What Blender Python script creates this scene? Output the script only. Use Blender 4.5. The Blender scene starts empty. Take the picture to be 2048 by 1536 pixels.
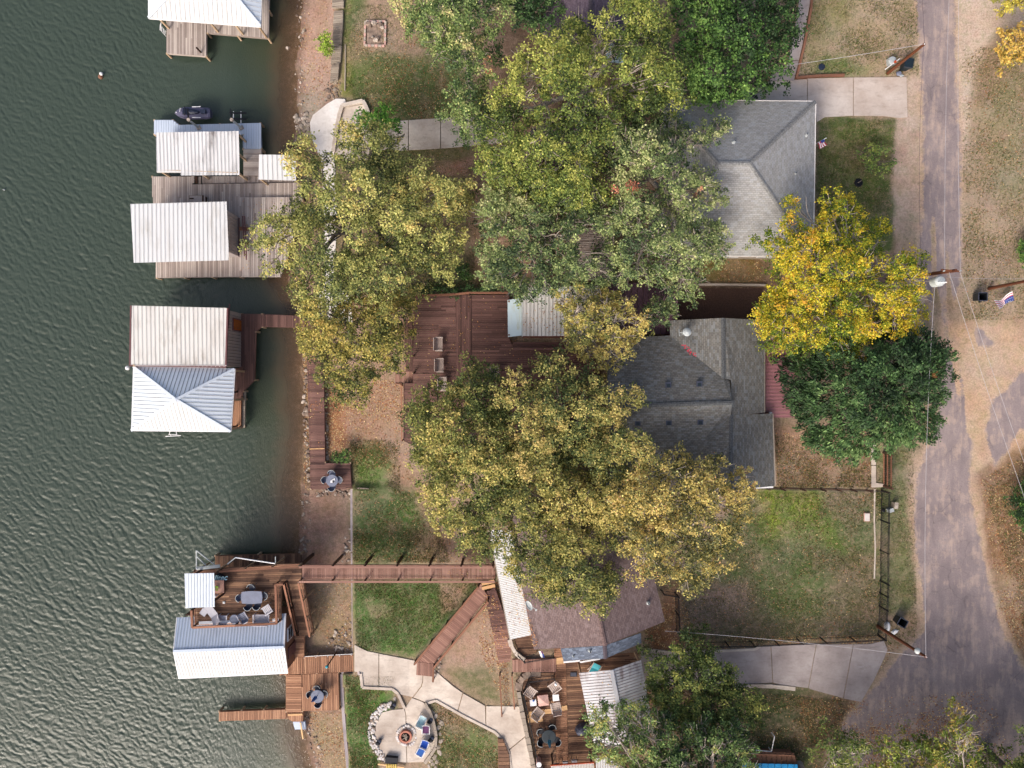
import bpy, bmesh, math, random
import numpy as np
from mathutils import Vector, Matrix

# ------------------------------------------------------------------ camera, sky, sun, exposure
SC = bpy.context.scene
H = 66.0            # camera height above the lake (m)
PPM = 24.0          # pixels of the 2048 px wide photograph per metre at lake level
cam = bpy.data.cameras.new("camera")
cam.sensor_width = 36.0
cam.lens = 36.0 * H / (2048.0 / PPM)
cam.clip_start = 0.5
cam.clip_end = 5000.0
camo = bpy.data.objects.new("camera", cam)
SC.collection.objects.link(camo)
camo.location = (0, 0, H)
SC.camera = camo

SUN_EL, SUN_AZ = 39.0, 213.0
world = bpy.data.worlds.new("World")
SC.world = world
world.use_nodes = True
wn = world.node_tree
sky = wn.nodes.new("ShaderNodeTexSky")
sky.sky_type = 'NISHITA'
sky.sun_disc = False
sky.sun_elevation = math.radians(SUN_EL)
sky.sun_rotation = math.radians(SUN_AZ)
sky.dust_density = 7.0
sky.air_density = 1.0
sky.ozone_density = 1.0
wn.links.new(sky.outputs[0], wn.nodes['Background'].inputs[0])
wn.nodes['Background'].inputs[1].default_value = 0.15
sl = bpy.data.lights.new("sun", 'SUN')
sl.energy = 1.5
sl.angle = math.radians(19)
sl.color = (1.0, 0.96, 0.91)
so = bpy.data.objects.new("sun", sl)
SC.collection.objects.link(so)
_d = Vector((math.sin(math.radians(SUN_AZ)) * math.cos(math.radians(SUN_EL)),
             math.cos(math.radians(SUN_AZ)) * math.cos(math.radians(SUN_EL)), math.sin(math.radians(SUN_EL))))
so.rotation_euler = _d.to_track_quat('Z', 'Y').to_euler()
so.location = _d * 120
SC.view_settings.view_transform = 'Standard'
SC.view_settings.look = 'None'
SC.view_settings.gamma = 1.0
SC.view_settings.use_curve_mapping = False
SC.view_settings.exposure = 0.46

# ------------------------------------------------------------------ helpers
rng = random.Random(7)
nr = np.random.default_rng(7)
COL = SC.collection

def W(px, py, z=0.0):
    k = (H - z) / H / PPM
    return Vector(((px - 1024) * k, (768 - py) * k, z))

def interp(x, xs, ys):
    return float(np.interp(x, xs, ys))

SHY = [-400, 0, 100, 200, 262, 330, 400, 560, 620, 700, 800, 900, 980, 1080, 1110, 1300, 1420, 1470, 1536, 2000]
SHX = [606, 603, 597, 596, 589, 598, 596, 578, 600, 606, 609, 610, 602, 598, 601, 608, 600, 610, 630, 660]
WLY = [975, 1300, 1344, 1345, 1536, 1800]
WLX = [703, 707, 707, 685, 699, 715]

def shore(py):
    py = np.asarray(py, float)
    return np.interp(py, SHY, SHX) + 3.5 * np.sin(py / 31.0) + 2.2 * np.sin(py / 12.3 + 1) + 1.2 * np.sin(py / 5.7)

def th_np(px, py):
    px = np.asarray(px, float); py = np.asarray(py, float)
    sh = shore(py)
    d = px - sh
    under = np.maximum(d * 0.0075, -0.45 + (d + 60) * 0.02)
    under = np.where(d < -60, np.maximum(-0.45 + (d + 60) * 0.02, -3.0), d * 0.0075)
    base = np.interp(px, [600, 640, 703, 830, 1000, 1100, 2048, 4000], [.05, .25, .6, 1.2, 2.4, 2.9, 3.3, 3.3])
    base = np.minimum(base, np.maximum(d, 0) * 0.012 + 0.0)
    wl = np.interp(py, WLY, WLX)
    beach = np.interp(d, [0, 100], [0.0, .55])
    south = np.clip((py - 965) / 14.0, 0, 1)
    lawn = np.maximum(base, 1.15)
    sb = np.where(px < wl + 1, np.minimum(beach, .6), lawn)
    land = base * (1 - south) + sb * south
    return np.where(d < 0, under, land)

def th(px, py):
    return float(th_np(px, py))

def G(px, py, dz=0.0):
    return W(px, py, th(px, py) + dz)

def s2l(c):
    return tuple((x / 255 / 12.92) if x / 255 <= 0.04045 else ((x / 255 + 0.055) / 1.055) ** 2.4 for x in c[:3])

# ---- materials
def newmat(name):
    m = bpy.data.materials.new(name)
    m.use_nodes = True
    nt = m.node_tree
    return m, nt, nt.nodes['Principled BSDF'], nt.nodes['Material Output']

def N(nt, t, **kw):
    n = nt.nodes.new(t)
    for k, v in kw.items():
        if k.startswith('i_'):
            key = k[2:]
            n.inputs[int(key) if key.isdigit() else key.replace('_', ' ')].default_value = v
        else:
            setattr(n, k, v)
    return n

def ramp(nt, stops):
    r = nt.nodes.new('ShaderNodeValToRGB')
    e = r.color_ramp.elements
    while len(e) < len(stops):
        e.new(0.5)
    for i, (p, c) in enumerate(stops):
        e[i].position = p
        e[i].color = (*c, 1)
    return r

def mix(nt, fac, a, b, mode='MIX'):
    m = nt.nodes.new('ShaderNodeMix')
    m.data_type = 'RGBA'
    m.blend_type = mode
    for sock, v in ((m.inputs[0], fac), (m.inputs[6], a), (m.inputs[7], b)):
        if hasattr(v, 'is_linked') or hasattr(v, 'links'):
            nt.links.new(v, sock)
        elif isinstance(v, (int, float)):
            sock.default_value = v
        else:
            sock.default_value = (*v[:3], 1)
    return m.outputs[2]

def noise(nt, vec, scale, detail=3, rough=.55):
    n = N(nt, 'ShaderNodeTexNoise')
    n.inputs['Scale'].default_value = scale
    n.inputs['Detail'].default_value = detail
    n.inputs['Roughness'].default_value = rough
    if vec is not None:
        nt.links.new(vec, n.inputs['Vector'])
    return n.outputs['Fac']

def maprange(nt, v, a, b, c=0.0, d=1.0):
    n = N(nt, 'ShaderNodeMapRange')
    n.inputs[1].default_value = a; n.inputs[2].default_value = b
    n.inputs[3].default_value = c; n.inputs[4].default_value = d
    nt.links.new(v, n.inputs[0])
    return n.outputs[0]

def math_(nt, op, a, b=None):
    n = N(nt, 'ShaderNodeMath', operation=op)
    for i, v in enumerate((a, b)):
        if v is None: continue
        if isinstance(v, (int, float)): n.inputs[i].default_value = v
        else: nt.links.new(v, n.inputs[i])
    return n.outputs[0]

def bump(nt, bs, h, strength=.4, dist=.02):
    b = N(nt, 'ShaderNodeBump')
    b.inputs['Strength'].default_value = strength
    b.inputs['Distance'].default_value = dist
    nt.links.new(h, b.inputs['Height'])
    nt.links.new(b.outputs[0], bs.inputs['Normal'])

def pos(nt):
    return N(nt, 'ShaderNodeNewGeometry').outputs['Position']

def simple(name, rgb, rough=.6, metal=0.0, var=.12, scale=3.0, spec=.4, bmp=0.0):
    """painted / plastic / stone surface with slight mottling"""
    m, nt, bs, out = newmat(name)
    c = s2l(rgb)
    p = pos(nt)
    f = noise(nt, p, scale, 4, .6)
    oi = N(nt, 'ShaderNodeObjectInfo').outputs['Random']
    a = tuple(x * (1 - var * 1.6) for x in c); b = tuple(min(1, x * (1 + var * 1.2)) for x in c)
    col = mix(nt, maprange(nt, f, .3, .7), a, b)
    col = mix(nt, maprange(nt, oi, 0, 1, 0, var * 1.5), col, a)
    nt.links.new(col, bs.inputs['Base Color'])
    bs.inputs['Roughness'].default_value = rough
    bs.inputs['Metallic'].default_value = metal
    bs.inputs['Specular IOR Level'].default_value = spec
    if bmp: bump(nt, bs, noise(nt, p, scale * 6, 4), bmp, .02)
    return m

def wood(name, cols, rough=.75, streak=.5, big=.35):
    """boards: colour per board, long grain, worn blotches"""
    m, nt, bs, out = newmat(name)
    oi = N(nt, 'ShaderNodeObjectInfo')
    tc = N(nt, 'ShaderNodeTexCoord')
    r = ramp(nt, [(i / max(1, len(cols) - 1), s2l(c)) for i, c in enumerate(cols)])
    mp = N(nt, 'ShaderNodeMapping')
    mp.inputs['Scale'].default_value = (5, 5, 1)
    nt.links.new(tc.outputs['Object'], mp.inputs['Vector'])
    cx = N(nt, 'ShaderNodeCombineXYZ')
    nt.links.new(math_(nt, 'MULTIPLY', oi.outputs['Random'], 97.0), cx.inputs[2])
    nt.links.new(cx.outputs[0], mp.inputs['Location'])
    g = noise(nt, mp.outputs[0], 1.6, 5, .65)
    p = pos(nt)
    bg = noise(nt, p, .6, 5, .65)
    v = math_(nt, 'ADD', math_(nt, 'MULTIPLY', oi.outputs['Random'], .6), math_(nt, 'MULTIPLY', g, streak))
    v = math_(nt, 'ADD', v, math_(nt, 'MULTIPLY', math_(nt, 'SUBTRACT', bg, .5), big * 2))
    nt.links.new(v, r.inputs[0])
    nt.links.new(r.outputs[0], bs.inputs['Base Color'])
    bs.inputs['Roughness'].default_value = rough
    bs.inputs['Specular IOR Level'].default_value = .3
    bump(nt, bs, g, .3, .01)
    return m

def metal_sheet(name, rgb, stain=(150, 140, 125), amt=.35, rough=.55, metal=.0):
    m, nt, bs, out = newmat(name)
    p = pos(nt)
    mp = N(nt, 'ShaderNodeMapping'); mp.inputs['Scale'].default_value = (1.5, .35, 1)
    nt.links.new(p, mp.inputs['Vector'])
    n1 = noise(nt, mp.outputs[0], 1.1, 6, .65)
    n2 = noise(nt, p, .35, 3, .5)
    oi = N(nt, 'ShaderNodeObjectInfo').outputs['Random']
    f = math_(nt, 'MULTIPLY', maprange(nt, n1, .5, .78), maprange(nt, n2, .35, .65))
    f = math_(nt, 'MULTIPLY', f, amt * 2)
    base = mix(nt, maprange(nt, oi, 0, 1, 0, .12), s2l(rgb), tuple(x * .75 for x in s2l(rgb)))
    col = mix(nt, f, base, s2l(stain))
    nt.links.new(col, bs.inputs['Base Color'])
    bs.inputs['Roughness'].default_value = rough
    bs.inputs['Metallic'].default_value = metal
    bs.inputs['Specular IOR Level'].default_value = .3
    bump(nt, bs, n1, .08, .01)
    return m

def shingle(name, cols, tint=(100, 120, 135), blot=.25, w=.26, h=.14, lo=.4):
    """asphalt shingles: courses and tabs laid out in the roof's own UV metres"""
    m, nt, bs, out = newmat(name)
    uv = N(nt, 'ShaderNodeUVMap').outputs[0]
    bk = N(nt, 'ShaderNodeTexBrick')
    bk.offset = .5; bk.squash = 1
    bk.inputs['Scale'].default_value = 1.0
    bk.inputs['Brick Width'].default_value = w
    bk.inputs['Row Height'].default_value = h
    bk.inputs['Mortar Size'].default_value = .012
    bk.inputs['Mortar Smooth'].default_value = .3
    bk.inputs['Bias'].default_value = 0
    bk.inputs['Color1'].default_value = (*s2l(cols[0]), 1)
    bk.inputs['Color2'].default_value = (*s2l(cols[1]), 1)
    bk.inputs['Mortar'].default_value = (*(x * lo for x in s2l(cols[0])), 1)
    nt.links.new(uv, bk.inputs['Vector'])
    wn_ = N(nt, 'ShaderNodeTexWhiteNoise'); wn_.noise_dimensions = '2D'
    sx = N(nt, 'ShaderNodeSeparateXYZ'); nt.links.new(uv, sx.inputs[0])
    fx = math_(nt, 'FLOOR', math_(nt, 'DIVIDE', sx.outputs[0], w))
    fy = math_(nt, 'FLOOR', math_(nt, 'DIVIDE', sx.outputs[1], h))
    cx = N(nt, 'ShaderNodeCombineXYZ'); nt.links.new(fx, cx.inputs[0]); nt.links.new(fy, cx.inputs[1])
    nt.links.new(cx.outputs[0], wn_.inputs['Vector'])
    c = mix(nt, maprange(nt, wn_.outputs['Value'], .6, 1, 0, .5), bk.outputs['Color'], s2l(tint))
    c = mix(nt, maprange(nt, wn_.outputs['Value'], 0, .3, .35, 0), c, tuple(x * .45 for x in s2l(cols[0])))
    p = pos(nt)
    b1 = noise(nt, p, .5, 5, .6)
    c = mix(nt, maprange(nt, b1, .5, .75, 0, blot), c, tuple(x * .5 for x in s2l(cols[0])))
    b2 = noise(nt, p, 14, 3, .7)
    c = mix(nt, maprange(nt, b2, .3, .7, 0, .3), c, tuple(min(1, x * 1.5) for x in s2l(cols[1])))
    nt.links.new(c, bs.inputs['Base Color'])
    bs.inputs['Roughness'].default_value = .9
    bs.inputs['Specular IOR Level'].default_value = .2
    hh = math_(nt, 'SUBTRACT', maprange(nt, b2, 0, 1, 0, .4), bk.outputs['Fac'])
    bump(nt, bs, hh, .6, .014)
    return m

def concrete(name, rgb, dark=(140, 120, 105)):
    m, nt, bs, out = newmat(name)
    p = pos(nt)
    a = noise(nt, p, .5, 6, .6); b = noise(nt, p, 6, 5, .7)
    c = mix(nt, maprange(nt, a, .38, .68, 0, .85), s2l(rgb), s2l(dark))
    mp_ = N(nt, 'ShaderNodeMapping'); mp_.inputs['Scale'].default_value = (.6, 1.6, 1); nt.links.new(p, mp_.inputs['Vector'])
    c = mix(nt, maprange(nt, noise(nt, mp_.outputs[0], 1.6, 7, .7), .52, .72, 0, .55), c, tuple(x * .62 for x in s2l(dark)))
    c = mix(nt, maprange(nt, b, .3, .7, 0, .22), c, tuple(x * .6 for x in s2l(dark)))
    oi = N(nt, 'ShaderNodeObjectInfo').outputs['Random']
    c = mix(nt, maprange(nt, oi, 0, 1, 0, .15), c, s2l(dark))
    nt.links.new(c, bs.inputs['Base Color'])
    bs.inputs['Roughness'].default_value = .85
    bump(nt, bs, b, .25, .01)
    return m

M = {}
M['red_wood'] = wood('maroon_stained_wood', [(64, 46, 43), (92, 66, 61), (110, 80, 74), (138, 104, 96)], streak=.4, big=.2)
M['brown_wood'] = wood('dark_brown_deck_wood', [(46, 33, 28), (84, 60, 48), (116, 86, 68), (162, 126, 98)], streak=.6, big=.35)
M['rust_wood'] = wood('rust_rail_wood', [(98, 66, 52), (136, 94, 74), (166, 120, 96)], streak=.4, big=.2)
M['tan_wood'] = wood('orange_brown_dock_wood', [(88, 62, 48), (134, 96, 74), (160, 118, 92), (188, 146, 116)], streak=.5, big=.25)
M['pink_wood'] = wood('rosy_weathered_wood', [(112, 80, 70), (142, 106, 94), (174, 136, 122)], streak=.4, big=.2)
M['gray_wood'] = wood('silvered_dock_wood', [(112, 100, 96), (148, 136, 130), (176, 164, 158), (198, 188, 180)], streak=.5, big=.25)
M['old_wood'] = wood('grey_rotten_wood', [(95, 85, 78), (140, 128, 116), (172, 160, 145)], streak=.5)
M['new_wood'] = wood('fresh_yellow_pine', [(180, 138, 98), (205, 165, 120), (220, 184, 140)], streak=.4)
M['dark_wood'] = wood('dark_post_wood', [(45, 32, 26), (66, 46, 36), (90, 66, 52)])  # very dark brown timber for posts and pilings
M['pale_post'] = wood('pale_treated_post', [(140, 118, 95), (176, 152, 125), (195, 172, 146)])
M['teak'] = wood('weathered_teak_slats', [(140, 124, 118), (172, 156, 148), (198, 184, 176)], streak=.4, big=.1)
M['white_metal'] = metal_sheet('white_roof_metal', (205, 206, 208), amt=.3)
M['stained_white'] = metal_sheet('stained_white_roof_metal', (204, 204, 206), (104, 96, 94), .8)
M['cream_metal'] = metal_sheet('cream_roof_metal', (205, 203, 200), (135, 118, 104), .45)
M['blue_metal'] = metal_sheet('galvanised_and_shaded_slope_metal', (184, 196, 214), (130, 140, 160), .3)
M['pale_metal'] = metal_sheet('pale_blue_and_shaded_slope_metal', (206, 214, 224), (150, 160, 175), .3)
M['rust_white'] = metal_sheet('old_white_porch_metal', (190, 190, 196), (110, 84, 84), .8)
M['red_metal'] = metal_sheet('dusty_rose_awning_metal', (168, 118, 124), (120, 84, 88), .3, .55, .1)
M['plum_metal'] = metal_sheet('dull_plum_roof_metal', (92, 66, 76), (62, 44, 50), .4, .6, .1)
M['wall_metal'] = metal_sheet('ribbed_wall_metal', (172, 162, 160), (120, 108, 100), .3, .5, .1)
M['fiberglass'] = metal_sheet('yellowed_fibreglass_sheet', (186, 204, 212), (170, 160, 92), 1.0, .5, 0)
M['maroon_trim'] = simple('maroon_trim', (98, 62, 64), .5)
M['shingle_gray'] = shingle('light_grey_shingles', [(140, 139, 139), (156, 155, 153)], (160, 165, 172), .25, lo=.6)
M['shingle_dark'] = shingle('dark_slate_shingles', [(92, 91, 89), (116, 113, 108)], (128, 136, 142), .2)
M['shingle_brown'] = shingle('mauve_brown_shingles', [(100, 85, 85), (120, 103, 102)], (134, 120, 122), .15, lo=.55)
M['shingle_blue'] = shingle('blue_grey_shingles', [(72, 80, 96), (98, 106, 122)], (130, 145, 168), .1)
M['shingle_plum'] = shingle('dark_plum_shingles', [(88, 76, 88), (104, 92, 104)], (120, 108, 120), .15, lo=.6)
M['concrete'] = concrete('worn_pale_concrete', (208, 197, 186), (162, 146, 134))
M['concrete_pink'] = concrete('rosy_driveway_concrete', (206, 195, 187), (174, 156, 144))
M['concrete_gray'] = concrete('shaded_grey_concrete', (176, 166, 164), (136, 124, 122))
M['concrete_white'] = concrete('white_patio_concrete', (228, 224, 222), (190, 182, 176))
M['seawall'] = concrete('seawall_cap', (178, 168, 172), (128, 118, 124))
M['black_metal'] = simple('black_iron', (28, 28, 34), .45, .3, .1)
M['white_paint'] = simple('white_paint', (225, 225, 228), .5, 0, .05)
M['gray_plastic'] = simple('grey_blue_outdoor_mesh', (112, 118, 138), .6, 0, .1)
M['gray_dark'] = simple('charcoal_mesh', (62, 66, 82), .6)
M['wicker'] = wood('grey_white_wicker', [(130, 128, 140), (165, 163, 172), (196, 194, 200)], streak=.5, big=.1)
M['black_plastic'] = simple('black_green_plastic', (28, 40, 48), .4)
M['bin_inside'] = simple('dark_plastic_inside', (14, 20, 26), .6)
M['black_cloth'] = simple('black_cloth', (22, 24, 34), .7)
M['navy'] = simple('blue_cloth', (40, 92, 170), .6)
M['royal'] = simple('royal_blue_cloth', (60, 112, 210), .6)
M['deep_blue'] = simple('deep_blue_cloth', (20, 84, 160), .6)
M['teal'] = simple('teal_cloth', (60, 160, 176), .6)
M['lightblue'] = simple('pale_aqua_cloth', (190, 222, 226), .6)
M['purple'] = simple('plum_cloth', (92, 42, 92), .6)
M['flag_red'] = simple('flag_red', (176, 56, 72), .7)
M['flag_blue'] = simple('flag_blue', (44, 62, 130), .7)
M['orange_glass'] = simple('amber_window_glass', (160, 92, 40), .2)
M['glass'] = simple('dark_window_glass', (50, 60, 70), .08, spec=.8)
M['stone'] = simple('pale_limestone', (190, 176, 164), .85, 0, .35, 5, bmp=.5)
M['white_stone'] = simple('pale_grey_stone', (206, 200, 198), .85, 0, .25, 5, bmp=.5)
M['rock'] = simple('brown_grey_rock', (140, 122, 110), .9, 0, .35, 4, bmp=.5)
M['clay'] = simple('terracotta_ring', (176, 116, 98), .8, 0, .15)
M['ash'] = simple('charred_ash', (40, 34, 32), .95)
M['siding'] = simple('brown_siding', (120, 84, 66), .7)
M['siding_gray'] = simple('beige_grey_siding', (150, 138, 126), .7)
M['brick'] = simple('red_brown_brick', (112, 66, 56), .85, 0, .2, 8, bmp=.4)
M['pole'] = wood('utility_pole_timber', [(60, 34, 24), (86, 48, 32), (110, 66, 42)])
M['bark'] = simple('grey_bark', (118, 108, 98), .9, 0, .35, 5, bmp=.6)
M['bark_pale'] = simple('pale_twig_bark', (176, 164, 154), .9, 0, .25, 6)
M['bark_dark'] = simple('dark_bark', (70, 58, 52), .9, 0, .35, 5, bmp=.6)
M['hull'] = simple('dark_violet_grey_hull', (84, 82, 106), .35, 0, .08, spec=.6)
M['hull_dark'] = simple('navy_black_seat', (34, 42, 62), .5)
M['orange'] = simple('orange_paint', (206, 84, 34), .5)
M['pink_tile'] = simple('pale_rose_table', (196, 158, 148), .6)
M['gray_box'] = simple('pale_grey_utility_box', (172, 178, 180), .5)
M['wire'] = simple('bare_wire', (172, 168, 172), .5)
M['wire_dark'] = simple('dark_wire', (70, 60, 74), .5)
M['cap_gray'] = simple('grey_ridge_shingle', (132, 132, 132), .9, 0, .3, 9, bmp=.4)
M['cap_dark'] = simple('slate_ridge_shingle', (88, 90, 92), .9, 0, .35, 9, bmp=.4)
M['cap_brown'] = simple('mauve_ridge_shingle', (114, 94, 92), .9, 0, .3, 9, bmp=.4)
M['cap_plum'] = simple('plum_ridge_shingle', (80, 72, 82), .9, 0, .3, 9, bmp=.4)
M['cyan_roof'] = simple('bright_cyan_sheet', (30, 130, 190), .5)
M['yellow_wood'] = simple('split_firewood', (196, 172, 92), .8)
M['gravel_brown'] = simple('dark_gravel_roof', (98, 74, 64), .95, 0, .3, 12, bmp=.6)
M['green_leaf'] = simple('bright_leaf_green', (120, 160, 50), .6)
M['teal_glass'] = simple('teal_umbrella_cloth', (40, 120, 150), .5)

# ---- leaves
def leafmat(name):
    m, nt, bs, out = newmat(name)
    at = N(nt, 'ShaderNodeAttribute', attribute_name='leafcol')
    nt.links.new(at.outputs['Color'], bs.inputs['Base Color'])
    bs.inputs['Roughness'].default_value = .5
    bs.inputs['Specular IOR Level'].default_value = .2
    tr = N(nt, 'ShaderNodeBsdfTranslucent')
    nt.links.new(at.outputs['Color'], tr.inputs['Color'])
    ms = N(nt, 'ShaderNodeMixShader'); ms.inputs[0].default_value = .32
    nt.links.new(bs.outputs[0], ms.inputs[1]); nt.links.new(tr.outputs[0], ms.inputs[2])
    nt.links.new(ms.outputs[0], out.inputs['Surface'])
    return m
M['leaf'] = leafmat('leaf')

# ---- object helpers
def tag(o, label=None, cat=None, group=None, kind=None):
    if label: o['label'] = label
    if cat: o['category'] = cat
    if group: o['group'] = group
    if kind: o['kind'] = kind
    return o

def thing(name, label, cat, loc, rot=0.0, group=None):
    o = bpy.data.objects.new(name, None)
    o.empty_display_size = .3
    COL.objects.link(o)
    o.location = loc
    o.rotation_euler = (0, 0, rot)
    return tag(o, label, cat, group)

def link(name, me, parent=None):
    o = bpy.data.objects.new(name, me)
    COL.objects.link(o)
    if parent is not None: o.parent = parent
    return o

def wloc(o):
    v = Vector((0, 0, 0))
    while o is not None:
        v = v + o.location
        o = o.parent
    return v

UM = {}
def unit(mat):
    if mat not in UM:
        me = bpy.data.meshes.new('board')
        v = [(x, y, z) for x in (-.5, .5) for y in (-.5, .5) for z in (-.5, .5)]
        f = [(0, 1, 3, 2), (4, 6, 7, 5), (0, 4, 5, 1), (2, 3, 7, 6), (0, 2, 6, 4), (1, 5, 7, 3)]
        me.from_pydata(v, [], f)
        me.materials.append(M[mat])
        UM[mat] = me
    return UM[mat]

def beam(name, a, b, w, h, mat, parent=None, up=Vector((0, 0, 1))):
    """a box from a to b (world), w wide, h deep; parents must be unrotated"""
    a = Vector(a); b = Vector(b)
    d = b - a
    L = max(d.length, 1e-4)
    x = d / L
    u = up if abs(x.dot(up)) < .98 else Vector((0, 1, 0))
    y = u.cross(x).normalized()
    z = x.cross(y)
    o = link(name, unit(mat), parent)
    R = Matrix((x, y, z)).transposed()
    c = (a + b) / 2 - (wloc(parent) if parent is not None else Vector())
    o.location = c
    o.rotation_euler = R.to_euler()
    o.scale = (L, w, h)
    return o

class MB:
    """collects shapes into one mesh"""
    def __init__(s): s.v = []; s.f = []; s.m = []; s.mats = []
    def mi(s, mat):
        if mat not in s.mats: s.mats.append(mat)
        return s.mats.index(mat)
    def add(s, vs, fs, mat):
        k = len(s.v); i = s.mi(mat)
        s.v += [tuple(p) for p in vs]
        s.f += [tuple(k + j for j in f) for f in fs]
        s.m += [i] * len(fs)
    def box(s, c, size, mat, rz=0.0, tilt=None):
        x, y, z = (q / 2 for q in size)
        R = Matrix.Rotation(rz, 3, 'Z')
        if tilt: R = R @ Matrix.Rotation(tilt[1], 3, tilt[0])
        vs = [Vector(c) + R @ Vector((i * x, j * y, k * z)) for i in (-1, 1) for j in (-1, 1) for k in (-1, 1)]
        s.add(vs, [(0, 1, 3, 2), (4, 6, 7, 5), (0, 4, 5, 1), (2, 3, 7, 6), (0, 2, 6, 4), (1, 5, 7, 3)], mat)
    def bar(s, a, b, w, h, mat):
        a = Vector(a); b = Vector(b); x = (b - a).normalized()
        u = Vector((0, 0, 1)) if abs(x.z) < .98 else Vector((0, 1, 0))
        y = u.cross(x).normalized() * w / 2; z = x.cross(y).normalized() * h / 2
        vs = [a - y - z, a - y + z, a + y - z, a + y + z, b - y - z, b - y + z, b + y - z, b + y + z]
        s.add(vs, [(0, 1, 3, 2), (4, 6, 7, 5), (0, 4, 5, 1), (2, 3, 7, 6), (0, 2, 6, 4), (1, 5, 7, 3)], mat)
    def tube(s, pts, r0, r1, mat, n=6, caps=True):
        pts = [Vector(p) for p in pts]
        k = len(pts); vs = []; fs = []
        for i, p in enumerate(pts):
            d = (pts[min(i + 1, k - 1)] - pts[max(i - 1, 0)]).normalized()
            u = Vector((0, 0, 1)) if abs(d.z) < .95 else Vector((1, 0, 0))
            a = u.cross(d).normalized(); b = d.cross(a)
            r = r0 + (r1 - r0) * i / max(1, k - 1)
            for j in range(n):
                t = 2 * math.pi * j / n
                vs.append(p + a * math.cos(t) * r + b * math.sin(t) * r)
        for i in range(k - 1):
            for j in range(n):
                fs.append((i * n + j, i * n + (j + 1) % n, (i + 1) * n + (j + 1) % n, (i + 1) * n + j))
        if caps:
            fs.append(tuple(range(n))[::-1]); fs.append(tuple((k - 1) * n + j for j in range(n)))
        s.add(vs, fs, mat)
    def lathe(s, c, prof, mat, n=16, sx=1, sy=1, rz=0):
        vs = []; fs = []
        R = Matrix.Rotation(rz, 3, 'Z')
        for r, z in prof:
            for j in range(n):
                t = 2 * math.pi * j / n
                vs.append(Vector(c) + R @ Vector((r * sx * math.cos(t), r * sy * math.sin(t), z)))
        for i in range(len(prof) - 1):
            for j in range(n):
                fs.append((i * n + j, i * n + (j + 1) % n, (i + 1) * n + (j + 1) % n, (i + 1) * n + j))
        fs.append(tuple((len(prof) - 1) * n + j for j in range(n)))
        s.add(vs, fs, mat)
    def prism(s, pts, z0, z1, mat):
        n = len(pts)
        vs = [(p[0], p[1], z0) for p in pts] + [(p[0], p[1], z1) for p in pts]
        fs = [tuple(range(n, 2 * n)), tuple(range(n))[::-1]] + [(i, (i + 1) % n, n + (i + 1) % n, n + i) for i in range(n)]
        s.add(vs, fs, mat)
    def blob(s, c, r, mat, sq=(1, 1, .6), seed=0, rz=0):
        rr = random.Random(seed)
        R = Matrix.Rotation(rz, 3, 'Z')
        vs = []
        rings = [(-.85, .5), (-.35, .95), (.3, .95), (.8, .6)]
        n = 6
        for z, q in rings:
            for j in range(n):
                t = 2 * math.pi * (j + .25 * rr.random()) / n
                k = r * q * rr.uniform(.78, 1.15)
                vs.append(Vector(c) + R @ Vector((k * math.cos(t) * sq[0], k * math.sin(t) * sq[1], z * r * sq[2])))
        fs = [tuple(range(n))[::-1], tuple(range(18, 24))]
        for i in range(3):
            for j in range(n):
                fs.append((i * n + j, i * n + (j + 1) % n, (i + 1) * n + (j + 1) % n, (i + 1) * n + j))
        s.add(vs, fs, mat)
    def build(s, name, parent=None, loc=None, fix=True, smooth=False):
        me = bpy.data.meshes.new(name)
        off = Vector(loc) if loc is not None else (wloc(parent) if (parent is not None and fix) else Vector())
        me.from_pydata([tuple(Vector(p) - off) for p in s.v], [], s.f)
        for q in s.mats: me.materials.append(M[q])
        me.polygons.foreach_set('material_index', s.m)
        if smooth: me.polygons.foreach_set('use_smooth', [True] * len(me.polygons))
        bm = bmesh.new(); bm.from_mesh(me)
        bmesh.ops.recalc_face_normals(bm, faces=bm.faces)
        bm.to_mesh(me); bm.free()
        o = link(name, me, parent)
        if loc is not None: o.location = off
        return o

def copy_tree(root, loc, rot=None, label=None):
    r = root.copy(); COL.objects.link(r); r.location = loc
    if rot is not None: r.rotation_euler = (0, 0, rot)
    if label: r['label'] = label
    for ch in list(root.children):
        c = ch.copy(); COL.objects.link(c); c.parent = r
        for g in ch.children:
            d = g.copy(); COL.objects.link(d); d.parent = c
    return r

def np_mesh(name, verts, quads, mat, smooth=False):
    me = bpy.data.meshes.new(name)
    nv = len(verts); nf = len(quads); k = quads.shape[1]
    me.vertices.add(nv); me.vertices.foreach_set('co', np.ascontiguousarray(verts, np.float32).ravel())
    me.loops.add(nf * k); me.loops.foreach_set('vertex_index', quads.astype(np.int32).ravel())
    me.polygons.add(nf); me.polygons.foreach_set('loop_start', np.arange(nf, dtype=np.int32) * k)
    try: me.polygons.foreach_set('loop_total', np.full(nf, k, np.int32))
    except Exception: pass
    if smooth: me.polygons.foreach_set('use_smooth', np.ones(nf, bool))
    me.update(calc_edges=True)
    me.materials.append(M[mat] if isinstance(mat, str) else mat)
    return me

def point_color(me, name, rgb):
    a = me.color_attributes.new(name, 'FLOAT_COLOR', 'POINT')
    c = np.ones((len(rgb), 4), np.float32); c[:, :3] = rgb
    a.data.foreach_set('color', c.ravel())

def point_float(me, name, v):
    a = me.attributes.new(name, 'FLOAT', 'POINT')
    a.data.foreach_set('value', np.ascontiguousarray(v, np.float32))

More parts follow.
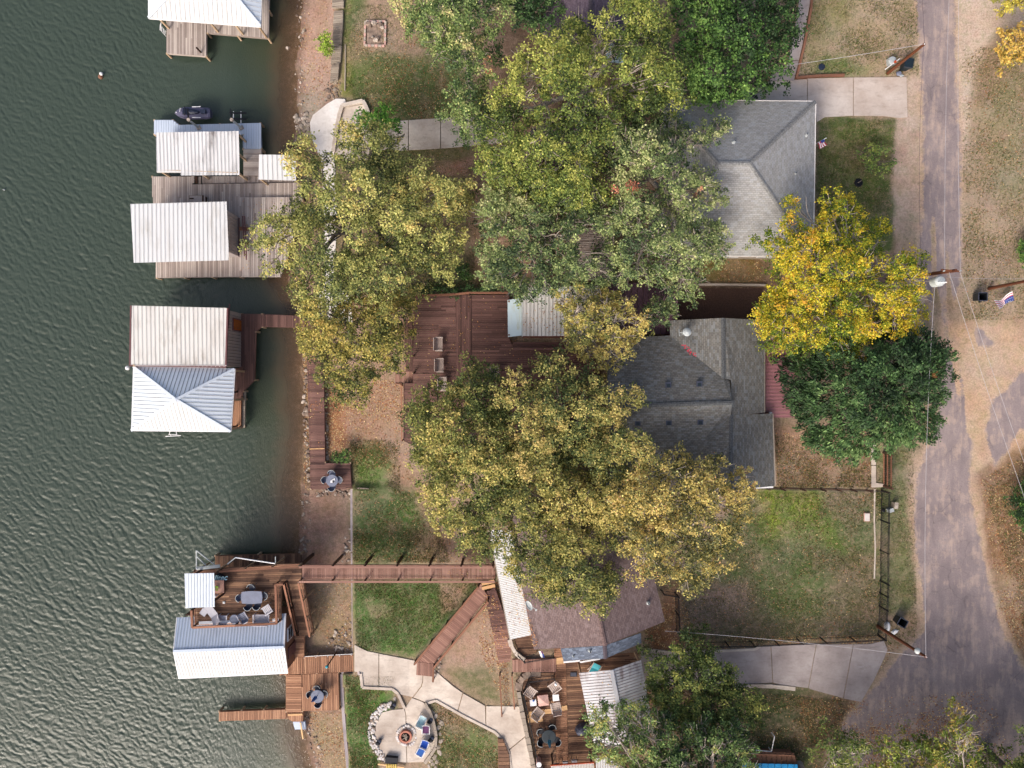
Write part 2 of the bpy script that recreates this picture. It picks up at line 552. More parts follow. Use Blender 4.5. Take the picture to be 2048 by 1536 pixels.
# ---- value noise in numpy
def vnoise(x, y, s, seed=0):
    x = x / s; y = y / s
    xi = np.floor(x).astype(int); yi = np.floor(y).astype(int)
    fx = x - xi; fy = y - yi
    fx = fx * fx * (3 - 2 * fx); fy = fy * fy * (3 - 2 * fy)
    def h(a, b):
        n = (a * 374761393 + b * 668265263 + seed * 974711) & 0x7fffffff
        n = ((n ^ (n >> 13)) * 1274126177) & 0x7fffffff
        return ((n ^ (n >> 16)) & 0xffff) / 65535.0
    return (h(xi, yi) * (1 - fx) + h(xi + 1, yi) * fx) * (1 - fy) + (h(xi, yi + 1) * (1 - fx) + h(xi + 1, yi + 1) * fx) * fy

def fbm(x, y, s, seed=0, o=4):
    t = 0; a = 1; w = 0
    for i in range(o):
        t = t + a * vnoise(x, y, s / 2 ** i, seed + i * 17); w += a; a *= .55
    return t / w

def sdf_poly(px, py, poly):
    """signed distance (positive inside), px"""
    P = np.array(poly, float)
    d2 = np.full(px.shape, 1e18); ins = np.zeros(px.shape, bool)
    n = len(P)
    for i in range(n):
        ax, ay = P[i]; bx, by = P[(i + 1) % n]
        ex, ey = bx - ax, by - ay
        t = np.clip(((px - ax) * ex + (py - ay) * ey) / (ex * ex + ey * ey + 1e-9), 0, 1)
        d2 = np.minimum(d2, (px - ax - t * ex) ** 2 + (py - ay - t * ey) ** 2)
        c = (ay > py) != (by > py)
        with np.errstate(divide='ignore', invalid='ignore'):
            xx = (bx - ax) * (py - ay) / (by - ay + 1e-12) + ax
        ins ^= c & (px < xx)
    return np.where(ins, 1, -1) * np.sqrt(d2)

# ------------------------------------------------------------------ terrain
LIN = lambda c: np.array(s2l(c))
xs = np.concatenate([[-26000, -9000, -3500, -1600, -800, -400, -150], np.arange(-40, 2089, 4), [2180, 2400, 2800, 3600, 5500, 11000, 28000]]).astype(float)
ys = np.concatenate([[-26000, -9000, -3500, -1600, -800, -400, -150], np.arange(-40, 1577, 4), [1680, 1900, 2400, 3200, 5500, 11000, 28000]]).astype(float)
PX, PY = np.meshgrid(xs, ys)

REG = [  # polygon (photo px), ground colour, softness px, strength
 ([(560,-60),(704,-60),(704,1700),(560,1700)], (150,118,104), 6, 1),
 ([(596,-60),(700,-60),(665,190),(600,250),(592,200)], (184,152,138), 14, .9),
 ([(596,185),(650,180),(640,270),(600,285)], (160,148,136), 8, .9),
 ([(600,690),(616,690),(624,980),(606,980)], (112,98,72), 4, .9),
 ([(610,975),(704,985),(704,1120),(640,1110),(606,1050)], (134,108,98), 10, .8),
 ([(625,1150),(704,1150),(704,1300),(620,1300)], (140,124,98), 12, .8),
 ([(612,1425),(684,1425),(697,1560),(640,1560)], (148,132,104), 10, .8),
 ([(690,-60),(2100,-60),(2100,1700),(715,1700),(685,1345),(708,1300),(703,975),(703,600),(660,240)], (150,132,112), 6, 1),
 # north-west lawn
 ([(690,-60),(950,-60),(950,245),(740,235),(690,180)], (92,106,62), 14, 1),
 ([(735,-40),(860,-40),(830,120),(780,110),(715,100)], (158,132,114), 22, .9),
 ([(700,120),(900,110),(900,240),(760,230),(705,180)], (74,100,50), 25, .8),
 ([(675,-20),(700,-20),(700,190),(678,190)], (112,120,54), 8, .8),
 # middle yard
 ([(640,240),(1000,240),(1000,600),(640,600)], (108,100,74), 20, 1),
 ([(790,290),(950,290),(950,330),(790,340)], (110,108,70), 14, .9),
 ([(870,322),(990,308),(1000,340),(880,352)], (168,128,112), 8, .9),
 ([(938,330),(958,330),(958,600),(938,600)], (126,94,80), 6, .8),
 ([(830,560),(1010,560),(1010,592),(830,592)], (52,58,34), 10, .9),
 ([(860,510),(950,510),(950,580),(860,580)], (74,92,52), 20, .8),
 ([(950,40),(1340,40),(1340,600),(960,600)], (128,102,86), 25, .9),
 # between boardwalk and red deck
 ([(650,600),(830,600),(830,960),(650,930)], (158,128,110), 15, 1),
 ([(650,780),(680,780),(700,920),(655,925)], (150,98,70), 12, .9),
 ([(705,890),(760,890),(790,930),(790,985),(706,985)], (78,120,46), 16, .9),
 ([(790,960),(900,900),(960,1010),(880,1100),(820,1040)], (146,118,100), 25, .8),
 ([(706,985),(830,980),(880,1110),(860,1130),(706,1130)], (70,104,50), 18, 1),
 ([(830,1060),(1000,1080),(1000,1130),(840,1130)], (140,110,92), 18, .8),
 # south of the gangway
 ([(708,1158),(990,1158),(920,1230),(830,1310),(712,1305)], (74,112,54), 10, 1),
 ([(876,1160),(935,1162),(920,1215),(890,1230)], (156,124,108), 14, .9),
 ([(960,1220),(1000,1215),(1005,1415),(930,1400),(870,1350)], (162,134,118), 14, 1),
 ([(890,1340),(990,1330),(1005,1412),(950,1398)], (86,98,58), 18, .75),
 ([(686,1350),(790,1350),(790,1420),(745,1440),(760,1560),(700,1600)], (70,112,50), 8, 1),
 ([(860,1395),(1000,1470),(1010,1600),(860,1600)], (88,106,60), 14, 1),
 ([(870,1390),(950,1430),(920,1460),(870,1440)], (140,112,92), 16, .8),
 # fenced garden
 ([(1495,980),(1770,980),(1770,1275),(1360,1290),(1330,1180)], (82,100,60), 14, 1),
 ([(1505,985),(1660,985),(1610,1060),(1530,1080)], (120,140,44), 24, 1),
 ([(1580,1040),(1680,1040),(1680,1090),(1590,1090)], (100,126,52), 22, .8),
 ([(1640,980),(1745,980),(1740,1010),(1650,1015)], (138,120,104), 18, .8),
 ([(1340,1180),(1500,1160),(1520,1215),(1420,1290),(1350,1280)], (136,118,110), 26, .9),
 ([(1660,1120),(1765,1100),(1765,1270),(1650,1260)], (118,102,84), 30, .7),
 ([(1440,1230),(1700,1240),(1760,1275),(1400,1290)], (104,92,78), 20, .7),
 # yard between slate house and road
 ([(1545,850),(1745,850),(1745,975),(1550,975)], (148,122,102), 8, 1),
 ([(1550,860),(1620,860),(1600,900),(1555,905)], (176,138,112), 14, .8),
 ([(1745,880),(1830,880),(1832,1290),(1765,1290)], (116,120,84), 12, 1),
 ([(1815,900),(1850,900),(1855,1300),(1800,1300),(1825,1200)], (176,152,134), 10, .9),
 # slate house north side
 ([(1350,572),(1530,572),(1530,645),(1350,645)], (84,62,52), 3, 1),
 ([(1400,512),(1560,512),(1560,568),(1400,568)], (112,98,48), 6, 1),
 ([(1520,500),(1850,470),(1850,700),(1520,700)], (138,110,96), 20, .8),
 # north-east
 ([(1520,-60),(1605,-60),(1590,165),(1520,165)], (132,116,88), 10, 1),
 ([(1605,-60),(1835,-60),(1838,155),(1595,155)], (166,148,124), 6, 1),
 ([(1610,-40),(1730,-40),(1700,60),(1620,120)], (132,128,88), 28, .8),
 ([(1628,128),(1650,114),(1680,116),(1705,135),(1740,150),(1632,155)], (98,124,64), 18, .9),
 ([(1632,232),(1792,238),(1788,400),(1780,500),(1632,500)], (92,108,56), 6, 1),
 ([(1700,290),(1795,290),(1795,340),(1700,340)], (124,108,70), 22, .6),
 ([(1758,330),(1790,320),(1780,490),(1752,480)], (76,100,50), 12, .9),
 ([(1792,150),(1850,150),(1850,700),(1790,640),(1785,420)], (190,166,150), 8, 1),
 ([(1800,430),(1838,430),(1838,560),(1795,560)], (150,134,112), 18, .6),
 # east of the road
 ([(1915,-60),(2200,-60),(2200,700),(1915,660)], (168,148,126), 10, 1),
 ([(1960,140),(2080,120),(2080,420),(1990,400)], (140,134,104), 40, .8),
 ([(1905,-60),(2200,-60),(2200,90),(1990,60),(1960,130),(1920,330),(1912,330)], (204,184,170), 12, 1),
 ([(1960,100),(2010,60),(2080,60),(2000,170),(1950,220)], (150,124,98), 18, .8),
 ([(1880,640),(2200,660),(2200,880),(2010,900),(1960,950),(1935,960),(1890,800)], (196,166,142), 14, 1),
 ([(1958,950),(2010,900),(2060,890),(2200,880),(2200,1700),(2060,1350),(1990,1200),(1965,1100)], (136,106,80), 10, 1),
 ([(1955,960),(1975,1120),(2010,1230),(2070,1380),(2040,1380),(1980,1240),(1950,1100),(1938,960)], (190,160,136), 7, .9),
 ([(1985,1150),(2100,1150),(2100,1320),(2030,1280)], (168,140,112), 25, .8),
 # south-east
 ([(1490,1370),(1600,1378),(1700,1400),(1690,1500),(1640,1560),(1480,1560)], (66,78,50), 10, 1),
 ([(1590,1400),(1700,1390),(1800,1540),(1640,1560),(1640,1480)], (112,88,70), 22, .8),
 ([(1290,1250),(1400,1285),(1400,1300),(1290,1300)], (130,96,76), 8, .9),
 ([(1290,1370),(1480,1370),(1480,1560),(1290,1560)], (100,84,66), 10, 1),
 ([(1330,1165),(1360,1165),(1360,1300),(1300,1300)], (136,98,72), 8, .9),
 ([(1760,1230),(1850,1230),(1850,1330),(1765,1300)], (160,136,118), 10, .8),
]
def bsel(poly, s, px, py):
    P = np.array(poly)
    return (px > P[:, 0].min() - 3 * s - 5) & (px < P[:, 0].max() + 3 * s + 5) & (py > P[:, 1].min() - 3 * s - 5) & (py < P[:, 1].max() + 3 * s + 5)

WX = PX + (fbm(PX, PY, 60, 3) - .5) * 26
WY = PY + (fbm(PX, PY, 60, 9) - .5) * 26
col = np.tile(LIN((150, 132, 112)), (*PX.shape, 1))
for poly, c, s, op in REG:
    m = bsel(poly, s, PX, PY)
    if not m.any(): continue
    k = min(1, s / 9.0)
    d = sdf_poly(PX[m] * (1 - k) + WX[m] * k, PY[m] * (1 - k) + WY[m] * k, poly)
    a = np.clip(d / s * .5 + .5, 0, 1); a = a * a * (3 - 2 * a) * op
    col[m] = col[m] * (1 - a[:, None]) + LIN(c) * a[:, None]
# patchy lawns: bare pinkish soil and lusher tufts
gi = np.clip((col[..., 1] - col[..., 0]) * 14 + .55, 0, 1)
pa = fbm(PX, PY, 34, 31, 4); pb = fbm(PX, PY, 16, 37, 3); pc = fbm(PX, PY, 90, 39, 2)
k1 = (np.clip((pa - .52) * 5, 0, 1) * (.35 + .5 * pb) * np.clip(pc * 1.6, .3, 1))[..., None]
col = col * (1 - k1 * .75) + LIN((158, 130, 116)) * k1 * .75
k2 = (np.clip((.46 - pa) * 6, 0, 1) * gi)[..., None]
col = col * (1 - k2 * .55) + LIN((66, 96, 44)) * k2 * .55
# wet edge and lake bed
dsh = PX - shore(PY)
wet = np.clip(1 - np.abs(dsh - 2) / 16, 0, 1)[..., None] * .65
col = col * (1 - wet) + LIN((92, 66, 58)) * wet
bed = np.clip(-dsh / 40, 0, 1)[..., None]
bedc = LIN((118, 92, 62)) * (1 - bed) + LIN((60, 66, 34)) * bed
col = np.where((dsh < 0)[..., None], bedc, col)

ROAD = [(1832,-400),(1833,0),(1843,150),(1848,300),(1846,420),(1836,560),(1850,640),(1872,720),(1882,800),(1860,880),(1836,950),(1828,1010),(1832,1100),(1846,1180),(1850,1262),(1800,1310),(1762,1360),(1720,1410),(1660,1480),(1640,1700),
        (2300,1700),(2200,1460),(2048,1338),(2004,1262),(1976,1160),(1953,1060),(1937,960),(1945,900),(1930,800),(1912,700),(1918,600),(1922,540),(1921,300),(1912,120),(1908,0),(1908,-400)]
PATCH = [(2040,745),(2100,740),(2100,850),(2040,860),(2012,905),(1990,930),(1980,900),(1972,860),(1985,800),(2015,780)]
PATCH2 = [(1928,640),(1965,660),(1990,690),(1960,694),(1930,680)]
asp = np.clip(sdf_poly(PX, PY, ROAD) / 26 + .5, 0, 1)
for P_, s_ in ((PATCH, 22), (PATCH2, 20)):
    m = bsel(P_, s_, PX, PY)
    asp[m] = np.maximum(asp[m], np.clip(sdf_poly(PX[m], PY[m], P_) / s_ + .5, 0, 1))
def band(v, a, b, s): return np.clip((v - a) / s, 0, 1) * np.clip((b - v) / s, 0, 1)
cx_ = np.interp(PY, [0, 560, 800, 1000, 1200, 1400], [1872, 1884, 1905, 1890, 1900, 1960])
asp -= .75 * band(PY, 400, 780, 60) * band(PX, cx_ - 24, cx_ - 6, 6)
asp -= .75 * band(PY, 470, 820, 50) * band(PX, cx_ + 4, cx_ + 20, 6)
asp -= .7 * band(PY, 560, 900, 60) * band(PX, cx_ - 48, cx_ - 30, 8)
asp -= .55 * band(PY, 570, 740, 40) * band(PX, cx_ - 60, cx_ + 60, 10)
asp -= .8 * band(PY, 560, 880, 60) * band(PX, cx_ + 26, cx_ + 60, 10)
asp -= .25 * band(PY, 850, 1300, 60) * band(PX, cx_ + 8, cx_ + 16, 6)
asp -= .16 * band(PY, -100, 420, 60) * band(PX, cx_ - 3, cx_ + 3, 3)
sand = LIN((196, 168, 146))
near = np.clip(asp * 1.8, 0, 1)[..., None]
col = col * (1 - near * .9) + sand * near * .9
shade_leaf = np.zeros_like(asp)

gm, nt, bs, out = newmat('ground_surface')
at = N(nt, 'ShaderNodeAttribute', attribute_name='groundcol')
aa = N(nt, 'ShaderNodeAttribute', attribute_name='asphalt')
p = pos(nt)
n1 = noise(nt, p, 1.1, 5, .65); n2 = noise(nt, p, 7, 5, .75); n3 = noise(nt, p, 26, 3, .7); n4 = noise(nt, p, .33, 4, .6)
hsv = N(nt, 'ShaderNodeHueSaturation')
nt.links.new(maprange(nt, n1, .3, .7, .485, .515), hsv.inputs['Hue'])
nt.links.new(maprange(nt, n4, .3, .7, .8, 1.15), hsv.inputs['Saturation'])
nt.links.new(at.outputs['Color'], hsv.inputs['Color'])
g = hsv.outputs[0]
n5 = noise(nt, p, 2.3, 7, .75)
g = mix(nt, maprange(nt, n5, .5, .62, 0, .42), g, s2l((172, 144, 126)))
g = mix(nt, maprange(nt, n5, .5, .38, 0, .5), g, mix(nt, 1.0, g, (.5, .62, .42), 'MULTIPLY'))
g = mix(nt, maprange(nt, n2, .42, .68, 0, .75), g, mix(nt, 1.0, g, (.42, .45, .42), 'MULTIPLY'))
g = mix(nt, maprange(nt, n3, .45, .75, 0, .6), g, mix(nt, .5, g, s2l((200, 176, 150))))
g = mix(nt, maprange(nt, n1, .5, .75, 0, .2), g, s2l((150, 124, 104)))
an = math_(nt, 'ADD', aa.outputs['Fac'], math_(nt, 'MULTIPLY', math_(nt, 'SUBTRACT', noise(nt, p, 1.6, 7, .72), .5), 1.15))
mask = maprange(nt, math_(nt, 'ADD', an, math_(nt, 'MULTIPLY', math_(nt, 'SUBTRACT', n2, .5), .35)), .36, .62)
mp = N(nt, 'ShaderNodeMapping'); mp.inputs['Scale'].default_value = (2.2, .5, 1); nt.links.new(p, mp.inputs['Vector'])
st = noise(nt, mp.outputs[0], 1.0, 5, .6)
ac = mix(nt, maprange(nt, st, .3, .75), s2l((146, 133, 133)), s2l((170, 155, 152)))
ac = mix(nt, maprange(nt, n2, .4, .7, 0, .45), ac, s2l((128, 116, 118)))
ck = N(nt, 'ShaderNodeTexVoronoi', feature='DISTANCE_TO_EDGE'); ck.inputs['Scale'].default_value = .42
wp = N(nt, 'ShaderNodeVectorMath', operation='ADD'); nt.links.new(p, wp.inputs[0])
wv = N(nt, 'ShaderNodeTexNoise'); wv.inputs['Scale'].default_value = 1.3; wv.inputs['Detail'].default_value = 4; nt.links.new(p, wv.inputs['Vector']); nt.links.new(wv.outputs['Color'], wp.inputs[1]); nt.links.new(wp.outputs[0], ck.inputs['Vector'])
ac = mix(nt, math_(nt, 'MULTIPLY', maprange(nt, ck.outputs['Distance'], 0, .022, .6, 0), maprange(nt, n4, .45, .6)), ac, s2l((84, 76, 78)))
ac = mix(nt, maprange(nt, n3, .35, .7, 0, .4), ac, s2l((98, 90, 92)))
ac = mix(nt, maprange(nt, n4, .4, .7, 0, .5), ac, s2l((108, 98, 102)))
ac = mix(nt, maprange(nt, math_(nt, 'MULTIPLY', st, n1), .24, .4, 0, .7), ac, s2l((184, 162, 148)))
c = mix(nt, mask, g, ac)
nt.links.new(c, bs.inputs['Base Color'])
bs.inputs['Roughness'].default_value = .95
bs.inputs['Specular IOR Level'].default_value = .15
bump(nt, bs, math_(nt, 'ADD', n2, n3), .7, .04)
M['ground'] = gm

def grid_mesh(name, PXs, PYs, z, keep=None):
    k = (H - z) / H / PPM
    v = np.stack([(PXs - 1024) * k, (768 - PYs) * k, z], -1).reshape(-1, 3)
    r, c_ = PXs.shape
    idx = np.arange(r * c_).reshape(r, c_)
    q = np.stack([idx[1:, :-1], idx[1:, 1:], idx[:-1, 1:], idx[:-1, :-1]], -1)
    if keep is not None:
        kk = keep[1:, :-1] | keep[1:, 1:] | keep[:-1, 1:] | keep[:-1, :-1]
        q = q[kk]
        used = np.unique(q)
        rm = np.full(r * c_, -1); rm[used] = np.arange(len(used))
        return v[used], rm[q], used
    return v, q.reshape(-1, 4), None

Z = th_np(PX, PY) + np.where(dsh > 6, (fbm(PX, PY, 40, 5) - .5) * .08, 0)
v, q, _ = grid_mesh('ground', PX, PY, Z)
me = np_mesh('ground', v, q, 'ground', True)
point_color(me, 'groundcol', col.reshape(-1, 3)); point_float(me, 'asphalt', np.zeros(asp.size))
tag(link('ground', me), kind='structure')
v, q, used = grid_mesh('road', PX, PY, Z + .006, asp > .12)
me = np_mesh('road', v, q, 'ground', True)
point_color(me, 'groundcol', col.reshape(-1, 3)[used]); point_float(me, 'asphalt', asp.ravel()[used])
tag(link('road', me), kind='structure')

# ------------------------------------------------------------------ water
wxs = np.concatenate([[-26000, -9000, -3500, -1600, -800, -400, -200, -90], np.arange(-30, 672, 2.0), [700]])
wys = np.concatenate([[-26000, -9000, -3500, -1600, -800, -400, -150], np.arange(-30, 1567, 2.0), [1640, 1900, 2400, 3200, 5500, 11000, 28000]])
QX, QY = np.meshgrid(wxs, wys)
mx = (QX - 1024) / PPM; my = (768 - QY) / PPM
dq = shore(QY) - QX          # px out from shore
amp = np.clip(dq / 240, .10, 1) * np.interp(QY, [0, 250, 600, 900, 1200, 1536], [.9, .9, .92, 1.0, 1.02, 1.0])
for (x0, y0, x1, y1, k_) in ((300, 20, 600, 240, .45), (470, 560, 610, 720, .45), (440, 1060, 610, 1130, .3), (480, 660, 600, 860, .5), (500, 240, 600, 400, .5)):
    amp *= 1 - k_ * band(QX, x0 - 20, x1 + 20, 40) * band(QY, y0 - 20, y1 + 20, 30)
# waves run in from the south-west and swing round to meet the shore
wr = np.random.default_rng(11)
bend = np.clip(1 - dq / 330, 0, 1) ** 1.5
warp = (fbm(mx, my, 3.0, 41) - .5) * 2.4
warp2 = (fbm(mx, my, 6.0, 52) - .5) * 3
hgt = np.zeros_like(mx)
for i in range(42):
    lam = .27 * (1.062 ** (i % 21)) * wr.uniform(.92, 1.08)
    a0 = math.radians(wr.normal(62, 16 + 26 * (1 - (i % 21) / 20)))
    a = a0 - bend * math.radians(44)
    kx, ky = np.cos(a), np.sin(a)
    ph = wr.uniform(0, 6.28)
    s_ = (mx * math.cos(a0) + my * math.sin(a0)) * (1 - bend) + (mx * kx + my * ky) * bend + warp * .35 + warp2 * .3
    A = .0083 * lam
    gate = .35 + 1.1 * vnoise(mx + i * 3.1, my - i * 1.7, 1.6 + lam * 1.5, i)
    w_ = np.sin(2 * math.pi * s_ / lam + ph)
    hgt += A * gate * (1 - np.abs(w_)) * 1.2 + A * gate * w_ * .55
inside = (QX > -60) & (QX < 690) & (QY > -60) & (QY < 1590)
hgt = (hgt - hgt.mean()) * amp * inside
v, q, _ = grid_mesh('water', QX, QY, hgt)
wm, nt, bs, out = newmat('lake_water')
ad = N(nt, 'ShaderNodeAttribute', attribute_name='depth')
p = pos(nt)
nb = noise(nt, p, .25, 4, .55)
dd = math_(nt, 'ADD', ad.outputs['Fac'], math_(nt, 'MULTIPLY', math_(nt, 'SUBTRACT', nb, .5), .25))
r = ramp(nt, [(0, s2l((100, 76, 62))), (.2, s2l((80, 66, 50))), (.45, s2l((58, 64, 50))), (.75, s2l((52, 63, 53))), (1, s2l((57, 68, 59)))])
nt.links.new(dd, r.inputs[0])
nt.links.new(r.outputs[0], bs.inputs['Base Color'])
bs.inputs['Roughness'].default_value = .07
bs.inputs['IOR'].default_value = 1.333
bs.inputs['Specular IOR Level'].default_value = .75
nt.links.new(maprange(nt, dd, 0, .3, .35, 1), bs.inputs['Alpha'])
mp = N(nt, 'ShaderNodeMapping'); mp.inputs['Rotation'].default_value = (0, 0, math.radians(-62)); mp.inputs['Scale'].default_value = (1.5, .8, 1)
nt.links.new(p, mp.inputs['Vector'])
bump(nt, bs, noise(nt, mp.outputs[0], 6.2, 4, .68), .75, .05)
M['water'] = wm
me = np_mesh('water', v, q, 'water', True)
point_float(me, 'depth', np.clip(dq / 150, 0, 1).ravel())
tag(link('water', me), kind='structure')

# ------------------------------------------------------------------ leaf litter and grass, as far as one could not count it
def scatter_px(polys, n):
    """random photo-px points in the polygons, by area"""
    out_ = []
    for poly, k in polys:
        P = np.array(poly, float)
        m = int(k * n)
        x = nr.uniform(P[:, 0].min(), P[:, 0].max(), m * 3); y = nr.uniform(P[:, 1].min(), P[:, 1].max(), m * 3)
        keep = sdf_poly(x, y, poly) > 0
        keep &= (fbm(x, y, 45, 77) + nr.uniform(-.25, .25, x.shape)) > .45
        out_.append(np.stack([x[keep][:m], y[keep][:m]], 1))
    return np.concatenate(out_)

def flat_leaves(name, pts, cols, smin, smax, lift=.02, tilt=.35, up=False):
    n = len(pts)
    z = th_np(pts[:, 0], pts[:, 1]) + lift
    k = (H - z) / H / PPM
    c = np.stack([(pts[:, 0] - 1024) * k, (768 - pts[:, 1]) * k, z], 1)
    a = nr.uniform(0, 2 * math.pi, n)
    s = nr.uniform(smin, smax, n)[:, None]
    if up:
        t = np.stack([np.cos(a) * .5, np.sin(a) * .5, np.full(n, .9)], 1); b = np.stack([-np.sin(a), np.cos(a), np.zeros(n)], 1) * .22
    else:
        t = np.stack([np.cos(a), np.sin(a), nr.uniform(-tilt, tilt, n)], 1); b = np.stack([-np.sin(a), np.cos(a), nr.uniform(-tilt, tilt, n)], 1) * .62
    v = np.stack([c - t * s / 2, c + b * s / 2, c + t * s / 2, c - b * s / 2], 1).reshape(-1, 3)
    me = np_mesh(name, v, np.arange(4 * n).reshape(n, 4), 'leaf')
    C = np.array([s2l(q) for q in cols])
    cc = C[nr.integers(0, len(C), n)] * nr.uniform(.65, 1.3, n)[:, None]
    point_color(me, 'leafcol', np.repeat(cc, 4, 0))
    return tag(link(name, me), kind='stuff')

LIT = [([(655,760),(830,760),(820,960),(700,925),(655,925)], 1.0), ([(650,740),(680,740),(690,925),(655,925)], .45),
       ([(706,980),(880,980),(990,1125),(706,1125)], .35), ([(985,1180),(1012,1200),(1020,1410),(1000,1410)], .35), ([(950,1165),(1000,1165),(1005,1410),(960,1300)], .35),
       ([(700,60),(900,60),(920,240),(740,235)], .5), ([(640,290),(1000,290),(1000,590),(640,590)], .4),
       ([(1360,990),(1765,990),(1765,1290),(1340,1290)], .5), ([(1360,1275),(1765,1270),(1760,1295),(1400,1300)], .3),
       ([(1480,1380),(1700,1400),(1980,1380),(2048,1600),(1480,1600)], 1.5), ([(1600,1400),(1950,1440),(1900,1560),(1620,1560)], 1.5), ([(1765,1290),(1800,1290),(1700,1420),(1640,1420)], .25),
       ([(1960,960),(2060,900),(2060,1340),(2000,1220)], .9), ([(1290,1240),(1360,1180),(1400,1300),(1290,1310)], .35),
       ([(686,1350),(770,1350),(750,1560),(700,1560)], .12), ([(860,1400),(1000,1470),(1000,1560),(860,1560)], .3), ([(1930,100),(2060,80),(2060,640),(1930,640)], .4),
       ([(606,690),(622,690),(626,980),(608,980)], .3), ([(625,1180),(704,1150),(704,1300),(640,1300)], .15), ([(612,1425),(690,1425),(697,1560),(640,1560)], .25),
       ([(1550,860),(1745,900),(1745,975),(1555,975)], .4), ([(600,0),(690,0),(680,180),(600,240)], .2), ([(1430,515),(1525,515),(1525,565),(1430,565)], .1)]
flat_leaves('fallen_leaves', scatter_px(LIT, 3600), [(176,124,86), (186,142,96), (150,104,76), (204,176,128), (132,92,70), (214,192,146), (166,112,80), (190,160,120)], .04, .16)
GR = [([(690,10),(900,10),(940,240),(740,235),(690,180)], 1.2), ([(706,985),(860,985),(900,1125),(706,1125)], 1), ([(708,1158),(960,1162),(830,1305),(712,1300)], 1.3),
      ([(690,1352),(790,1352),(745,1440),(760,1560),(700,1560)], .7), ([(860,1400),(1000,1470),(1000,1560),(860,1560)], .7), ([(1360,1180),(1500,985),(1765,985),(1765,1275),(1370,1290)], 3),
      ([(1632,238),(1790,240),(1785,480),(1632,480)], 1.2), ([(1610,0),(1835,0),(1838,150),(1600,150)], 1), ([(1925,100),(2060,80),(2060,640),(1925,640)], 1.6),
      ([(1500,1385),(1690,1400),(1680,1500),(1500,1520)], .8), ([(780,290),(950,290),(950,590),(780,590)], .8), ([(1750,900),(1825,900),(1835,1290),(1765,1290)], .7), ([(700,880),(800,880),(800,985),(706,985)], .5),
      ([(1550,870),(1745,900),(1745,975),(1555,975)], .7), ([(1965,960),(2060,900),(2060,1300)], .6)]
flat_leaves('grass_tufts', scatter_px(GR, 9500), [(86,112,52), (70,92,44), (110,122,64), (150,136,100), (178,156,120), (96,104,56), (132,118,84)], .09, .22, .03, up=True)

def draped(name, poly, off, mat, thick=.12, step=40, parent=None, zfun=None, kind='structure'):
    """slab following the ground, cut from a photo-px polygon"""
    bm = bmesh.new()
    vs = [bm.verts.new((x, y, 0)) for x, y in poly]
    f = bm.faces.new(vs)
    bmesh.ops.triangulate(bm, faces=[f])
    P = np.array(poly)
    for ax in (0, 1):
        lo, hi = P[:, ax].min(), P[:, ax].max()
        k = lo + step
        while k < hi:
            co = (k, 0, 0) if ax == 0 else (0, k, 0); no = (1, 0, 0) if ax == 0 else (0, 1, 0)
            bmesh.ops.bisect_plane(bm, geom=bm.verts[:] + bm.edges[:] + bm.faces[:], plane_co=co, plane_no=no)
            k += step
    zf = zfun or th
    for v_ in bm.verts:
        w_ = W(v_.co.x, v_.co.y, zf(v_.co.x, v_.co.y) + off)
        v_.co = w_
    r_ = bmesh.ops.extrude_face_region(bm, geom=bm.faces[:])
    for e in r_['geom']:
        if isinstance(e, bmesh.types.BMVert): e.co.z -= thick
    bmesh.ops.recalc_face_normals(bm, faces=bm.faces)
    me = bpy.data.meshes.new(name); bm.to_mesh(me); bm.free()
    me.materials.append(M[mat])
    o = link(name, me, parent)
    if kind: o['kind'] = kind
    return o

# ------------------------------------------------------------------ builders for decks, rails, roofs, walls
def plane_fit(P):
    A = np.array([[1, p.x, p.y] for p in P]); b = np.array([p.z for p in P])
    s, *_ = np.linalg.lstsq(A, b, rcond=None)
    return lambda x, y: float(s[0] + s[1] * x + s[2] * y)

def poly3(pts, z):
    zs = z if isinstance(z, (list, tuple)) else [z] * len(pts)
    return [W(p[0], p[1], q) for p, q in zip(pts, zs)]

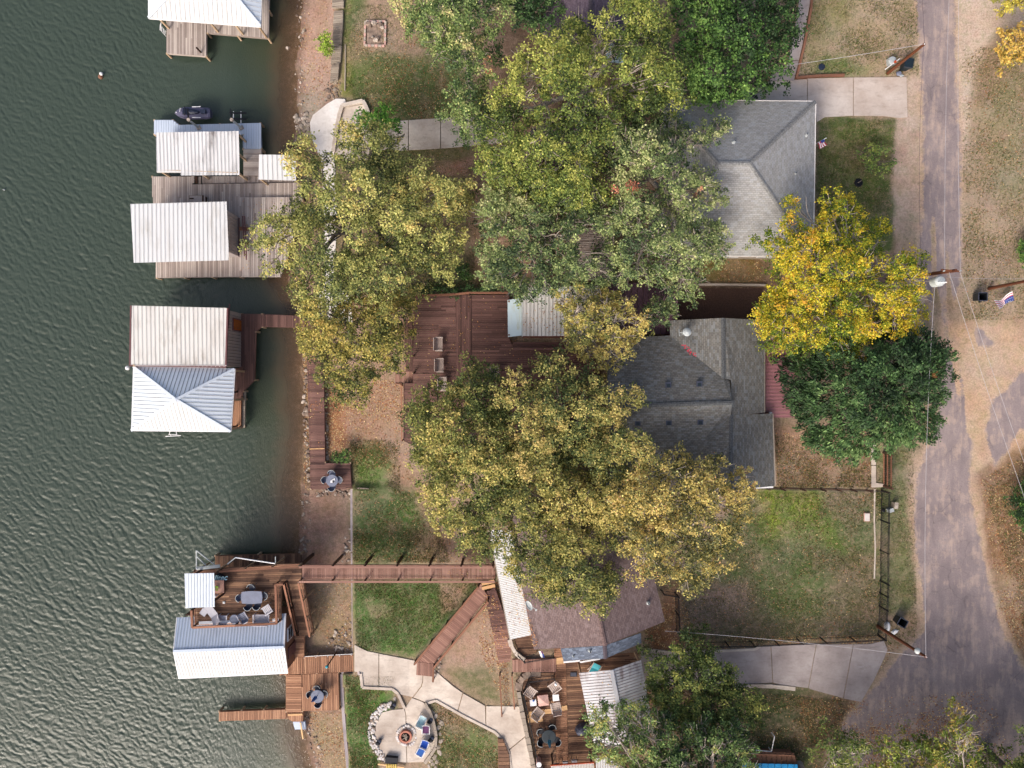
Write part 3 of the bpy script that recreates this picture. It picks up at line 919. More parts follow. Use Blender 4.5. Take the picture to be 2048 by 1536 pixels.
def deck(parent, pts, z, ang, mat='gray_wood', w=.14, L=(2.6, 4.4), fascia=True, posts=0.0, gap=.02, name='plank', seed=1, th_=.04):
    """boards laid at angle ang (degrees) inside a photo-px outline at height z"""
    rr = random.Random(seed)
    P = poly3(pts, z)
    zf = plane_fit(P)
    a = math.radians(ang)
    ex = Vector((math.cos(a), math.sin(a))); ey = Vector((-math.sin(a), math.cos(a)))
    Q = [(p.x * ex.x + p.y * ex.y, p.x * ey.x + p.y * ey.y) for p in P]
    v0 = min(q[1] for q in Q); v1 = max(q[1] for q in Q)
    n = max(1, round((v1 - v0) / w)); w = (v1 - v0) / n
    for i in range(n):
        vc = v0 + (i + .5) * w
        xs_ = []
        for k in range(len(Q)):
            (ax, ay), (bx, by) = Q[k], Q[(k + 1) % len(Q)]
            if (ay > vc) != (by > vc):
                xs_.append(ax + (bx - ax) * (vc - ay) / (by - ay))
        xs_.sort()
        for s, e in zip(xs_[::2], xs_[1::2]):
            x = s
            first = True
            while e - x > .03:
                l = rr.uniform(*L) * (rr.uniform(.4, 1) if first else 1)
                first = False
                y = min(e, x + l)
                if e - y < .6: y = e
                pa = ex * x + ey * vc; pb = ex * (y - .006) + ey * vc
                dz = rr.uniform(-.004, .004) - th_ / 2
                beam(name, (pa.x, pa.y, zf(pa.x, pa.y) + dz), (pb.x, pb.y, zf(pb.x, pb.y) + dz), w - gap, th_, mat, parent)
                x = y
    if fascia:
        for k in range(len(P)):
            A, B = P[k], P[(k + 1) % len(P)]
            if (B - A).length > .3:
                beam('fascia', A - Vector((0, 0, .16)), B - Vector((0, 0, .16)), .05, .22, mat, parent)
    if posts:
        for k in range(len(P)):
            A, B = P[k], P[(k + 1) % len(P)]
            m = max(1, round((B - A).length / posts))
            for j in range(m):
                p = A.lerp(B, j / m)
                piling(parent, p, p.z - .05)
    return P

def ground_at(x, y):
    """terrain height under a world point"""
    z = 1.0
    for _ in range(4):
        k = (H - z) / H / PPM
        z = th(x / k + 1024, 768 - y / k)
    return z

def piling(parent, p, top, mat='pale_post', s=.14):
    z = ground_at(p.x, p.y) - .3
    if top - z > .35:
        beam('piling', (p.x, p.y, z), (p.x, p.y, top), s, s, mat, parent)

def railing(parent, pts, z, h=1.0, step=2.6, mat='rust_wood', postmat='dark_wood', rails=2, topw=.14, to_ground=False, picket=0):
    P = poly3(pts, z)
    for A, B in zip(P[:-1], P[1:]):
        up = Vector((0, 0, h))
        beam('handrail', A + up, B + up, topw, .04, mat, parent)
        for r_ in range(rails):
            q = Vector((0, 0, h * (.25 + .45 * r_)))
            beam('rail', A + q, B + q, .04, .09, mat, parent)
        m = max(1, round((B - A).length / step))
        for j in range(m + 1):
            p = A.lerp(B, j / m)
            z0 = (ground_at(p.x, p.y) - .2) if to_ground else p.z - .2
            beam('post', (p.x, p.y, z0), (p.x, p.y, p.z + h - .02), .1, .1, postmat, parent)
        if picket:
            m = int((B - A).length / picket)
            for j in range(1, m):
                p = A.lerp(B, j / m)
                beam('picket', (p.x, p.y, p.z + .1), (p.x, p.y, p.z + h), .022, .022, postmat, parent)

def clip_u(P, u, val, keep_gt):
    out_ = []
    for i in range(len(P)):
        A, B = P[i], P[(i + 1) % len(P)]
        da, db = A.dot(u) - val, B.dot(u) - val
        if not keep_gt: da, db = -da, -db
        if da >= 0: out_.append(A)
        if (da >= 0) != (db >= 0): out_.append(A.lerp(B, da / (da - db)))
    return out_

def panels(parent, P, u, w, mat, rib=.03, ribw=.035, th_=.03, name='panel', gap=.034):
    """sheet-metal strips across direction u, each with its raised seam"""
    P = [Vector(p) for p in P]
    u = Vector(u).normalized()
    nrm = Vector((0, 0, 0))
    for i in range(len(P)): nrm += (P[i] - P[0]).cross(P[(i + 1) % len(P)] - P[0])
    nrm.normalize()
    if nrm.z < -.01: nrm = -nrm
    if abs(nrm.z) < .1 and nrm.x < 0: nrm = -nrm
    lo = min(p.dot(u) for p in P); hi = max(p.dot(u) for p in P)
    n = max(1, round((hi - lo) / w)); w = (hi - lo) / n
    off = wloc(parent)
    for i in range(n):
        a = lo + i * w
        q = clip_u(clip_u(P, u, a, True), u, a + w - gap, False)
        if len(q) < 3: continue
        mb = MB()
        k = len(q)
        vs = [p - off for p in q] + [p - off - nrm * th_ for p in q]
        mb.add(vs, [tuple(range(k)), tuple(range(k, 2 * k))[::-1]] + [(j, (j + 1) % k, k + (j + 1) % k, k + j) for j in range(k)], mat)
        if rib:
            r_ = clip_u(clip_u(P, u, a - 1e-4, True), u, a + ribw, False)
            if len(r_) >= 3:
                k = len(r_)
                vs = [p - off + nrm * rib for p in r_] + [p - off - nrm * .01 for p in r_]
                mb.add(vs, [tuple(range(k)), tuple(range(k, 2 * k))[::-1]] + [(j, (j + 1) % k, k + (j + 1) % k, k + j) for j in range(k)], mat)
        mb.build(name, parent, fix=False)

def roof_empty(parent, name='roof'):
    o = bpy.data.objects.new(name, None); COL.objects.link(o); o.parent = parent
    return o

def shingle_roof(parent, faces, mat, th_=.06, caps=(), name='roof', capmat=None):
    """faces: lists of world points whose first edge is the eave; UV in metres up the slope"""
    me = bpy.data.meshes.new(name)
    off = wloc(parent)
    vs = []; fs = []; uvs = []
    for F in faces:
        F = [Vector(p) for p in F]
        e = (F[1] - F[0]).normalized()
        nrm = (F[1] - F[0]).cross(F[2] - F[0]).normalized()
        if nrm.z < 0: nrm = -nrm
        s = nrm.cross(e).normalized()
        if s.z < 0: s = -s
        k = len(vs); n = len(F)
        vs += [p - off for p in F] + [p - off - Vector((0, 0, th_)) for p in F]
        fs.append(tuple(k + j for j in range(n))); fs.append(tuple(k + n + j for j in range(n))[::-1])
        for j in range(n): fs.append((k + j, k + (j + 1) % n, k + n + (j + 1) % n, k + n + j))
        uvs += [((p - F[0]).dot(e) + 50, (p - F[0]).dot(s) + 50) for p in F] * 2
    me.from_pydata([tuple(p) for p in vs], [], fs)
    uvl = me.uv_layers.new(name='UVMap')
    for l in me.loops: uvl.data[l.index].uv = uvs[l.vertex_index]
    me.materials.append(M[mat])
    o = link(name, me, parent)
    for A, B in caps:
        A = Vector(A); B = Vector(B)
        L = (B - A).length; m = max(1, int(L / .26))
        d = (B - A) / L
        side = Vector((-d.y, d.x, 0)).normalized() * .15
        mb = MB()
        rr = random.Random(int(L * 100))
        for j in range(m):
            p = A + d * (L * j / m); q_ = A + d * (L * (j + 1.05) / m)
            z = Vector((0, 0, .035 + rr.uniform(0, .015)))
            vs_ = [p - side, p + z * 1.0, p + side, q_ - side + z * .3, q_ + z * 1.5, q_ + side + z * .3]
            vs_ = [Vector(x) + Vector((0, 0, .012)) for x in vs_]
            mb.add(vs_, [(0, 1, 4, 3), (1, 2, 5, 4), (3, 4, 5)], {'shingle_gray': 'cap_gray', 'shingle_dark': 'cap_dark', 'shingle_brown': 'cap_brown', 'shingle_plum': 'cap_plum'}[capmat or mat])
        c = mb.build('ridge_cap', o, fix=False, loc=None)
        for v_ in c.data.vertices: v_.co = v_.co - off
    return o

def walls(parent, P, z0, z1, mat, name='wall', inset=.0):
    """P: world xy ring; one wall object per side"""
    c = sum((Vector((p[0], p[1], 0)) for p in P), Vector()) / len(P)
    R = [Vector((p[0], p[1], 0)) + (c - Vector((p[0], p[1], 0))).normalized() * inset for p in P]
    out_ = []
    for i in range(len(R)):
        A, B = R[i], R[(i + 1) % len(R)]
        m = (z0 + z1) / 2
        out_.append(beam(name, A + Vector((0, 0, m)), B + Vector((0, 0, m)), .12, z1 - z0, mat, parent))
    return out_

def window(parent, A, B, z0, z1, mat='glass', frame='white_paint', name='window', out_=Vector((0, 0, 0))):
    """window between two world xy points on a wall, pane and frame"""
    A = Vector((A[0], A[1], 0)) + out_; B = Vector((B[0], B[1], 0)) + out_
    m = Vector((0, 0, (z0 + z1) / 2))
    f = MB()
    d = (B - A).normalized()
    for p in (A, B): f.bar(p + Vector((0, 0, z0)), p + Vector((0, 0, z1)), .07, .18, frame)
    for z in (z0, z1): f.bar(A + Vector((0, 0, z)), B + Vector((0, 0, z)), .18, .07, frame)
    f.bar(A + m, B + m, .16, .04, frame)
    o = f.build(name, parent)
    g = MB(); g.bar(A + m, B + m, .15, z1 - z0 - .04, mat)
    g.build('pane', o)
    # pane is placed in the window's own frame
    return o

# ================================================================== concrete, kerbs, paths
def slabs(name, label, cat, polys, mat, off=.06, thick=.14, step=60):
    t = thing(name, label, cat, (0, 0, 0))
    c = np.mean([p for q in polys for p in q], 0)
    for i, q in enumerate(polys):
        draped('slab', q, off, mat, thick, step, t, kind=None)
    t['kind'] = 'structure'
    for k in ('category', 'label'):
        if k in t and not label: del t[k]
    return t

slabs('driveway', '', '', [[(1480,172),(1540,163),(1614,158),(1614,203),(1480,203)], [(1615.5,157),(1706,155),(1706,231),(1650,234),(1634,244),(1630,203),(1615.5,203)],
      [(1707.5,155),(1813,154),(1815,234),(1800,236),(1770,232),(1707.5,231)]], 'concrete_pink')
slabs('path', '', '', [[(1602,-60),(1624,-60),(1621,0),(1613,45),(1592,45),(1599,0)], [(1591.7,46.5),(1612.7,46.5),(1605,90),(1598,120),(1577,120),(1585,80)], [(1576.6,121.5),(1597.6,121.5),(1588,161),(1540,161),(1545,139),(1573,138)]], 'concrete_gray', .12)
slabs('lakeside_patio', '', '', [[(620,245),(626,230),(655,207),(672,197),(690,198),(692,210),(683,222),(680,232),(668,305),(668,318),(641,318),(622,275)]], 'concrete_white', .16, .3)
slabs('path', '', '', [[(686,216),(727,209),(745,240),(742,262),(676,262)], [(675.8,263.5),(742,263.5),(742,320),(669,320)], [(797,242),(816,240.5),(816,300),(797,301)], [(817.5,240.5),(880.5,236),(880.5,297),(817.5,300)], [(882,236),(937,232),(962,240),(1010,240),(1010,285),(960,290),(882,297)],
      [(742,243),(796,243),(796,300),(742,300)]], 'concrete', .08)
slabs('path', '', '', [[(641,319.5),(669,319.5),(673,400),(647,400)], [(647,401.5),(673,401.5),(672,480),(649,480)], [(649,481.5),(672,481.5),(666,560),(650,560)], [(650,561.5),(666,561.5),(700,596),(705,650),(640,650),(636,600)]], 'concrete_white', .09)
slabs('path', '', '', [
    [(709,1290),(735,1303),(757,1307),(757,1375),(725,1374),(722,1345),(709,1343)],
    [(758.5,1307.5),(832,1322),(845,1330),(845,1361),(842,1372),(825,1394),(797,1388),(785,1377),(758.5,1375)],
    [(846.5,1331),(866,1338),(905,1372),(925,1386),(914,1424),(872,1400),(853,1405),(826.5,1394.5),(843.5,1373),(846.5,1362)],
    [(926.5,1387),(970,1412),(971,1451),(925,1429.5),(915.5,1424.5)],
    [(972.5,1412.5),(1040,1413),(1047,1440),(1053,1470),(1016,1500),(1008,1480),(990,1462),(972.5,1452)],
    [(1053.4,1472),(1062,1536),(1066,1590),(1026,1590),(1020,1515),(1017,1502)]], 'concrete', .07)
slabs('fire_pit_patio', '', '', [
    [(808,1418),(811,1430),(813,1525),(800,1524),(775,1520),(760,1500),(750,1470),(752,1445),(765,1425),(785,1420)],
    [(809.5,1417.5),(824,1396),(845,1404),(853,1410),(866,1430),(872,1460),(870,1490),(855,1520),(848,1524),(814.5,1525),(812.5,1430)]], 'concrete', .05)
slabs('driveway', '', '', [
    [(1282,1300),(1345,1306),(1425,1303),(1425,1371),(1282,1374)],
    [(1426.5,1303),(1512,1299),(1519,1292),(1541,1291),(1545,1365),(1490,1368),(1426.5,1371)],
    [(1542.5,1291),(1632,1289),(1616,1376),(1560,1369),(1546.5,1365)],
    [(1633.5,1289),(1706,1289),(1686,1396),(1620,1378),(1617.5,1376)],
    [(1707.5,1289),(1740,1288),(1768,1282),(1775,1300),(1770,1312),(1748,1360),(1722,1404),(1687.5,1397)]], 'concrete_gray', .06)
slabs('path', '', '', [[(1743,890),(1752,890),(1752,930),(1743,930)], [(1743,931.5),(1752,931.5),(1752,966),(1770,968),(1770,974),(1743,975)]], 'concrete', .1)
draped('plum_gravel_strip', [(1356,577),(1525,577),(1525,636),(1356,636)], .03, 'gravel_brown', .05)

def kerb(label, pts, mat, w=.16, h=.14, cat='kerb', zoff=.0, name='kerb', unitlen=None, group=None):
    """kerb or low wall of butted blocks following the ground"""
    P = [G(*p) for p in pts]
    c = P[len(P) // 2]
    t = thing(name, label, cat, c, group=group)
    rr = random.Random(len(label))
    for A, B in zip(P[:-1], P[1:]):
        L = (B - A).length
        n = max(1, round(L / unitlen)) if unitlen else 1
        for j in range(n):
            a = A.lerp(B, j / n); b = A.lerp(B, (j + .97) / n if unitlen else 1)
            dz = Vector((0, 0, zoff + h / 2 - .05 + (rr.uniform(-.012, .012) if unitlen else 0)))
            beam('block' if unitlen else 'length', a + dz, b + dz, w * (rr.uniform(.88, 1.1) if unitlen else 1), h + .1, mat, t)
    return t

kerb('rusty timber edging between lawn and upper driveway', [(1592,157),(1640,153),(1687,152)], 'rust_wood', .18, .25, 'edging')
kerb('long rust-topped timber edging beside the pale path at top right', [(1624,-40),(1620,20),(1607,90),(1591,158)], 'rust_wood', .16, .3, 'edging')
kerb('curved pale concrete kerb of the raised lakeside patio', [(668,305),(674,262),(680,232),(686,213),(727,204),(733,215),(738,228)], 'concrete', .3, .35)
kerb('tall pale retaining seawall cap along the south lawn', [(704,978),(704,1050),(705,1127),(706,1180),(707,1290),(707,1310)], 'seawall', .22, .12, 'wall')
kerb('seawall with metal cap beside the narrow green lawn strip', [(684,1347),(686,1400),(691,1470),(697,1536),(702,1600)], 'seawall', .26, .2, 'wall')
kerb('short purple-grey wall at the head of the lawn strip', [(684,1346),(706,1343),(722,1346)], 'seawall', .25, .18, 'wall')
kerb('pale raised edge of the stepped path round the lawn corner', [(722,1346),(725,1374),(785,1377),(796,1386),(810,1416)], 'concrete', .22, .16)
kerb('raised edge of the path curving down past the fire pit lawn', [(852,1406),(872,1400),(925,1430),(990,1463),(1008,1481),(1018,1505),(1024,1560)], 'concrete', .2, .16)
kerb('low curved retaining wall east of the fire pit', [(851,1404),(862,1424),(869,1446),(873,1470),(872,1492),(862,1508),(850,1524)], 'siding_gray', .22, .3, 'wall', unitlen=.6)
kerb('driveway kerb on the fence side of the grey driveway', [(1290,1298),(1345,1305),(1425,1302),(1510,1298),(1520,1291)], 'concrete', .2, .12)
kerb('pale brick edging along the south rim of the grey driveway', [(1462,1374),(1500,1371),(1545,1372),(1590,1377)], 'concrete', .3, .12, 'edging', unitlen=.3)
kerb('thin pale border strip down the fenced garden', [(1749,978),(1748,1040),(1750,1095),(1748,1157)], 'concrete', .1, .07, 'edging')
kerb('white kerb between slate house and mossy strip', [(1395,570),(1450,570),(1530,571)], 'concrete', .16, .3)
kerb('wooden edging board left of the broken boardwalk', [(691,90),(691,130),(690,182)], 'old_wood', .08, .12, 'edging')
kerb('timber edging under the maroon deck corner', [(703,978),(720,976),(738,977)], 'old_wood', .08, .14, 'edging')

# ================================================================== docks and boathouses
def centre(pts, z):
    c = np.mean(np.array(pts, float), 0)
    return W(c[0], c[1], z)

# --- far north boathouse (pyramid roof cut by the top edge)
t = thing('boathouse', 'pale hip-roofed open boathouse cut off by the top edge of the photo', 'boathouse', W(410, -60, 0))
c4 = [W(297,36,4.2), W(521,53,4.2), W(527,-200,4.2), W(297,-200,4.2)]; ap = W(409,-83,6.0)
r_ = roof_empty(t)
for i, m_ in enumerate(('white_metal', 'pale_metal', 'pale_metal', 'pale_metal')):  # white roof; shade painted as bluer metal on all but the south slope
    A, B = c4[i], c4[(i + 1) % 4]
    panels(r_, [A, B, ap], B - A, .36, m_)
    hp = A.lerp(ap, .5)
    beam('hip_cap', A + Vector((0, 0, .05)), ap + Vector((0, 0, .05)), .22, .05, 'pale_metal', r_)
    beam('gutter', A - Vector((0, 0, .08)), B - Vector((0, 0, .08)), .08, .14, 'white_paint', t)
for p in ((338,57),(436,64),(486,69),(533,75),(338,-60),(533,-60)):
    q = W(p[0], p[1], .95); beam('post', (q.x, q.y, .9), (q.x, q.y, 4.2), .13, .13, 'pale_post', t)
t = thing('dock', 'rosy-grey dock under the hip-roofed boathouse at the top edge', 'dock', W(420, 20, 0))
deck(t, [(334,-150),(412,-150),(412,112),(333,106)], .95, 90, 'gray_wood', posts=2.6, seed=3)
deck(t, [(414,-200),(541,-200),(536,76),(414,65)], .95, 90, 'gray_wood', posts=2.2, seed=4)
q = W(402, 105, .95); beam('mooring_post', (q.x, q.y, .2), (q.x, q.y, 1.9), .1, .1, 'dark_wood', t)
mb = MB()
for dx in (-.2, .2): mb.tube([W(333,52,.9) + Vector((dx * .2, dx, .9)), W(331,58,.9) + Vector((-.3, dx, .3)), W(331,58,.9) + Vector((-.35, dx, -1.0))], .025, .025, 'white_paint', 5)
for k in range(4): mb.bar(W(331,58,.9) + Vector((-.35, -.2, .2 - k * .3)), W(331,58,.9) + Vector((-.35, .2, .2 - k * .3)), .05, .03, 'white_paint')
tag(mb.build('swim_ladder', loc=W(331,58,.3)), 'white swim ladder on the lake side of the top dock', 'ladder')

# --- boathouse 1 (metal deck, jet ski)
t = thing('dock', 'blue-grey metal walkway beside the jet ski', 'dock', W(420, 255, 0))
deck(t, [(308,240),(345,240),(358,250),(520,246),(522,297),(486,297),(486,268),(308,268)], 1.0, 90, 'blue_metal', w=.2, L=(6, 8), posts=3, gap=.016, seed=5, th_=.05)
t = thing('dock', 'narrow silvered boardwalk east of the flat-roofed boathouse', 'dock', W(505, 330, 0))
deck(t, [(487,298.5),(522,298.5),(522,351),(487,351)], 1.0, 0, 'gray_wood', posts=2, seed=6)
t = thing('boathouse', 'flat white-roofed boathouse with streaky stains and a notched corner', 'boathouse', W(400, 305, 0))
r_ = roof_empty(t)
panels(r_, [W(314,343,3.1), W(362,343,3.1), W(362,264,3.35), W(312,265,3.35)], (1,0,0), .3, 'stained_white')
panels(r_, [W(362,351,3.08), W(479,350,3.08), W(478,262,3.37), W(362,264,3.37)], (1,0,0), .3, 'stained_white')
R4 = [W(318,340,3), W(476,346,3), W(475,268,3), W(316,269,3)]
for p in R4 + [R4[0].lerp(R4[1], .5), R4[2].lerp(R4[3], .5), R4[1].lerp(R4[2], .5)]: beam('post', (p.x, p.y, -.5), (p.x, p.y, 3.0), .14, .14, 'pale_post', t)
for i in range(4): beam('header', R4[i], R4[(i + 1) % 4], .06, .22, 'pale_post', t)
beam('wall', R4[3].lerp(R4[0], 0) - Vector((0, 0, .9)), R4[0] - Vector((0, 0, .9)), .06, 1.7, 'wall_metal', t)
beam('gutter', W(314,344,3.05), W(362,344,3.05), .1, .1, 'cream_metal', t)
t = thing('storage_shed', 'small white-roofed shed half hidden under the olive oak', 'shed', W(548, 335, 0))
r_ = roof_empty(t)
panels(r_, [W(517,359,3.1), W(592,361,3.1), W(592,310,3.3), W(518,309,3.3)], (1,0,0), .4, 'white_metal')
S4 = [W(520,357,3), W(590,359,3), W(590,313,3), W(521,312,3)]
for p in S4: beam('post', (p.x, p.y, .5), (p.x, p.y, 3.05), .12, .12, 'pale_post', t)
beam('wall', S4[2] - Vector((0, 0, .9)), S4[3] - Vector((0, 0, .9)), .06, 1.9, 'siding_gray', t)

# --- big grey dock
t = thing('dock', 'large silvered board dock between the two white boathouses', 'dock', W(440, 450, 0))
deck(t, [(304,353),(383,353),(383,369),(600,365),(604,400),(560,470),(480,470),(480,553),(313,555)], 1.0, 90, 'gray_wood', w=.15, L=(3.2, 5), posts=2.6, seed=8)
deck(t, [(404,352.5),(590,352.5),(590,363.5),(404,366.5)], .82, 90, 'gray_wood', w=.15, seed=9)
for k in range(3):
    A = W(387 + k * 6, 353, .95 - k * .0); B = W(387 + k * 6, 367, .95)
    beam('step', A + Vector((0, 0, .1 - k * .08)), B + Vector((0, 0, .1 - k * .08)), .2, .05, 'dark_wood' if k % 2 else 'gray_wood', t)
t = thing('raised_platform', 'raised grey board platform east of the big white boathouse', 'dock', W(530, 470, 0))
deck(t, [(479,395),(578,394),(590,470),(560,553),(481,553)], 1.28, 90, 'gray_wood', w=.15, L=(3.2, 5), seed=10)
mb = MB()
for x0, y0, x1, y1 in ((485,432,489,512),(489,432,493,520)):
    mb.bar(W(x0,y0,1.75), W(x1,y1,1.75), .08, .06, 'maroon_trim')
for y in (457,487):
    mb.bar(W(479,y,1.55), W(497,y+1,1.55), .3, .07, 'rust_wood'); mb.box(W(481,y,1.4), (.1,.25,.3), 'dark_wood'); mb.box(W(495,y+1,1.4), (.1,.25,.3), 'dark_wood')
tag(mb.build('boat_skid', loc=W(490,470,1.3)), 'two long red skids on low trestles beside the ribbed wall', 'boat skid')
mb = MB()
mb.box(W(395,398,1.35), (1.15,.45,.65), 'old_wood'); mb.box(W(395,398,1.7), (1.25,.5,.05), 'gray_wood'); mb.box(W(409,399,1.4), (.12,.5,.75), 'dark_wood'); mb.box(W(383,397,1.78), (.3,.08,.1), 'dark_wood')
tag(mb.build('fish_cleaning_bench', loc=W(395,398,1.0)), 'grey wooden work bench against the big white boathouse', 'bench')

def box_boathouse(label, roof_px, zr, base_e, zd, roofm, wallm, wd, drop=.0, trim=None, panelw=.33):
    t = thing('boathouse', label, 'boathouse', centre(roof_px, 0))
    R = [W(*p, zr) for p in roof_px]          # NW, NE, SE, SW
    R[2].z -= drop; R[3].z -= drop
    r_ = roof_empty(t)
    panels(r_, R, (1, 0, 0), panelw, roofm)
    (ex, y0), (_, y1) = base_e
    NE, SE = W(ex, y0, zd), W(ex, y1, zd)
    xw = (R[0].x + R[3].x) / 2 + .25
    NW_, SW_ = Vector((xw, NE.y, zd)), Vector((xw, SE.y, zd))
    if trim:
        for A, B in ((R[0], R[3]), (R[3], R[2]), (R[1], R[2])):
            beam('trim', A - Vector((0, 0, .05)), B - Vector((0, 0, .05)), .12, .16, trim, t)
    zt = zr - .1
    panels(t, [NE, SE, Vector((SE.x, SE.y, zt - drop)), Vector((NE.x, NE.y, zt))], (0, 1, 0), .25, wallm, rib=.025, ribw=.03, name='wall_panel')
    for A, B in ((NE, NW_), (SE, SW_)):
        beam('wall', (A.x, A.y, (zd + zt) / 2), (B.x, B.y, (zd + zt) / 2), .08, zt - zd, wallm, t)
    for p in (NW_, SW_, NW_.lerp(SW_, .5)): beam('post', (p.x, p.y, -1), (p.x, p.y, zt), .16, .16, 'pale_post', t)
    return t, NE, SE

t, NE, SE = box_boathouse('big plain white-roofed boathouse with grey ribbed east wall', [(261,408),(453,403),(457,520),(266,525)], 4.2, ((479,437),(479,513)), 1.0, 'white_metal', 'wall_metal', 'gray_wood', .12)
for A, B in ((NE, SE),): beam('corner_trim', A + Vector((.06, 0, .15)), B + Vector((.06, 0, .15)), .05, .3, 'maroon_trim', t)
t, NE, SE = box_boathouse('cream-roofed boathouse with maroon trim and amber door', [(262,611),(455,616),(450,734),(258,731)], 4.5, ((482,628),(480,733)), 1.1, 'cream_metal', 'wall_metal', 'red_wood', .15, 'maroon_trim')
mb = MB(); mb.box(W(481,652,1.1) + Vector((.06, 0, 1.0)), (.06, .85, 1.9), 'orange_glass')
for dy in (-.46, .46): mb.box(W(481,652,1.1) + Vector((.08, dy, 1.0)), (.1, .08, 2.0), 'maroon_trim')
mb.box(W(481,652,1.1) + Vector((.08, 0, 2.0)), (.1, 1.0, .08), 'maroon_trim')
d_ = mb.build('door', t)
mb = MB(); mb.box(W(481,658,1.1) + Vector((.12, 0, .95)), (.05, .05, .12), 'black_metal'); mb.build('handle', d_).location = -d_.location
beam('brace', NE + Vector((.1, .5, 2.9)), NE + Vector((.1, -1.4, 3.2)), .06, .12, 'maroon_trim', t)

t = thing('boathouse', 'pyramid-roofed boat shelter of pale ribbed metal on posts', 'boathouse', W(365, 800, 0))
c4 = [W(263,861,4.0), W(461,863,4.0), W(469,738,4.0), W(267,733,4.0)]; ap = W(352,799,5.7)
r_ = roof_empty(t)
for i, m_ in enumerate(('white_metal', 'pale_metal', 'pale_metal', 'pale_metal')):  # south slope in plain white, shade put into the colour of the other three
    A, B = c4[i], c4[(i + 1) % 4]
    panels(r_, [A, B, ap], B - A, .3, m_)
    beam('hip_cap', A + Vector((0, 0, .05)), ap + Vector((0, 0, .05)), .2, .05, 'pale_metal', r_)
    beam('gutter', A - Vector((0, 0, .1)), B - Vector((0, 0, .1)), .1, .14, 'white_paint', t)
    k = A.lerp(ap, .06); beam('post', (k.x, k.y, -1), (k.x, k.y, 4.0), .16, .16, 'pale_post', t)
    k = A.lerp(B, .5).lerp(ap, .06); beam('post', (k.x, k.y, -1), (k.x, k.y, 4.0), .16, .16, 'pale_post', t)
beam('downpipe', W(468,752,3.9), W(464,797,3.9), .08, .08, 'white_paint', t)
t = thing('dock', 'maroon L-shaped dock around the amber-door boathouse', 'dock', W(500, 700, 0))
deck(t, [(524,628.5),(611,632),(611,655),(524,653)], 1.1, 90, 'red_wood', posts=2.4, seed=12)
deck(t, [(482,628),(523,628.5),(523,653.5),(511,663),(508,760),(486,783),(482,797),(400,797),(400,737),(480,737)], 1.1, 90, 'red_wood', posts=3.0, seed=13)
deck(t, [(462,797),(482,797),(481,857),(462,857)], 1.1, 90, 'tan_wood', seed=14)
deck(t, [(483,784),(490,783),(488,855),(482,856)], .85, 90, 'old_wood', seed=15)
for p in ((476,744),(474,784),(474,852)):
    q = W(*p, 1.1); beam('post', (q.x, q.y, 1.1), (q.x, q.y, 3.9), .12, .12, 'dark_wood', t)
mb = MB()
for dx in (-.22, .22): mb.tube([W(346,862,2.4) + Vector((dx, .3, 0)), W(346,868,2.2) + Vector((dx * 1.3, 0, 0)), W(347,872,.0) + Vector((dx * 1.8, 0, -.5))], .03, .03, 'white_paint', 5)
for k in range(4): mb.bar(W(346,869,2.0 - k * .45) + Vector((-.35, 0, 0)), W(346,869,2.0 - k * .45) + Vector((.35, 0, 0)), .05, .03, 'white_paint')
mb.bar(W(331,873,.6), W(362,871,.6), .06, .05, 'white_paint')
tag(mb.build('boat_ladder', loc=W(346,866,1)), 'white ladder and rail below the pyramid-roofed shelter', 'ladder')
mb = MB(); mb.lathe(W(257,736,3.2), [(.05,0),(.18,.1),(.16,.25),(.05,.32)], 'white_paint', 10); mb.bar(W(260,733,3.3), W(257,736,3.2), .05, .05, 'white_paint')
tag(mb.build('dock_light', loc=W(257,736,3.2)), 'white lamp on the lake corner of the cream-roofed boathouse', 'lamp')

# --- shore boardwalk
t = thing('boardwalk', 'long maroon boardwalk along the shore ending in a square platform', 'boardwalk', W(630, 830, .6))
deck(t, [(612,632),(646,632),(650,925),(620,925)], .95, 0, 'red_wood', w=.145, posts=2.4, seed=20)
deck(t, [(620,926.5),(700,926.5),(703,976),(621,978)], .95, 0, 'red_wood', w=.145, posts=2.4, seed=21)
beam('plank', W(619,898,.99), W(649,897,.99), .09, .02, 'new_wood', t)  # galvanised sheet; also carries the shade painted on the dock house's north slope
t = thing('boardwalk', 'broken grey boardwalk sagging in sections at the top shore', 'boardwalk', W(674, 90, .4))  # pale blue sheet; also the shade tone painted on hip slopes off the sun
for i, q in enumerate([[(667,-60),(688,-60),(687,14),(664,14)], [(668,24),(686,20),(685,52),(666,56)], [(667,58),(685,54),(682,89),(664,94)], [(664,96),(683,91),(680,124),(662,128)], [(663,130),(679,126),(675,158),(660,164)]]):
    deck(t, q, [.75 + .05 * i, .85, .8, .7], 4, 'old_wood', w=.16, L=(3, 4), fascia=True, seed=30 + i)

# ================================================================== south dock house
t = thing('dock', 'lower dark plank dock beneath the upper party deck', 'dock', W(515, 1160, 0))
deck(t, [(430,1112),(601,1108),(603,1200),(432,1200)], 1.0, 90, 'brown_wood', posts=3, seed=40)
t = thing('dock', 'orange-brown plank dock joining dock house and seawall', 'dock', W(640, 1340, 0))
deck(t, [(583,1272),(608,1272),(608,1314),(583,1314)], 1.0, 0, 'tan_wood', seed=41, posts=2.4)
deck(t, [(560,1315.5),(706,1310),(706,1343),(560,1350)], 1.02, 92, 'tan_wood', w=.155, gap=.03, seed=42, posts=2.6)
deck(t, [(572,1351.5),(603,1350),(603,1423),(572,1424)], .98, 0, 'tan_wood', seed=43, posts=2.4)
deck(t, [(604.5,1349),(676,1345.5),(678,1420),(604.5,1422)], .98, 92, 'tan_wood', seed=44, posts=2.6)
deck(t, [(438,1424),(572,1419),(573,1437.5),(439,1442)], .9, 88, 'tan_wood', seed=45, posts=2.2)
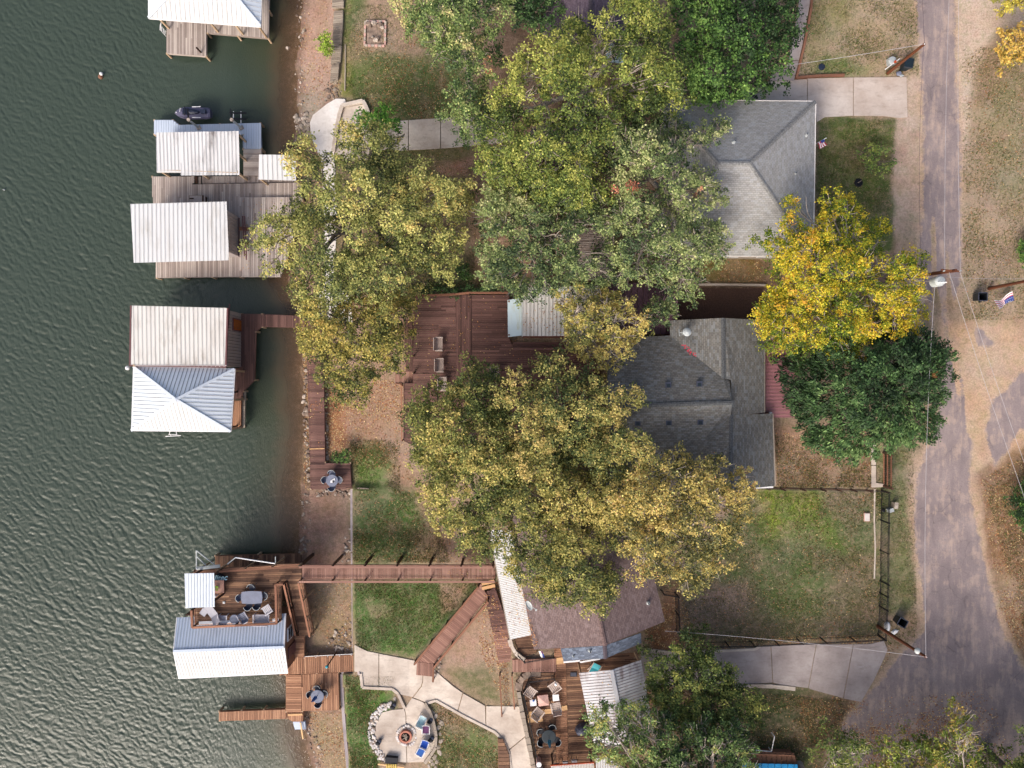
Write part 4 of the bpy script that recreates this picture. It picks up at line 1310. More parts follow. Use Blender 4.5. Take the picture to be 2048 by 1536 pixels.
deck(t, [(574.5,1425),(606,1424.5),(605,1443),(586,1443),(574.5,1437)], .85, 90, 'tan_wood', seed=46)
beam('plank', W(576,1430,.9), W(605,1429,.9), .16, .03, 'new_wood', t)
t = thing('dock_ramp', 'short grey metal ramp below the finger pier', 'ramp', W(598, 1450, .5))
deck(t, [(586,1444),(609,1444),(611,1458),(590,1459)], [.7, .7, .4, .4], 0, 'blue_metal', w=.12, seed=47)
beam('guide_pole', W(601,1445,.9), W(606,1477,.4), .1, .1, 'new_wood', t)

t = thing('upper_deck', 'large brown plank party deck above the dock house', 'deck', W(480, 1190, 0))
UZ = 3.8
deck(t, [(387,1141),(603,1127),(603,1160),(562,1162),(561,1243),(389,1250)], UZ, 1.5, 'brown_wood', w=.15, L=(3, 5), seed=50, th_=.05)
railing(t, [(388,1144),(440,1138),(603,1127)], UZ, .95, 2.2, 'rust_wood', 'pale_post', 1, .16, True)
railing(t, [(392,1214),(394,1248),(478,1244),(560,1240),(558,1163),(573,1163)], UZ, .95, 2.7, 'rust_wood', 'dark_wood', 2, .16)
beam('bench_board', W(398,1246,UZ + .45), W(470,1243,UZ + .45), .22, .05, 'white_paint', t)
beam('bench_board', W(545,1240,UZ + .45), W(557,1239,UZ + .45), .2, .05, 'white_paint', t)
for p in ((388,1160),(390,1245),(480,1190),(560,1240),(603,1128)):
    q = W(*p, UZ); beam('piling', (q.x, q.y, -1.5), (q.x, q.y, UZ - .1), .18, .18, 'dark_wood', t)
t = thing('deck_stairs', 'brown stair ramp leading down from the party deck', 'stairs', W(600, 1215, 1))
deck(t, [(577,1162),(606,1162),(627,1268),(599,1272)], [3.72, 3.72, 1.35, 1.35], 3, 'brown_wood', w=.27, gap=.05, L=(4, 5), seed=52)
railing(t, [(574,1162),(597,1264)], [3.72, 1.45], .95, 2.4, 'rust_wood', 'dark_wood', 1, .14)
railing(t, [(603,1160),(625,1266)], [3.72, 1.45], .95, 2.0, 'rust_wood', 'pale_post', 1, .14, True)

t = thing('dock_shelter', 'small pale blue flat metal roof over the deck bar', 'shelter', W(400, 1180, UZ))
r_ = roof_empty(t)
panels(r_, [W(373,1216,6.05), W(430,1214,6.2), W(428,1146,6.2), W(371,1147,6.05)], (1,0,0), .22, 'pale_metal')
for p in ((383,1205),(426,1203),(424,1152),(382,1153)):
    q = W(*p, 6.0); beam('post', (q.x, q.y, UZ), (q.x, q.y, 6.05), .12, .12, 'dark_wood', t)
beam('gutter', W(371,1147,6.0), W(373,1216,6.0), .1, .12, 'pale_metal', t)

t = thing('dock_house', 'dock house with two-slope ribbed roof, white with shade painted on its north slope', 'boathouse', W(465, 1290, 0))
r_ = roof_empty(t)
ra, rb = W(347,1302,4.35), W(568,1294,4.35)
NEa, NEb = W(354,1235,3.35), W(571,1227,3.35)
SEa, SEb = W(358,1357,3.0), W(575,1346,3.0)
panels(r_, [NEa, NEb, rb, ra], rb - ra, .235, 'blue_metal', rib=.02)  # north slope of the white roof, its shade painted in with bluish metal
panels(r_, [SEa, SEb, rb, ra], rb - ra, .235, 'white_metal', rib=.02)
beam('ridge_cap', ra + Vector((0, 0, .04)), rb + Vector((0, 0, .04)), .2, .05, 'blue_metal', r_)
for A, B in ((NEa, ra), (SEa, ra), (NEb, rb), (SEb, rb), (SEa, SEb)): beam('trim', A - Vector((0, 0, .05)), B - Vector((0, 0, .05)), .08, .14, 'white_paint', t)
gx = rb.x - .1
mb = MB()
yn, ys_ = NEb.y - .2, SEb.y + .35
gv = [(gx, yn, .9), (gx, ys_, .9), (gx, ys_, 3.1), (gx, rb.y, 4.25), (gx, yn, 3.35)]
mb.add(gv + [(x - .12, y, z) for x, y, z in gv], [(0,1,2,3,4), (9,8,7,6,5)] + [(i, (i+1)%5, 5+(i+1)%5, 5+i) for i in range(5)], 'siding')
mb.build('wall', t)
beam('wall', (ra.x + .4, ys_, 2.0), (gx, ys_, 2.0), .1, 2.2, 'siding', t)
beam('wall', (ra.x + .4, yn, 2.0), (gx, yn, 2.0), .1, 2.2, 'siding', t)
window(t, (gx + .04, rb.y + 1.0), (gx + .04, rb.y + .1), 1.9, 3.2)
mb = MB(); mb.box((gx + .05, rb.y - 1.0, 1.95), (.08, .9, 2.0), 'maroon_trim'); mb.box((gx + .1, rb.y - 1.35, 1.9), (.05, .06, .1), 'black_metal'); mb.build('door', t)
for x in np.linspace(ra.x + .5, gx - .2, 5):
    for y in (yn, ys_): beam('piling', (x, y, -1.8), (x, y, .95), .18, .18, 'pale_post', t)

t = thing('gangway', 'long elevated rosy plank gangway from party deck to brown-roofed house', 'gangway', W(790, 1143, 1))
deck(t, [(604.5,1131),(988,1131),(991,1157),(604.5,1157)], [3.75, 3.5, 3.5, 3.75], 90, 'pink_wood', w=.145, gap=.02, seed=60)
railing(t, [(604,1129),(668,1129),(986,1130)], [3.75, 3.72, 3.5], .9, 2.62, 'pink_wood', 'dark_wood', 1, .15, True)
railing(t, [(604,1158),(668,1158),(990,1158)], [3.75, 3.72, 3.5], .9, 2.62, 'pink_wood', 'dark_wood', 1, .15, True)
for p in ((605,1128),(668,1128),(731,1128),(795,1128),(860,1128),(924,1128)):
    q = W(p[0], p[1], 3.6); beam('piling', (q.x, q.y, ground_at(q.x, q.y) - .3), (q.x, q.y, 3.6), .16, .16, 'dark_wood', t)

t = thing('ramp', 'diagonal brown plank ramp with handrails down to the path', 'ramp', W(900, 1265, 1.5))
deck(t, [(961,1168),(975,1195),(867,1327),(834,1323)], [3.0, 3.0, 1.62, 1.62], -39, 'pink_wood', w=.15, gap=.02, seed=61)
deck(t, [(834,1324),(867,1328),(865,1353),(833,1350)], 1.6, 90, 'pink_wood', w=.15, seed=62)
railing(t, [(958,1169),(831,1322)], [3.0, 1.62], .85, 2.4, 'rust_wood', 'dark_wood', 1, .15, True)
railing(t, [(977,1198),(869,1329),(868,1356)], [3.0, 1.62, 1.6], .85, 2.4, 'rust_wood', 'dark_wood', 1, .15, True)
t = thing('deck_steps', 'two fresh yellow pine steps at the end of the gangway', 'stairs', W(977, 1170, 2.8))
for k in range(2): beam('tread', W(963 + k, 1168 + k * 9, 3.3 - k * .18), W(990, 1162 + k * 9, 3.3 - k * .18), .26, .05, 'new_wood', t)
t = thing('boardwalk', 'maroon-brown side boardwalk along the curved stone wall', 'boardwalk', W(1000, 1300, 2))
deck(t, [(969,1186),(990,1176),(1018,1256),(985,1262)], [2.9, 2.9, 2.7, 2.7], 8, 'red_wood', w=.145, seed=63)
deck(t, [(985,1264),(1018,1258),(1024,1322),(998,1326)], [2.62, 2.62, 2.5, 2.5], 5, 'pink_wood', w=.145, seed=64)
deck(t, [(998,1328),(1024,1324),(1030,1412),(1004,1412)], [2.4, 2.4, 2.2, 2.2], 2, 'red_wood', w=.145, seed=65)
railing(t, [(1000,1345),(1004,1425)], [2.38, 2.15], .8, 3, 'rust_wood', 'dark_wood', 0, .1)
railing(t, [(1024,1345),(1029,1410)], [2.38, 2.2], .8, 3, 'rust_wood', 'dark_wood', 0, .1)
deck(t, [(1025,1320),(1112,1317),(1112,1344),(1026,1344)], 3.1, 90, 'pink_wood', w=.145, seed=66)
t = thing('boardwalk', 'narrow brown plank steps inside the curved path edge at the bottom', 'boardwalk', W(1005, 1530, 1.2))
deck(t, [(996,1478),(1006,1481),(1018,1510),(1023,1590),(998,1590)], 2.75, 0, 'brown_wood', w=.3, gap=.03, seed=67)
t = thing('porch_deck', 'small brown deck at the end of the long white porch roof', 'deck', W(1050, 1290, 2.8))
deck(t, [(1027,1270),(1070,1266),(1074,1305),(1050,1312),(1036,1300)], 3.05, 3, 'brown_wood', seed=68)

def iron_fence(label, pts, z, h, step=2.2, pk=.12, cat='fence'):
    P = poly3(pts, z)
    t = thing('iron_fence', label, cat, P[0])
    for A, B in zip(P[:-1], P[1:]):
        for q in (.12, h - .18, h): beam('rail', A + Vector((0, 0, q)), B + Vector((0, 0, q)), .035, .035, 'black_metal', t)
        m = max(1, round((B - A).length / step))
        for j in range(m + 1):
            p = A.lerp(B, j / m); beam('post', (p.x, p.y, p.z - .1), (p.x, p.y, p.z + h + .05), .07, .07, 'black_metal', t)
        m = int((B - A).length / pk)
        for j in range(1, m):
            p = A.lerp(B, j / m); beam('picket', (p.x, p.y, p.z + .1), (p.x, p.y, p.z + h), .018, .018, 'black_metal', t)
    return t
GZ = [th(1750, 1100) + .02]
iron_fence('black iron fence along the road side of the big garden', [(1762,980),(1760,1100),(1760,1160)], 3.2, 1.5)
iron_fence('black iron fence south of the gate down to the corner', [(1758,1212),(1755,1268)], 3.2, 1.5)
iron_fence('black iron garden gate leaning between two fence runs', [(1760,1161),(1759,1185),(1758,1211)], 3.2, 1.5, 1.0, .3, 'gate')
iron_fence('black iron fence between grey driveway and big garden', [(1755,1270),(1640,1275),(1500,1282),(1400,1284)], 3.15, 1.4)
iron_fence('black iron fence beside the brown-roofed house end', [(1322,1180),(1350,1185),(1352,1260)], 3.1, 1.5, 1.6)
iron_fence('black railing along the stone kerb of the patio deck', [(1047,1383),(1056,1425),(1068,1480),(1080,1545)], 3.0, .9, .9)
iron_fence('short black railing across the north end of the patio deck', [(1047,1381),(1057,1357),(1108,1350)], 3.0, .9, 2)
iron_fence('black railing with a flag on it south of the porch deck', [(1036,1305),(1049,1318),(1106,1309)], 3.05, .9, 2)
P_ = poly3([(1500,974),(1560,977),(1640,978),(1700,979),(1762,981)], 3.1)
t = thing('wire_fence', 'low dark wire fence on brown posts between the two gardens', 'fence', P_[0])
for A, B in zip(P_[:-1], P_[1:]):
    for q in (.3, .7, 1.1): beam('wire', A + Vector((0, 0, q)), B + Vector((0, 0, q)), .02, .02, 'black_metal', t)
    beam('rail', A + Vector((0, 0, .05)), B + Vector((0, 0, .05)), .1, .05, 'dark_wood', t)
    for p in (A, A.lerp(B, .5), B): beam('post', (p.x, p.y, 2.9), (p.x, p.y, 4.4), .09, .09, 'dark_wood', t)
t = thing('wooden_gate', 'rusty brown timber gate north of the iron fence', 'gate', W(1770, 940, 3))
A, B = W(1766,905,3.15), W(1766,972,3.15)
for q in (.15, .75, 1.35): beam('rail', A + Vector((0, 0, q)), B + Vector((0, 0, q)), .05, .12, 'rust_wood', t)
for j in range(19):
    p = A.lerp(B, j / 18); beam('board', (p.x + .04, p.y, 3.2), (p.x + .04, p.y, 4.6), .11, .02, 'pole', t)
for p in (A, B): beam('post', (p.x, p.y, 3), (p.x, p.y, 4.8), .16, .16, 'dark_wood', t)

# curved stone walls
def stone_row(label, pts, z, w=.34, h=.3, l=.5, mat='stone', seed=1, cat='wall', name='stone_wall'):
    P = poly3(pts, z)
    t = thing(name, label, cat, P[0])
    rr = random.Random(seed)
    for A, B in zip(P[:-1], P[1:]):
        n = max(1, round((B - A).length / l))
        for j in range(n):
            a = A.lerp(B, (j + .03) / n); b = A.lerp(B, (j + .97) / n)
            dz = Vector((0, 0, rr.uniform(-.03, .03) - h / 2))
            beam('stone', a + dz, b + dz, w * rr.uniform(.85, 1.15), h, mat, t)
    return t
stone_row('pale stone kerb wall curving from the porch roof to the side walk', [(1019,1279),(1023,1293),(1031,1306),(1041,1315),(1050,1320)], 3.3, .3, .5, .45, 'concrete', 2)
stone_row('brown stone retaining wall round the patio deck corner', [(1082,1347),(1062,1347),(1046,1355),(1039,1366),(1036,1382)], 3.1, .5, .8, .55, 'rock', 3)
stone_row('long pale stone kerb wall beside the patio railing', [(1037,1384),(1044,1424),(1055,1476),(1066,1530),(1076,1590)], 3.1, .34, .8, .5, 'siding_gray', 4)

t = thing('patio_deck', 'large brown plank patio deck with mismatched board patches', 'deck', W(1170, 1430, 2.9))
deck(t, [(1048,1352),(1108,1346),(1114,1590),(1090,1590),(1046,1385)], 3.0, 1.5, 'brown_wood', w=.15, L=(2.6, 4), seed=70)
deck(t, [(1109,1290),(1130,1290),(1134,1436),(1140,1590),(1115,1590)], 3.0, 3, 'tan_wood', w=.15, seed=71)
deck(t, [(1131.5,1322),(1300,1300),(1310,1590),(1141.5,1590)], 2.98, 3, 'brown_wood', w=.15, L=(2.6, 4), seed=72)
for a, b, n, z in (((1054,1425),(1083,1423),7,1),((1083,1421),(1103,1419),3,1),((1103,1417),(1134,1412),3,1),((1108,1318),(1127,1316),4,1)):
    for j in range(n): beam('plank', W(a[0] + j * .5, a[1] + j * 3.1, 3.03), W(b[0] + j * .5, b[1] + j * 3.1, 3.03), .125, .03, 'new_wood', t)

# ================================================================== red deck
t = thing('red_deck', 'huge maroon plank deck behind the slate-roofed house', 'deck', W(980, 720, 2))
RZ = 3.2
deck(t, [(828,593),(911,592),(914,742),(826,745)], RZ, 0, 'red_wood', w=.15, L=(2.8, 4.2), seed=80)
deck(t, [(912.5,590),(942,590),(943,780),(914,780)], RZ, 90, 'red_wood', w=.15, seed=81)
deck(t, [(943.5,590),(1018,590),(1018,676),(1030,700),(1200,704),(1200,780),(944.5,780)], RZ, 0, 'red_wood', w=.15, L=(2.8, 4.2), seed=82)
deck(t, [(826,746.5),(913,743.5),(913,781),(1200,781),(1200,925),(905,925),(808,882),(808,768),(826,768)], RZ - .01, 0, 'red_wood', w=.15, L=(2.8, 4.2), seed=83, posts=3)
railing(t, [(830,594),(912,591),(940,588),(1016,588)], RZ, .9, 2.2, 'rust_wood', 'dark_wood', 1, .14)
for p in ((828,665),(828,712),(829,745)):
    q = W(*p, RZ); beam('bollard', (q.x, q.y, RZ), (q.x, q.y, RZ + .8), .12, .12, 'dark_wood', t)
deck(t, [(809,640),(826,640),(826,742),(812,742)], 2.75, 90, 'red_wood', seed=84)
deck(t, [(791,743),(825,743),(825,766),(791,768)], 2.7, 90, 'pink_wood', seed=85)
beam('fascia', W(790,768,2.75), W(808,768,2.75), .05, .14, 'rust_wood', t)
for k in range(4):
    beam('step', W(807, 773 + k * 5.5, 2.75 - .0 * k), W(826, 773 + k * 5.5, 2.75), .2, .06, 'red_wood', t)
    beam('step', W(807, 829 + k * 6, 2.7), W(826, 829 + k * 6, 2.7), .2, .06, 'red_wood', t)
deck(t, [(806,856),(840,856),(830,880),(807,882)], 2.6, 90, 'pink_wood', seed=86)
for k in range(3): beam('step', W(1026, 687 + k * 5.5, RZ + .12 + .1 * k), W(1140, 687 + k * 5.5, RZ + .12 + .1 * k), .2, .08, 'red_wood', t)
railing(t, [(805,770),(806,880)], 2.7, .7, 2.0, 'rust_wood', 'dark_wood', 0, .1)

# ================================================================== houses
def house_walls(t, pts, z1, mat, z0=2.6, inset=.45):
    P = [W(p[0], p[1], z1) for p in pts]
    return walls(t, P, z0, z1 - .05, mat, inset=inset), P

def put_windows(t, ws, n=2, z0=4.0, z1=5.2):
    for o in ws:
        L = o.scale[0]
        d = Vector((1, 0, 0)); d.rotate(o.rotation_euler)
        c = wloc(o); side = Vector((-d.y, d.x, 0))
        for j in range(n):
            m = c + d * L * ((j + 1) / (n + 1) - .5)
            window(t, (m.x - d.x * .6, m.y - d.y * .6), (m.x + d.x * .6, m.y + d.y * .6), z0, z1)

# --- light grey hip-roofed house, north-east
t = thing('house', 'house with light grey hip roof near the top right driveway', 'house', W(1480, 360, 3))
ez, rz_ = 6.2, 8.9
NW, NE, SE, SW = W(1325,200,ez), W(1631,203,ez), W(1626,513,ez), W(1325,511,ez)
Ra, Rb = W(1437,327,rz_), W(1499,327,rz_)
rf = shingle_roof(t, [[NE, NW, Ra, Rb], [SE, NE, Rb], [SW, SE, Rb, Ra], [NW, SW, Ra]], 'shingle_gray', caps=((NE, Rb), (SE, Rb), (Ra, Rb), (NW, Ra), (SW, Ra)))
ws, _ = house_walls(t, [(1325,200),(1631,203),(1626,513),(1325,511)], ez, 'siding_gray', 2.8)
put_windows(t, ws, 3)
for A, B in ((NE, SE), (SW, SE), (NW, NE)): beam('gutter', A - Vector((0, 0, .06)), B - Vector((0, 0, .06)), .12, .12, 'concrete_white', t)
def roof_vent(parent, px, py, z, kind='pipe'):
    c = W(px, py, z); mb = MB()
    if kind == 'pipe':
        mb.lathe(c, [(.16,-.15),(.12,0),(.06,.02),(.06,.3),(.05,.31)], 'gray_box', 10); mb.lathe(c + Vector((0,0,.31)), [(.045,0),(.04,.01)], 'black_metal', 8)
    elif kind == 'box':
        mb.box(c, (.34,.34,.14), 'gray_dark'); mb.box(c + Vector((0,0,.1)), (.42,.4,.07), 'gray_dark'); mb.box(c + Vector((0, -.05, .14)), (.26,.26,.02), 'black_plastic')
    return mb.build('roof_vent', parent)
roof_vent(t, 1468, 284, 8.15); roof_vent(t, 1612, 271, 6.6); roof_vent(t, 1590, 348, 6.95)
mb = MB(); c = W(1437,472,7.6); mb.lathe(c, [(.05,-.5),(.06,0),(.3,.08),(.42,.22),(.4,.24),(.28,.12),(.02,.08)], 'gray_box', 14); mb.build('dish', t)
# flag on the east gable
def flag(label, c, rz, L=.9, Wd=.6, pole=True, drape=0.0):
    t = thing('flag', label, 'flag', c)
    mb = MB()
    R = Matrix.Rotation(rz, 3, 'Z')
    n = 7
    for i in range(n * 1):
        for j in range(8):
            x0, x1 = L * j / 8, L * (j + 1) / 8
            y0, y1 = Wd * i / n, Wd * (i + 1) / n
            z = lambda x, y: .09 * math.sin(x * 9 + y * 4) - drape * y
            mt = 'flag_blue' if (j < 3 and i >= 3) else ('flag_red' if i % 2 == 0 else 'white_paint')
            vs = [c + R @ Vector(v) for v in ((x0, y0, z(x0,y0)), (x1, y0, z(x1,y0)), (x1, y1, z(x1,y1)), (x0, y1, z(x0,y1)))]
            mb.add(vs, [(0,1,2,3)], mt)
    if not pole: 
        rr = random.Random(3)
        for k in range(9):
            p = c + R @ Vector((L * .375 * ((k % 3) + .5) / 3, Wd * (.5 + .4 * ((k // 3) + .3) / 3), .12)); mb.box(p, (.035,.035,.01), 'white_paint')
    mb.build('cloth', t)
    if pole:
        m2 = MB(); m2.tube([c + R @ Vector((-.02, -.35, -.25)), c + R @ Vector((0, Wd + .1, .1))], .018, .018, 'white_paint', 6); m2.lathe(c + R @ Vector((0, Wd + .12, .08)), [(.03,0),(.04,.03),(.01,.07)], 'white_paint', 8); m2.build('flagpole', t)
    return t
flag('small striped national flag on a pole off the light grey roof', W(1634, 286, 5.0), math.radians(-62), .5, .62)

# --- dark slate house, centre
t = thing('house', 'dark slate-shingled house with six square roof vents', 'house', W(1420, 790, 3))
zE, zR = 6.0, 8.4
A1, A2, A3 = W(1340,641,zE), W(1446,636,7.5), W(1529,640,zE)
B3, C3 = W(1529,825,zE), W(1549,972,5.6)
N1, N2 = W(1250,676,zE), W(1340,671,zE)
R1, R2 = W(1215,812,zR), W(1464,806,zR)
J1 = W(1447,757,7.52)
S1, S2 = W(1215,975,zE), W(1330,985,zE)
Cr, Cs = W(1462,830,7.52), W(1461,980,7.52)
E1 = W(1459,762,7.5)
faces = [[B3, A3, A2, J1, W(1462,760,7.5), W(1463,832,7.5)], [A1, N2, J1, A2], [N1, N2, J1, E1, R2, R1][:6], [S2, S1, R1, R2, W(1462,834,7.6)],
         [C3, W(1545,827,5.65), Cr, Cs], [W(1375,985,6.3), Cs, Cr]]
rf = shingle_roof(t, [faces[0]], 'shingle_dark', caps=((A2, J1),))
shingle_roof(t, [[A1, N2, J1, A2]], 'shingle_dark')
shingle_roof(t, [[W(1215,677,zE), N2, J1, R2, R1], [J1, E1, R2]], 'shingle_dark', caps=((R1 + Vector((0,0,.03)), R2 + Vector((0,0,.03))),))
shingle_roof(t, [[W(1330,985,zE-.1), W(1215,985,zE-.1), R1, R2, W(1461,836,7.45)]], 'shingle_dark')
shingle_roof(t, [[C3, W(1545,827,5.65), Cr, Cs], [W(1330,985,zE-.15), Cs, Cr - Vector((0,0,.02))]], 'shingle_dark', caps=((Cr, Cs),))
mb = MB(); mb.add([R2, W(1459,760,7.2), W(1462,833,7.2)], [(0,1,2)], 'siding_gray'); mb.add([p + Vector((-.15,0,0)) for p in (R2, W(1459,760,7.2), W(1462,833,7.2))], [(0,2,1)], 'siding_gray'); mb.build('gable', t)
ws, _ = house_walls(t, [(1225,678),(1340,672),(1340,643),(1527,642),(1527,828),(1546,829),(1548,972),(1225,985)], 5.55, 'brick', 2.8, .3)
put_windows(t, ws[3:7], 2, 3.9, 5.0)
beam('gutter', A3 - Vector((0,0,.08)), B3 - Vector((0,0,.08)), .1, .12, 'siding_gray', t)
beam('gutter', W(1545,827,5.55), W(1550,972,5.5), .1, .12, 'siding_gray', t)
beam('gutter', W(1500,976,5.3), W(1546,974,5.3), .12, .12, 'white_paint', t)
for i, (x, y) in enumerate(((1274,772),(1336,770),(1398,768),(1275,846),(1337,845),(1400,844))): roof_vent(t, x, y, 7.78 if y < 800 else 7.82, 'box')
mb = MB(); c = W(1371,665,7.0); mb.lathe(c, [(.16,-.6),(.16,.35),(.3,.38),(.32,.5),(.2,.6),(.05,.66)], 'gray_box', 16); mb.tube([c + Vector((-.42,.25,-.3)), c + Vector((-.42,-.25,-.1))], .04,.04,'gray_box',6); mb.bar(c + Vector((-.42,0,0)), c + Vector((-.1,0,.1)), .05,.05,'gray_box'); mb.build('flue_cap', t)
mb = MB(); c = W(1503,648,6.9); mb.tube([c - Vector((0,0,.5)), c + Vector((0,0,.6))], .03,.03,'gray_box',6)
for k in range(4): mb.bar(c + Vector((-.35 + k * .22, -.12, .55)), c + Vector((-.35 + k * .22, .12, .55)), .025,.025,'white_paint')
mb.bar(c + Vector((-.45,-.05,.55)), c + Vector((.45,.05,.55)), .03,.03,'white_paint'); mb.build('antenna', t)
mb = MB(); rr = random.Random(5)
for k in range(26):
    q = k / 26; p = W(1366 + q * 24 + rr.uniform(-4,4), 689 + q * 22 + rr.uniform(-3,3), 7.25 + q * .3); mb.box(p, (.1,.07,.03), 'flag_red', rr.uniform(0,3))
o = mb.build('leaf_litter_in_valley', t); o['kind'] = 'stuff'

t = thing('awning', 'dusty rose ribbed metal awning east of the slate house', 'awning', W(1552, 745, 3))
r_ = roof_empty(t)
panels(r_, [W(1531,662,4.9), W(1531,835,4.9), W(1590,835,4.7), W(1590,662,4.7)], (0,1,0), .27, 'red_metal', rib=.03, ribw=.05)
for p in ((1588,665),(1588,745),(1588,832)):
    q = W(*p, 4.6); beam('post', (q.x, q.y, 3), (q.x, q.y, 4.7), .12, .12, 'siding', t)
beam('header', W(1588,662,4.6), W(1588,835,4.6), .1, .2, 'siding', t)

t = thing('patio_cover', 'white ribbed patio roof with a yellowed translucent sheet', 'patio cover', W(1110, 620, 3))
r_ = roof_empty(t)
panels(r_, [W(1045.5,672,5.7), W(1205,672,5.9), W(1200,572,5.9), W(1045,574,5.7)], (1,0,0), .29, 'cream_metal', rib=.04)
panels(r_, [W(1016,674,5.5), W(1044,671,5.62), W(1043,596,5.62), W(1015,600,5.5)], (1,0,0), 1.4, 'fiberglass', rib=0)
beam('gutter', W(1044.5,574,5.6), W(1044.5,673,5.6), .1, .14, 'gray_box', t)
for p in ((1018,603),(1018,670),(1060,672),(1130,672),(1200,672)):
    q = W(*p, 5.5); beam('post', (q.x, q.y, 3.1), (q.x, q.y, 5.55), .12, .12, 'siding', t)
P_ = [W(1046,672,5.4), W(1200,672,5.4)]
beam('wall', P_[0] + Vector((0,.05,-1.1)), P_[1] + Vector((0,.05,-1.1)), .12, 2.4, 'brick', t)
t = thing('plum_metal_roof', 'dull plum ribbed metal carport roof north of the slate house', 'carport', W(1300, 605, 3))
r_ = roof_empty(t)
panels(r_, [W(1215,672,4.9), W(1338,668,4.9), W(1357,640,4.9), W(1355,566,5.2), W(1215,566,5.2)], (1,0,0), .45, 'plum_metal', rib=.04)
for p in ((1220,570),(1352,570),(1352,640),(1225,668)):
    q = W(*p, 4.9); beam('post', (q.x, q.y, 3), (q.x, q.y, 4.9), .12, .12, 'siding', t)
t = thing('pergola', 'pale slatted wooden pergola under the oak with bare grey limbs', 'pergola', W(1180, 506, 3))
A_, B_, C_, D_ = W(1132,458,5.6), W(1228,452,5.6), W(1228,560,5.6), W(1134,562,5.6)
for k in range(30):
    q = (k + .5) / 30; beam('slat', A_.lerp(D_, q), B_.lerp(C_, q), .09, .04, 'teak', t)
for a, b in ((A_, D_), (B_, C_), (A_.lerp(B_, .5), D_.lerp(C_, .5))): beam('joist', a - Vector((0,0,.1)), b - Vector((0,0,.1)), .06, .16, 'old_wood', t)
for p in (A_, B_, C_, D_): beam('post', (p.x, p.y, 2.9), (p.x, p.y, 5.5), .14, .14, 'old_wood', t)

# --- brown-roofed house, south
t = thing('house', 'house with mauve-brown shingle roof and blue-grey lower skirt', 'house', W(1190, 1180, 3))
zE, zR = 6.0, 7.9
w0, w1 = W(1012,1010,zE), W(1068,1299,zE)
r0, r1 = W(1150,1005,zR), W(1210,1291,zR)
e0, e1 = W(1270,1000,zE), W(1330,1243,zE)
shingle_roof(t, [[w0, w1, r1, r0], [e1, e0, r0, r1]], 'shingle_brown', caps=((r0, r1),))
s0, s1, s2 = W(1121,1297,5.9), W(1209,1291.5,6.9), W(1282,1266,5.9)
f0, f1, f2 = W(1127,1322,5.3), W(1211,1317,6.2), W(1283,1286,5.3)
shingle_roof(t, [[f0, f1, s1, s0], [f1, f2, s2, s1]], 'shingle_blue', caps=((s1, f1),), name='skirt_roof', capmat='shingle_plum')
for A, B in ((W(1127,1324,5.2), W(1160,1321,5.2)), (W(1160,1324,5.1), W(1200,1317,5.1))): beam('gutter', A, B, .12, .14, 'white_paint', t)
roof_vent(t, 1147, 1311, 5.75); roof_vent(t, 1180, 1302, 6.5); roof_vent(t, 1297, 1207, 6.6)
ws, _ = house_walls(t, [(1015,1015),(1070,1295),(1320,1250),(1268,1005)], 5.9, 'siding', 2.8, .7)
put_windows(t, ws, 3)
mb = MB(); c = W(1058,1210,6.9)
for k in range(1): mb.lathe(c, [(.02,0),(.25,.03),(.4,.12),(.38,.14),(.2,.06)], 'gray_box', 14, sx=.55, rz=.5)
mb.bar(c, c + Vector((.5,-.3,.1)), .04,.04,'gray_box'); mb.box(c + Vector((.52,-.33,.1)), (.14,.14,.12), 'gray_box'); mb.tube([c - Vector((0,0,.7)), c], .03,.03,'gray_box',6); mb.build('dish', t)
t = thing('porch_roof', 'long white ribbed metal porch roof along the brown-roofed house', 'porch roof', W(1022, 1190, 3))
r_ = roof_empty(t)
panels(r_, [W(978,1060,5.0), W(1020,1279,5.0), W(1063,1270,5.5), W(1025,1060,5.5)], (.2,.98,0), .17, 'white_metal', rib=.02, ribw=.03)
for q_ in (.05, .35, .65, .95):
    p = W(980,1065,5.0).lerp(W(1019,1272,5.0), q_); beam('post', (p.x + .1, p.y, 3.0), (p.x + .1, p.y, 4.95), .12, .12, 'pale_post', t)
beam('gutter', W(978,1060,4.95), W(1020,1279,4.95), .1, .12, 'siding_gray', t)

def gable_shed(label, wE, ridge, eE, zE, zR, mat, rib_u, pw=.2, wallm='siding', cat='shed', name='metal_roof_pavilion'):
    c = W(ridge[0][0], (ridge[0][1] + ridge[1][1]) / 2, 3)
    t = thing(name, label, cat, c)
    r_ = roof_empty(t)
    a, b = [W(*p, zE) for p in wE]; r0, r1 = [W(*p, zR) for p in ridge]; e0, e1 = [W(*p, zE) for p in eE]
    u = (b - a).normalized()
    panels(r_, [a, b, r1, r0], u, pw, mat, rib=.025, ribw=.04)
    panels(r_, [e0, e1, r1, r0], u, pw, mat, rib=.025, ribw=.04)
    beam('ridge_cap', r0 + Vector((0,0,.04)), r1 + Vector((0,0,.04)), .3, .04, mat, r_)
    for p in (a, b, e0, e1):
        q = p.lerp((r0 + r1) / 2, .06); beam('post', (q.x, q.y, 2.9), (q.x, q.y, zE), .14, .14, 'pale_post', t)
    return t
gable_shed('stained white metal pavilion roof over the patio deck', ((1158,1346),(1188,1492)), ((1223,1340),(1252,1490)), ((1282,1320),(1308,1460)), 5.4, 6.1, 'rust_white', None, .22, cat='pavilion')
t = thing('white_shed', 'small white metal roof at the bottom edge behind the green tree', 'shed', W(1220, 1550, 3))
panels(roof_empty(t), [W(1196,1600,5.2), W(1246,1600,5.2), W(1240,1513,5.2), W(1191,1517,5.2)], (1,0,0), .2, 'white_metal')
for p in ((1195,1519),(1238,1516)):
    q = W(*p, 5.1); beam('post', (q.x, q.y, 3), (q.x, q.y, 5.1), .12, .12, 'pale_post', t)
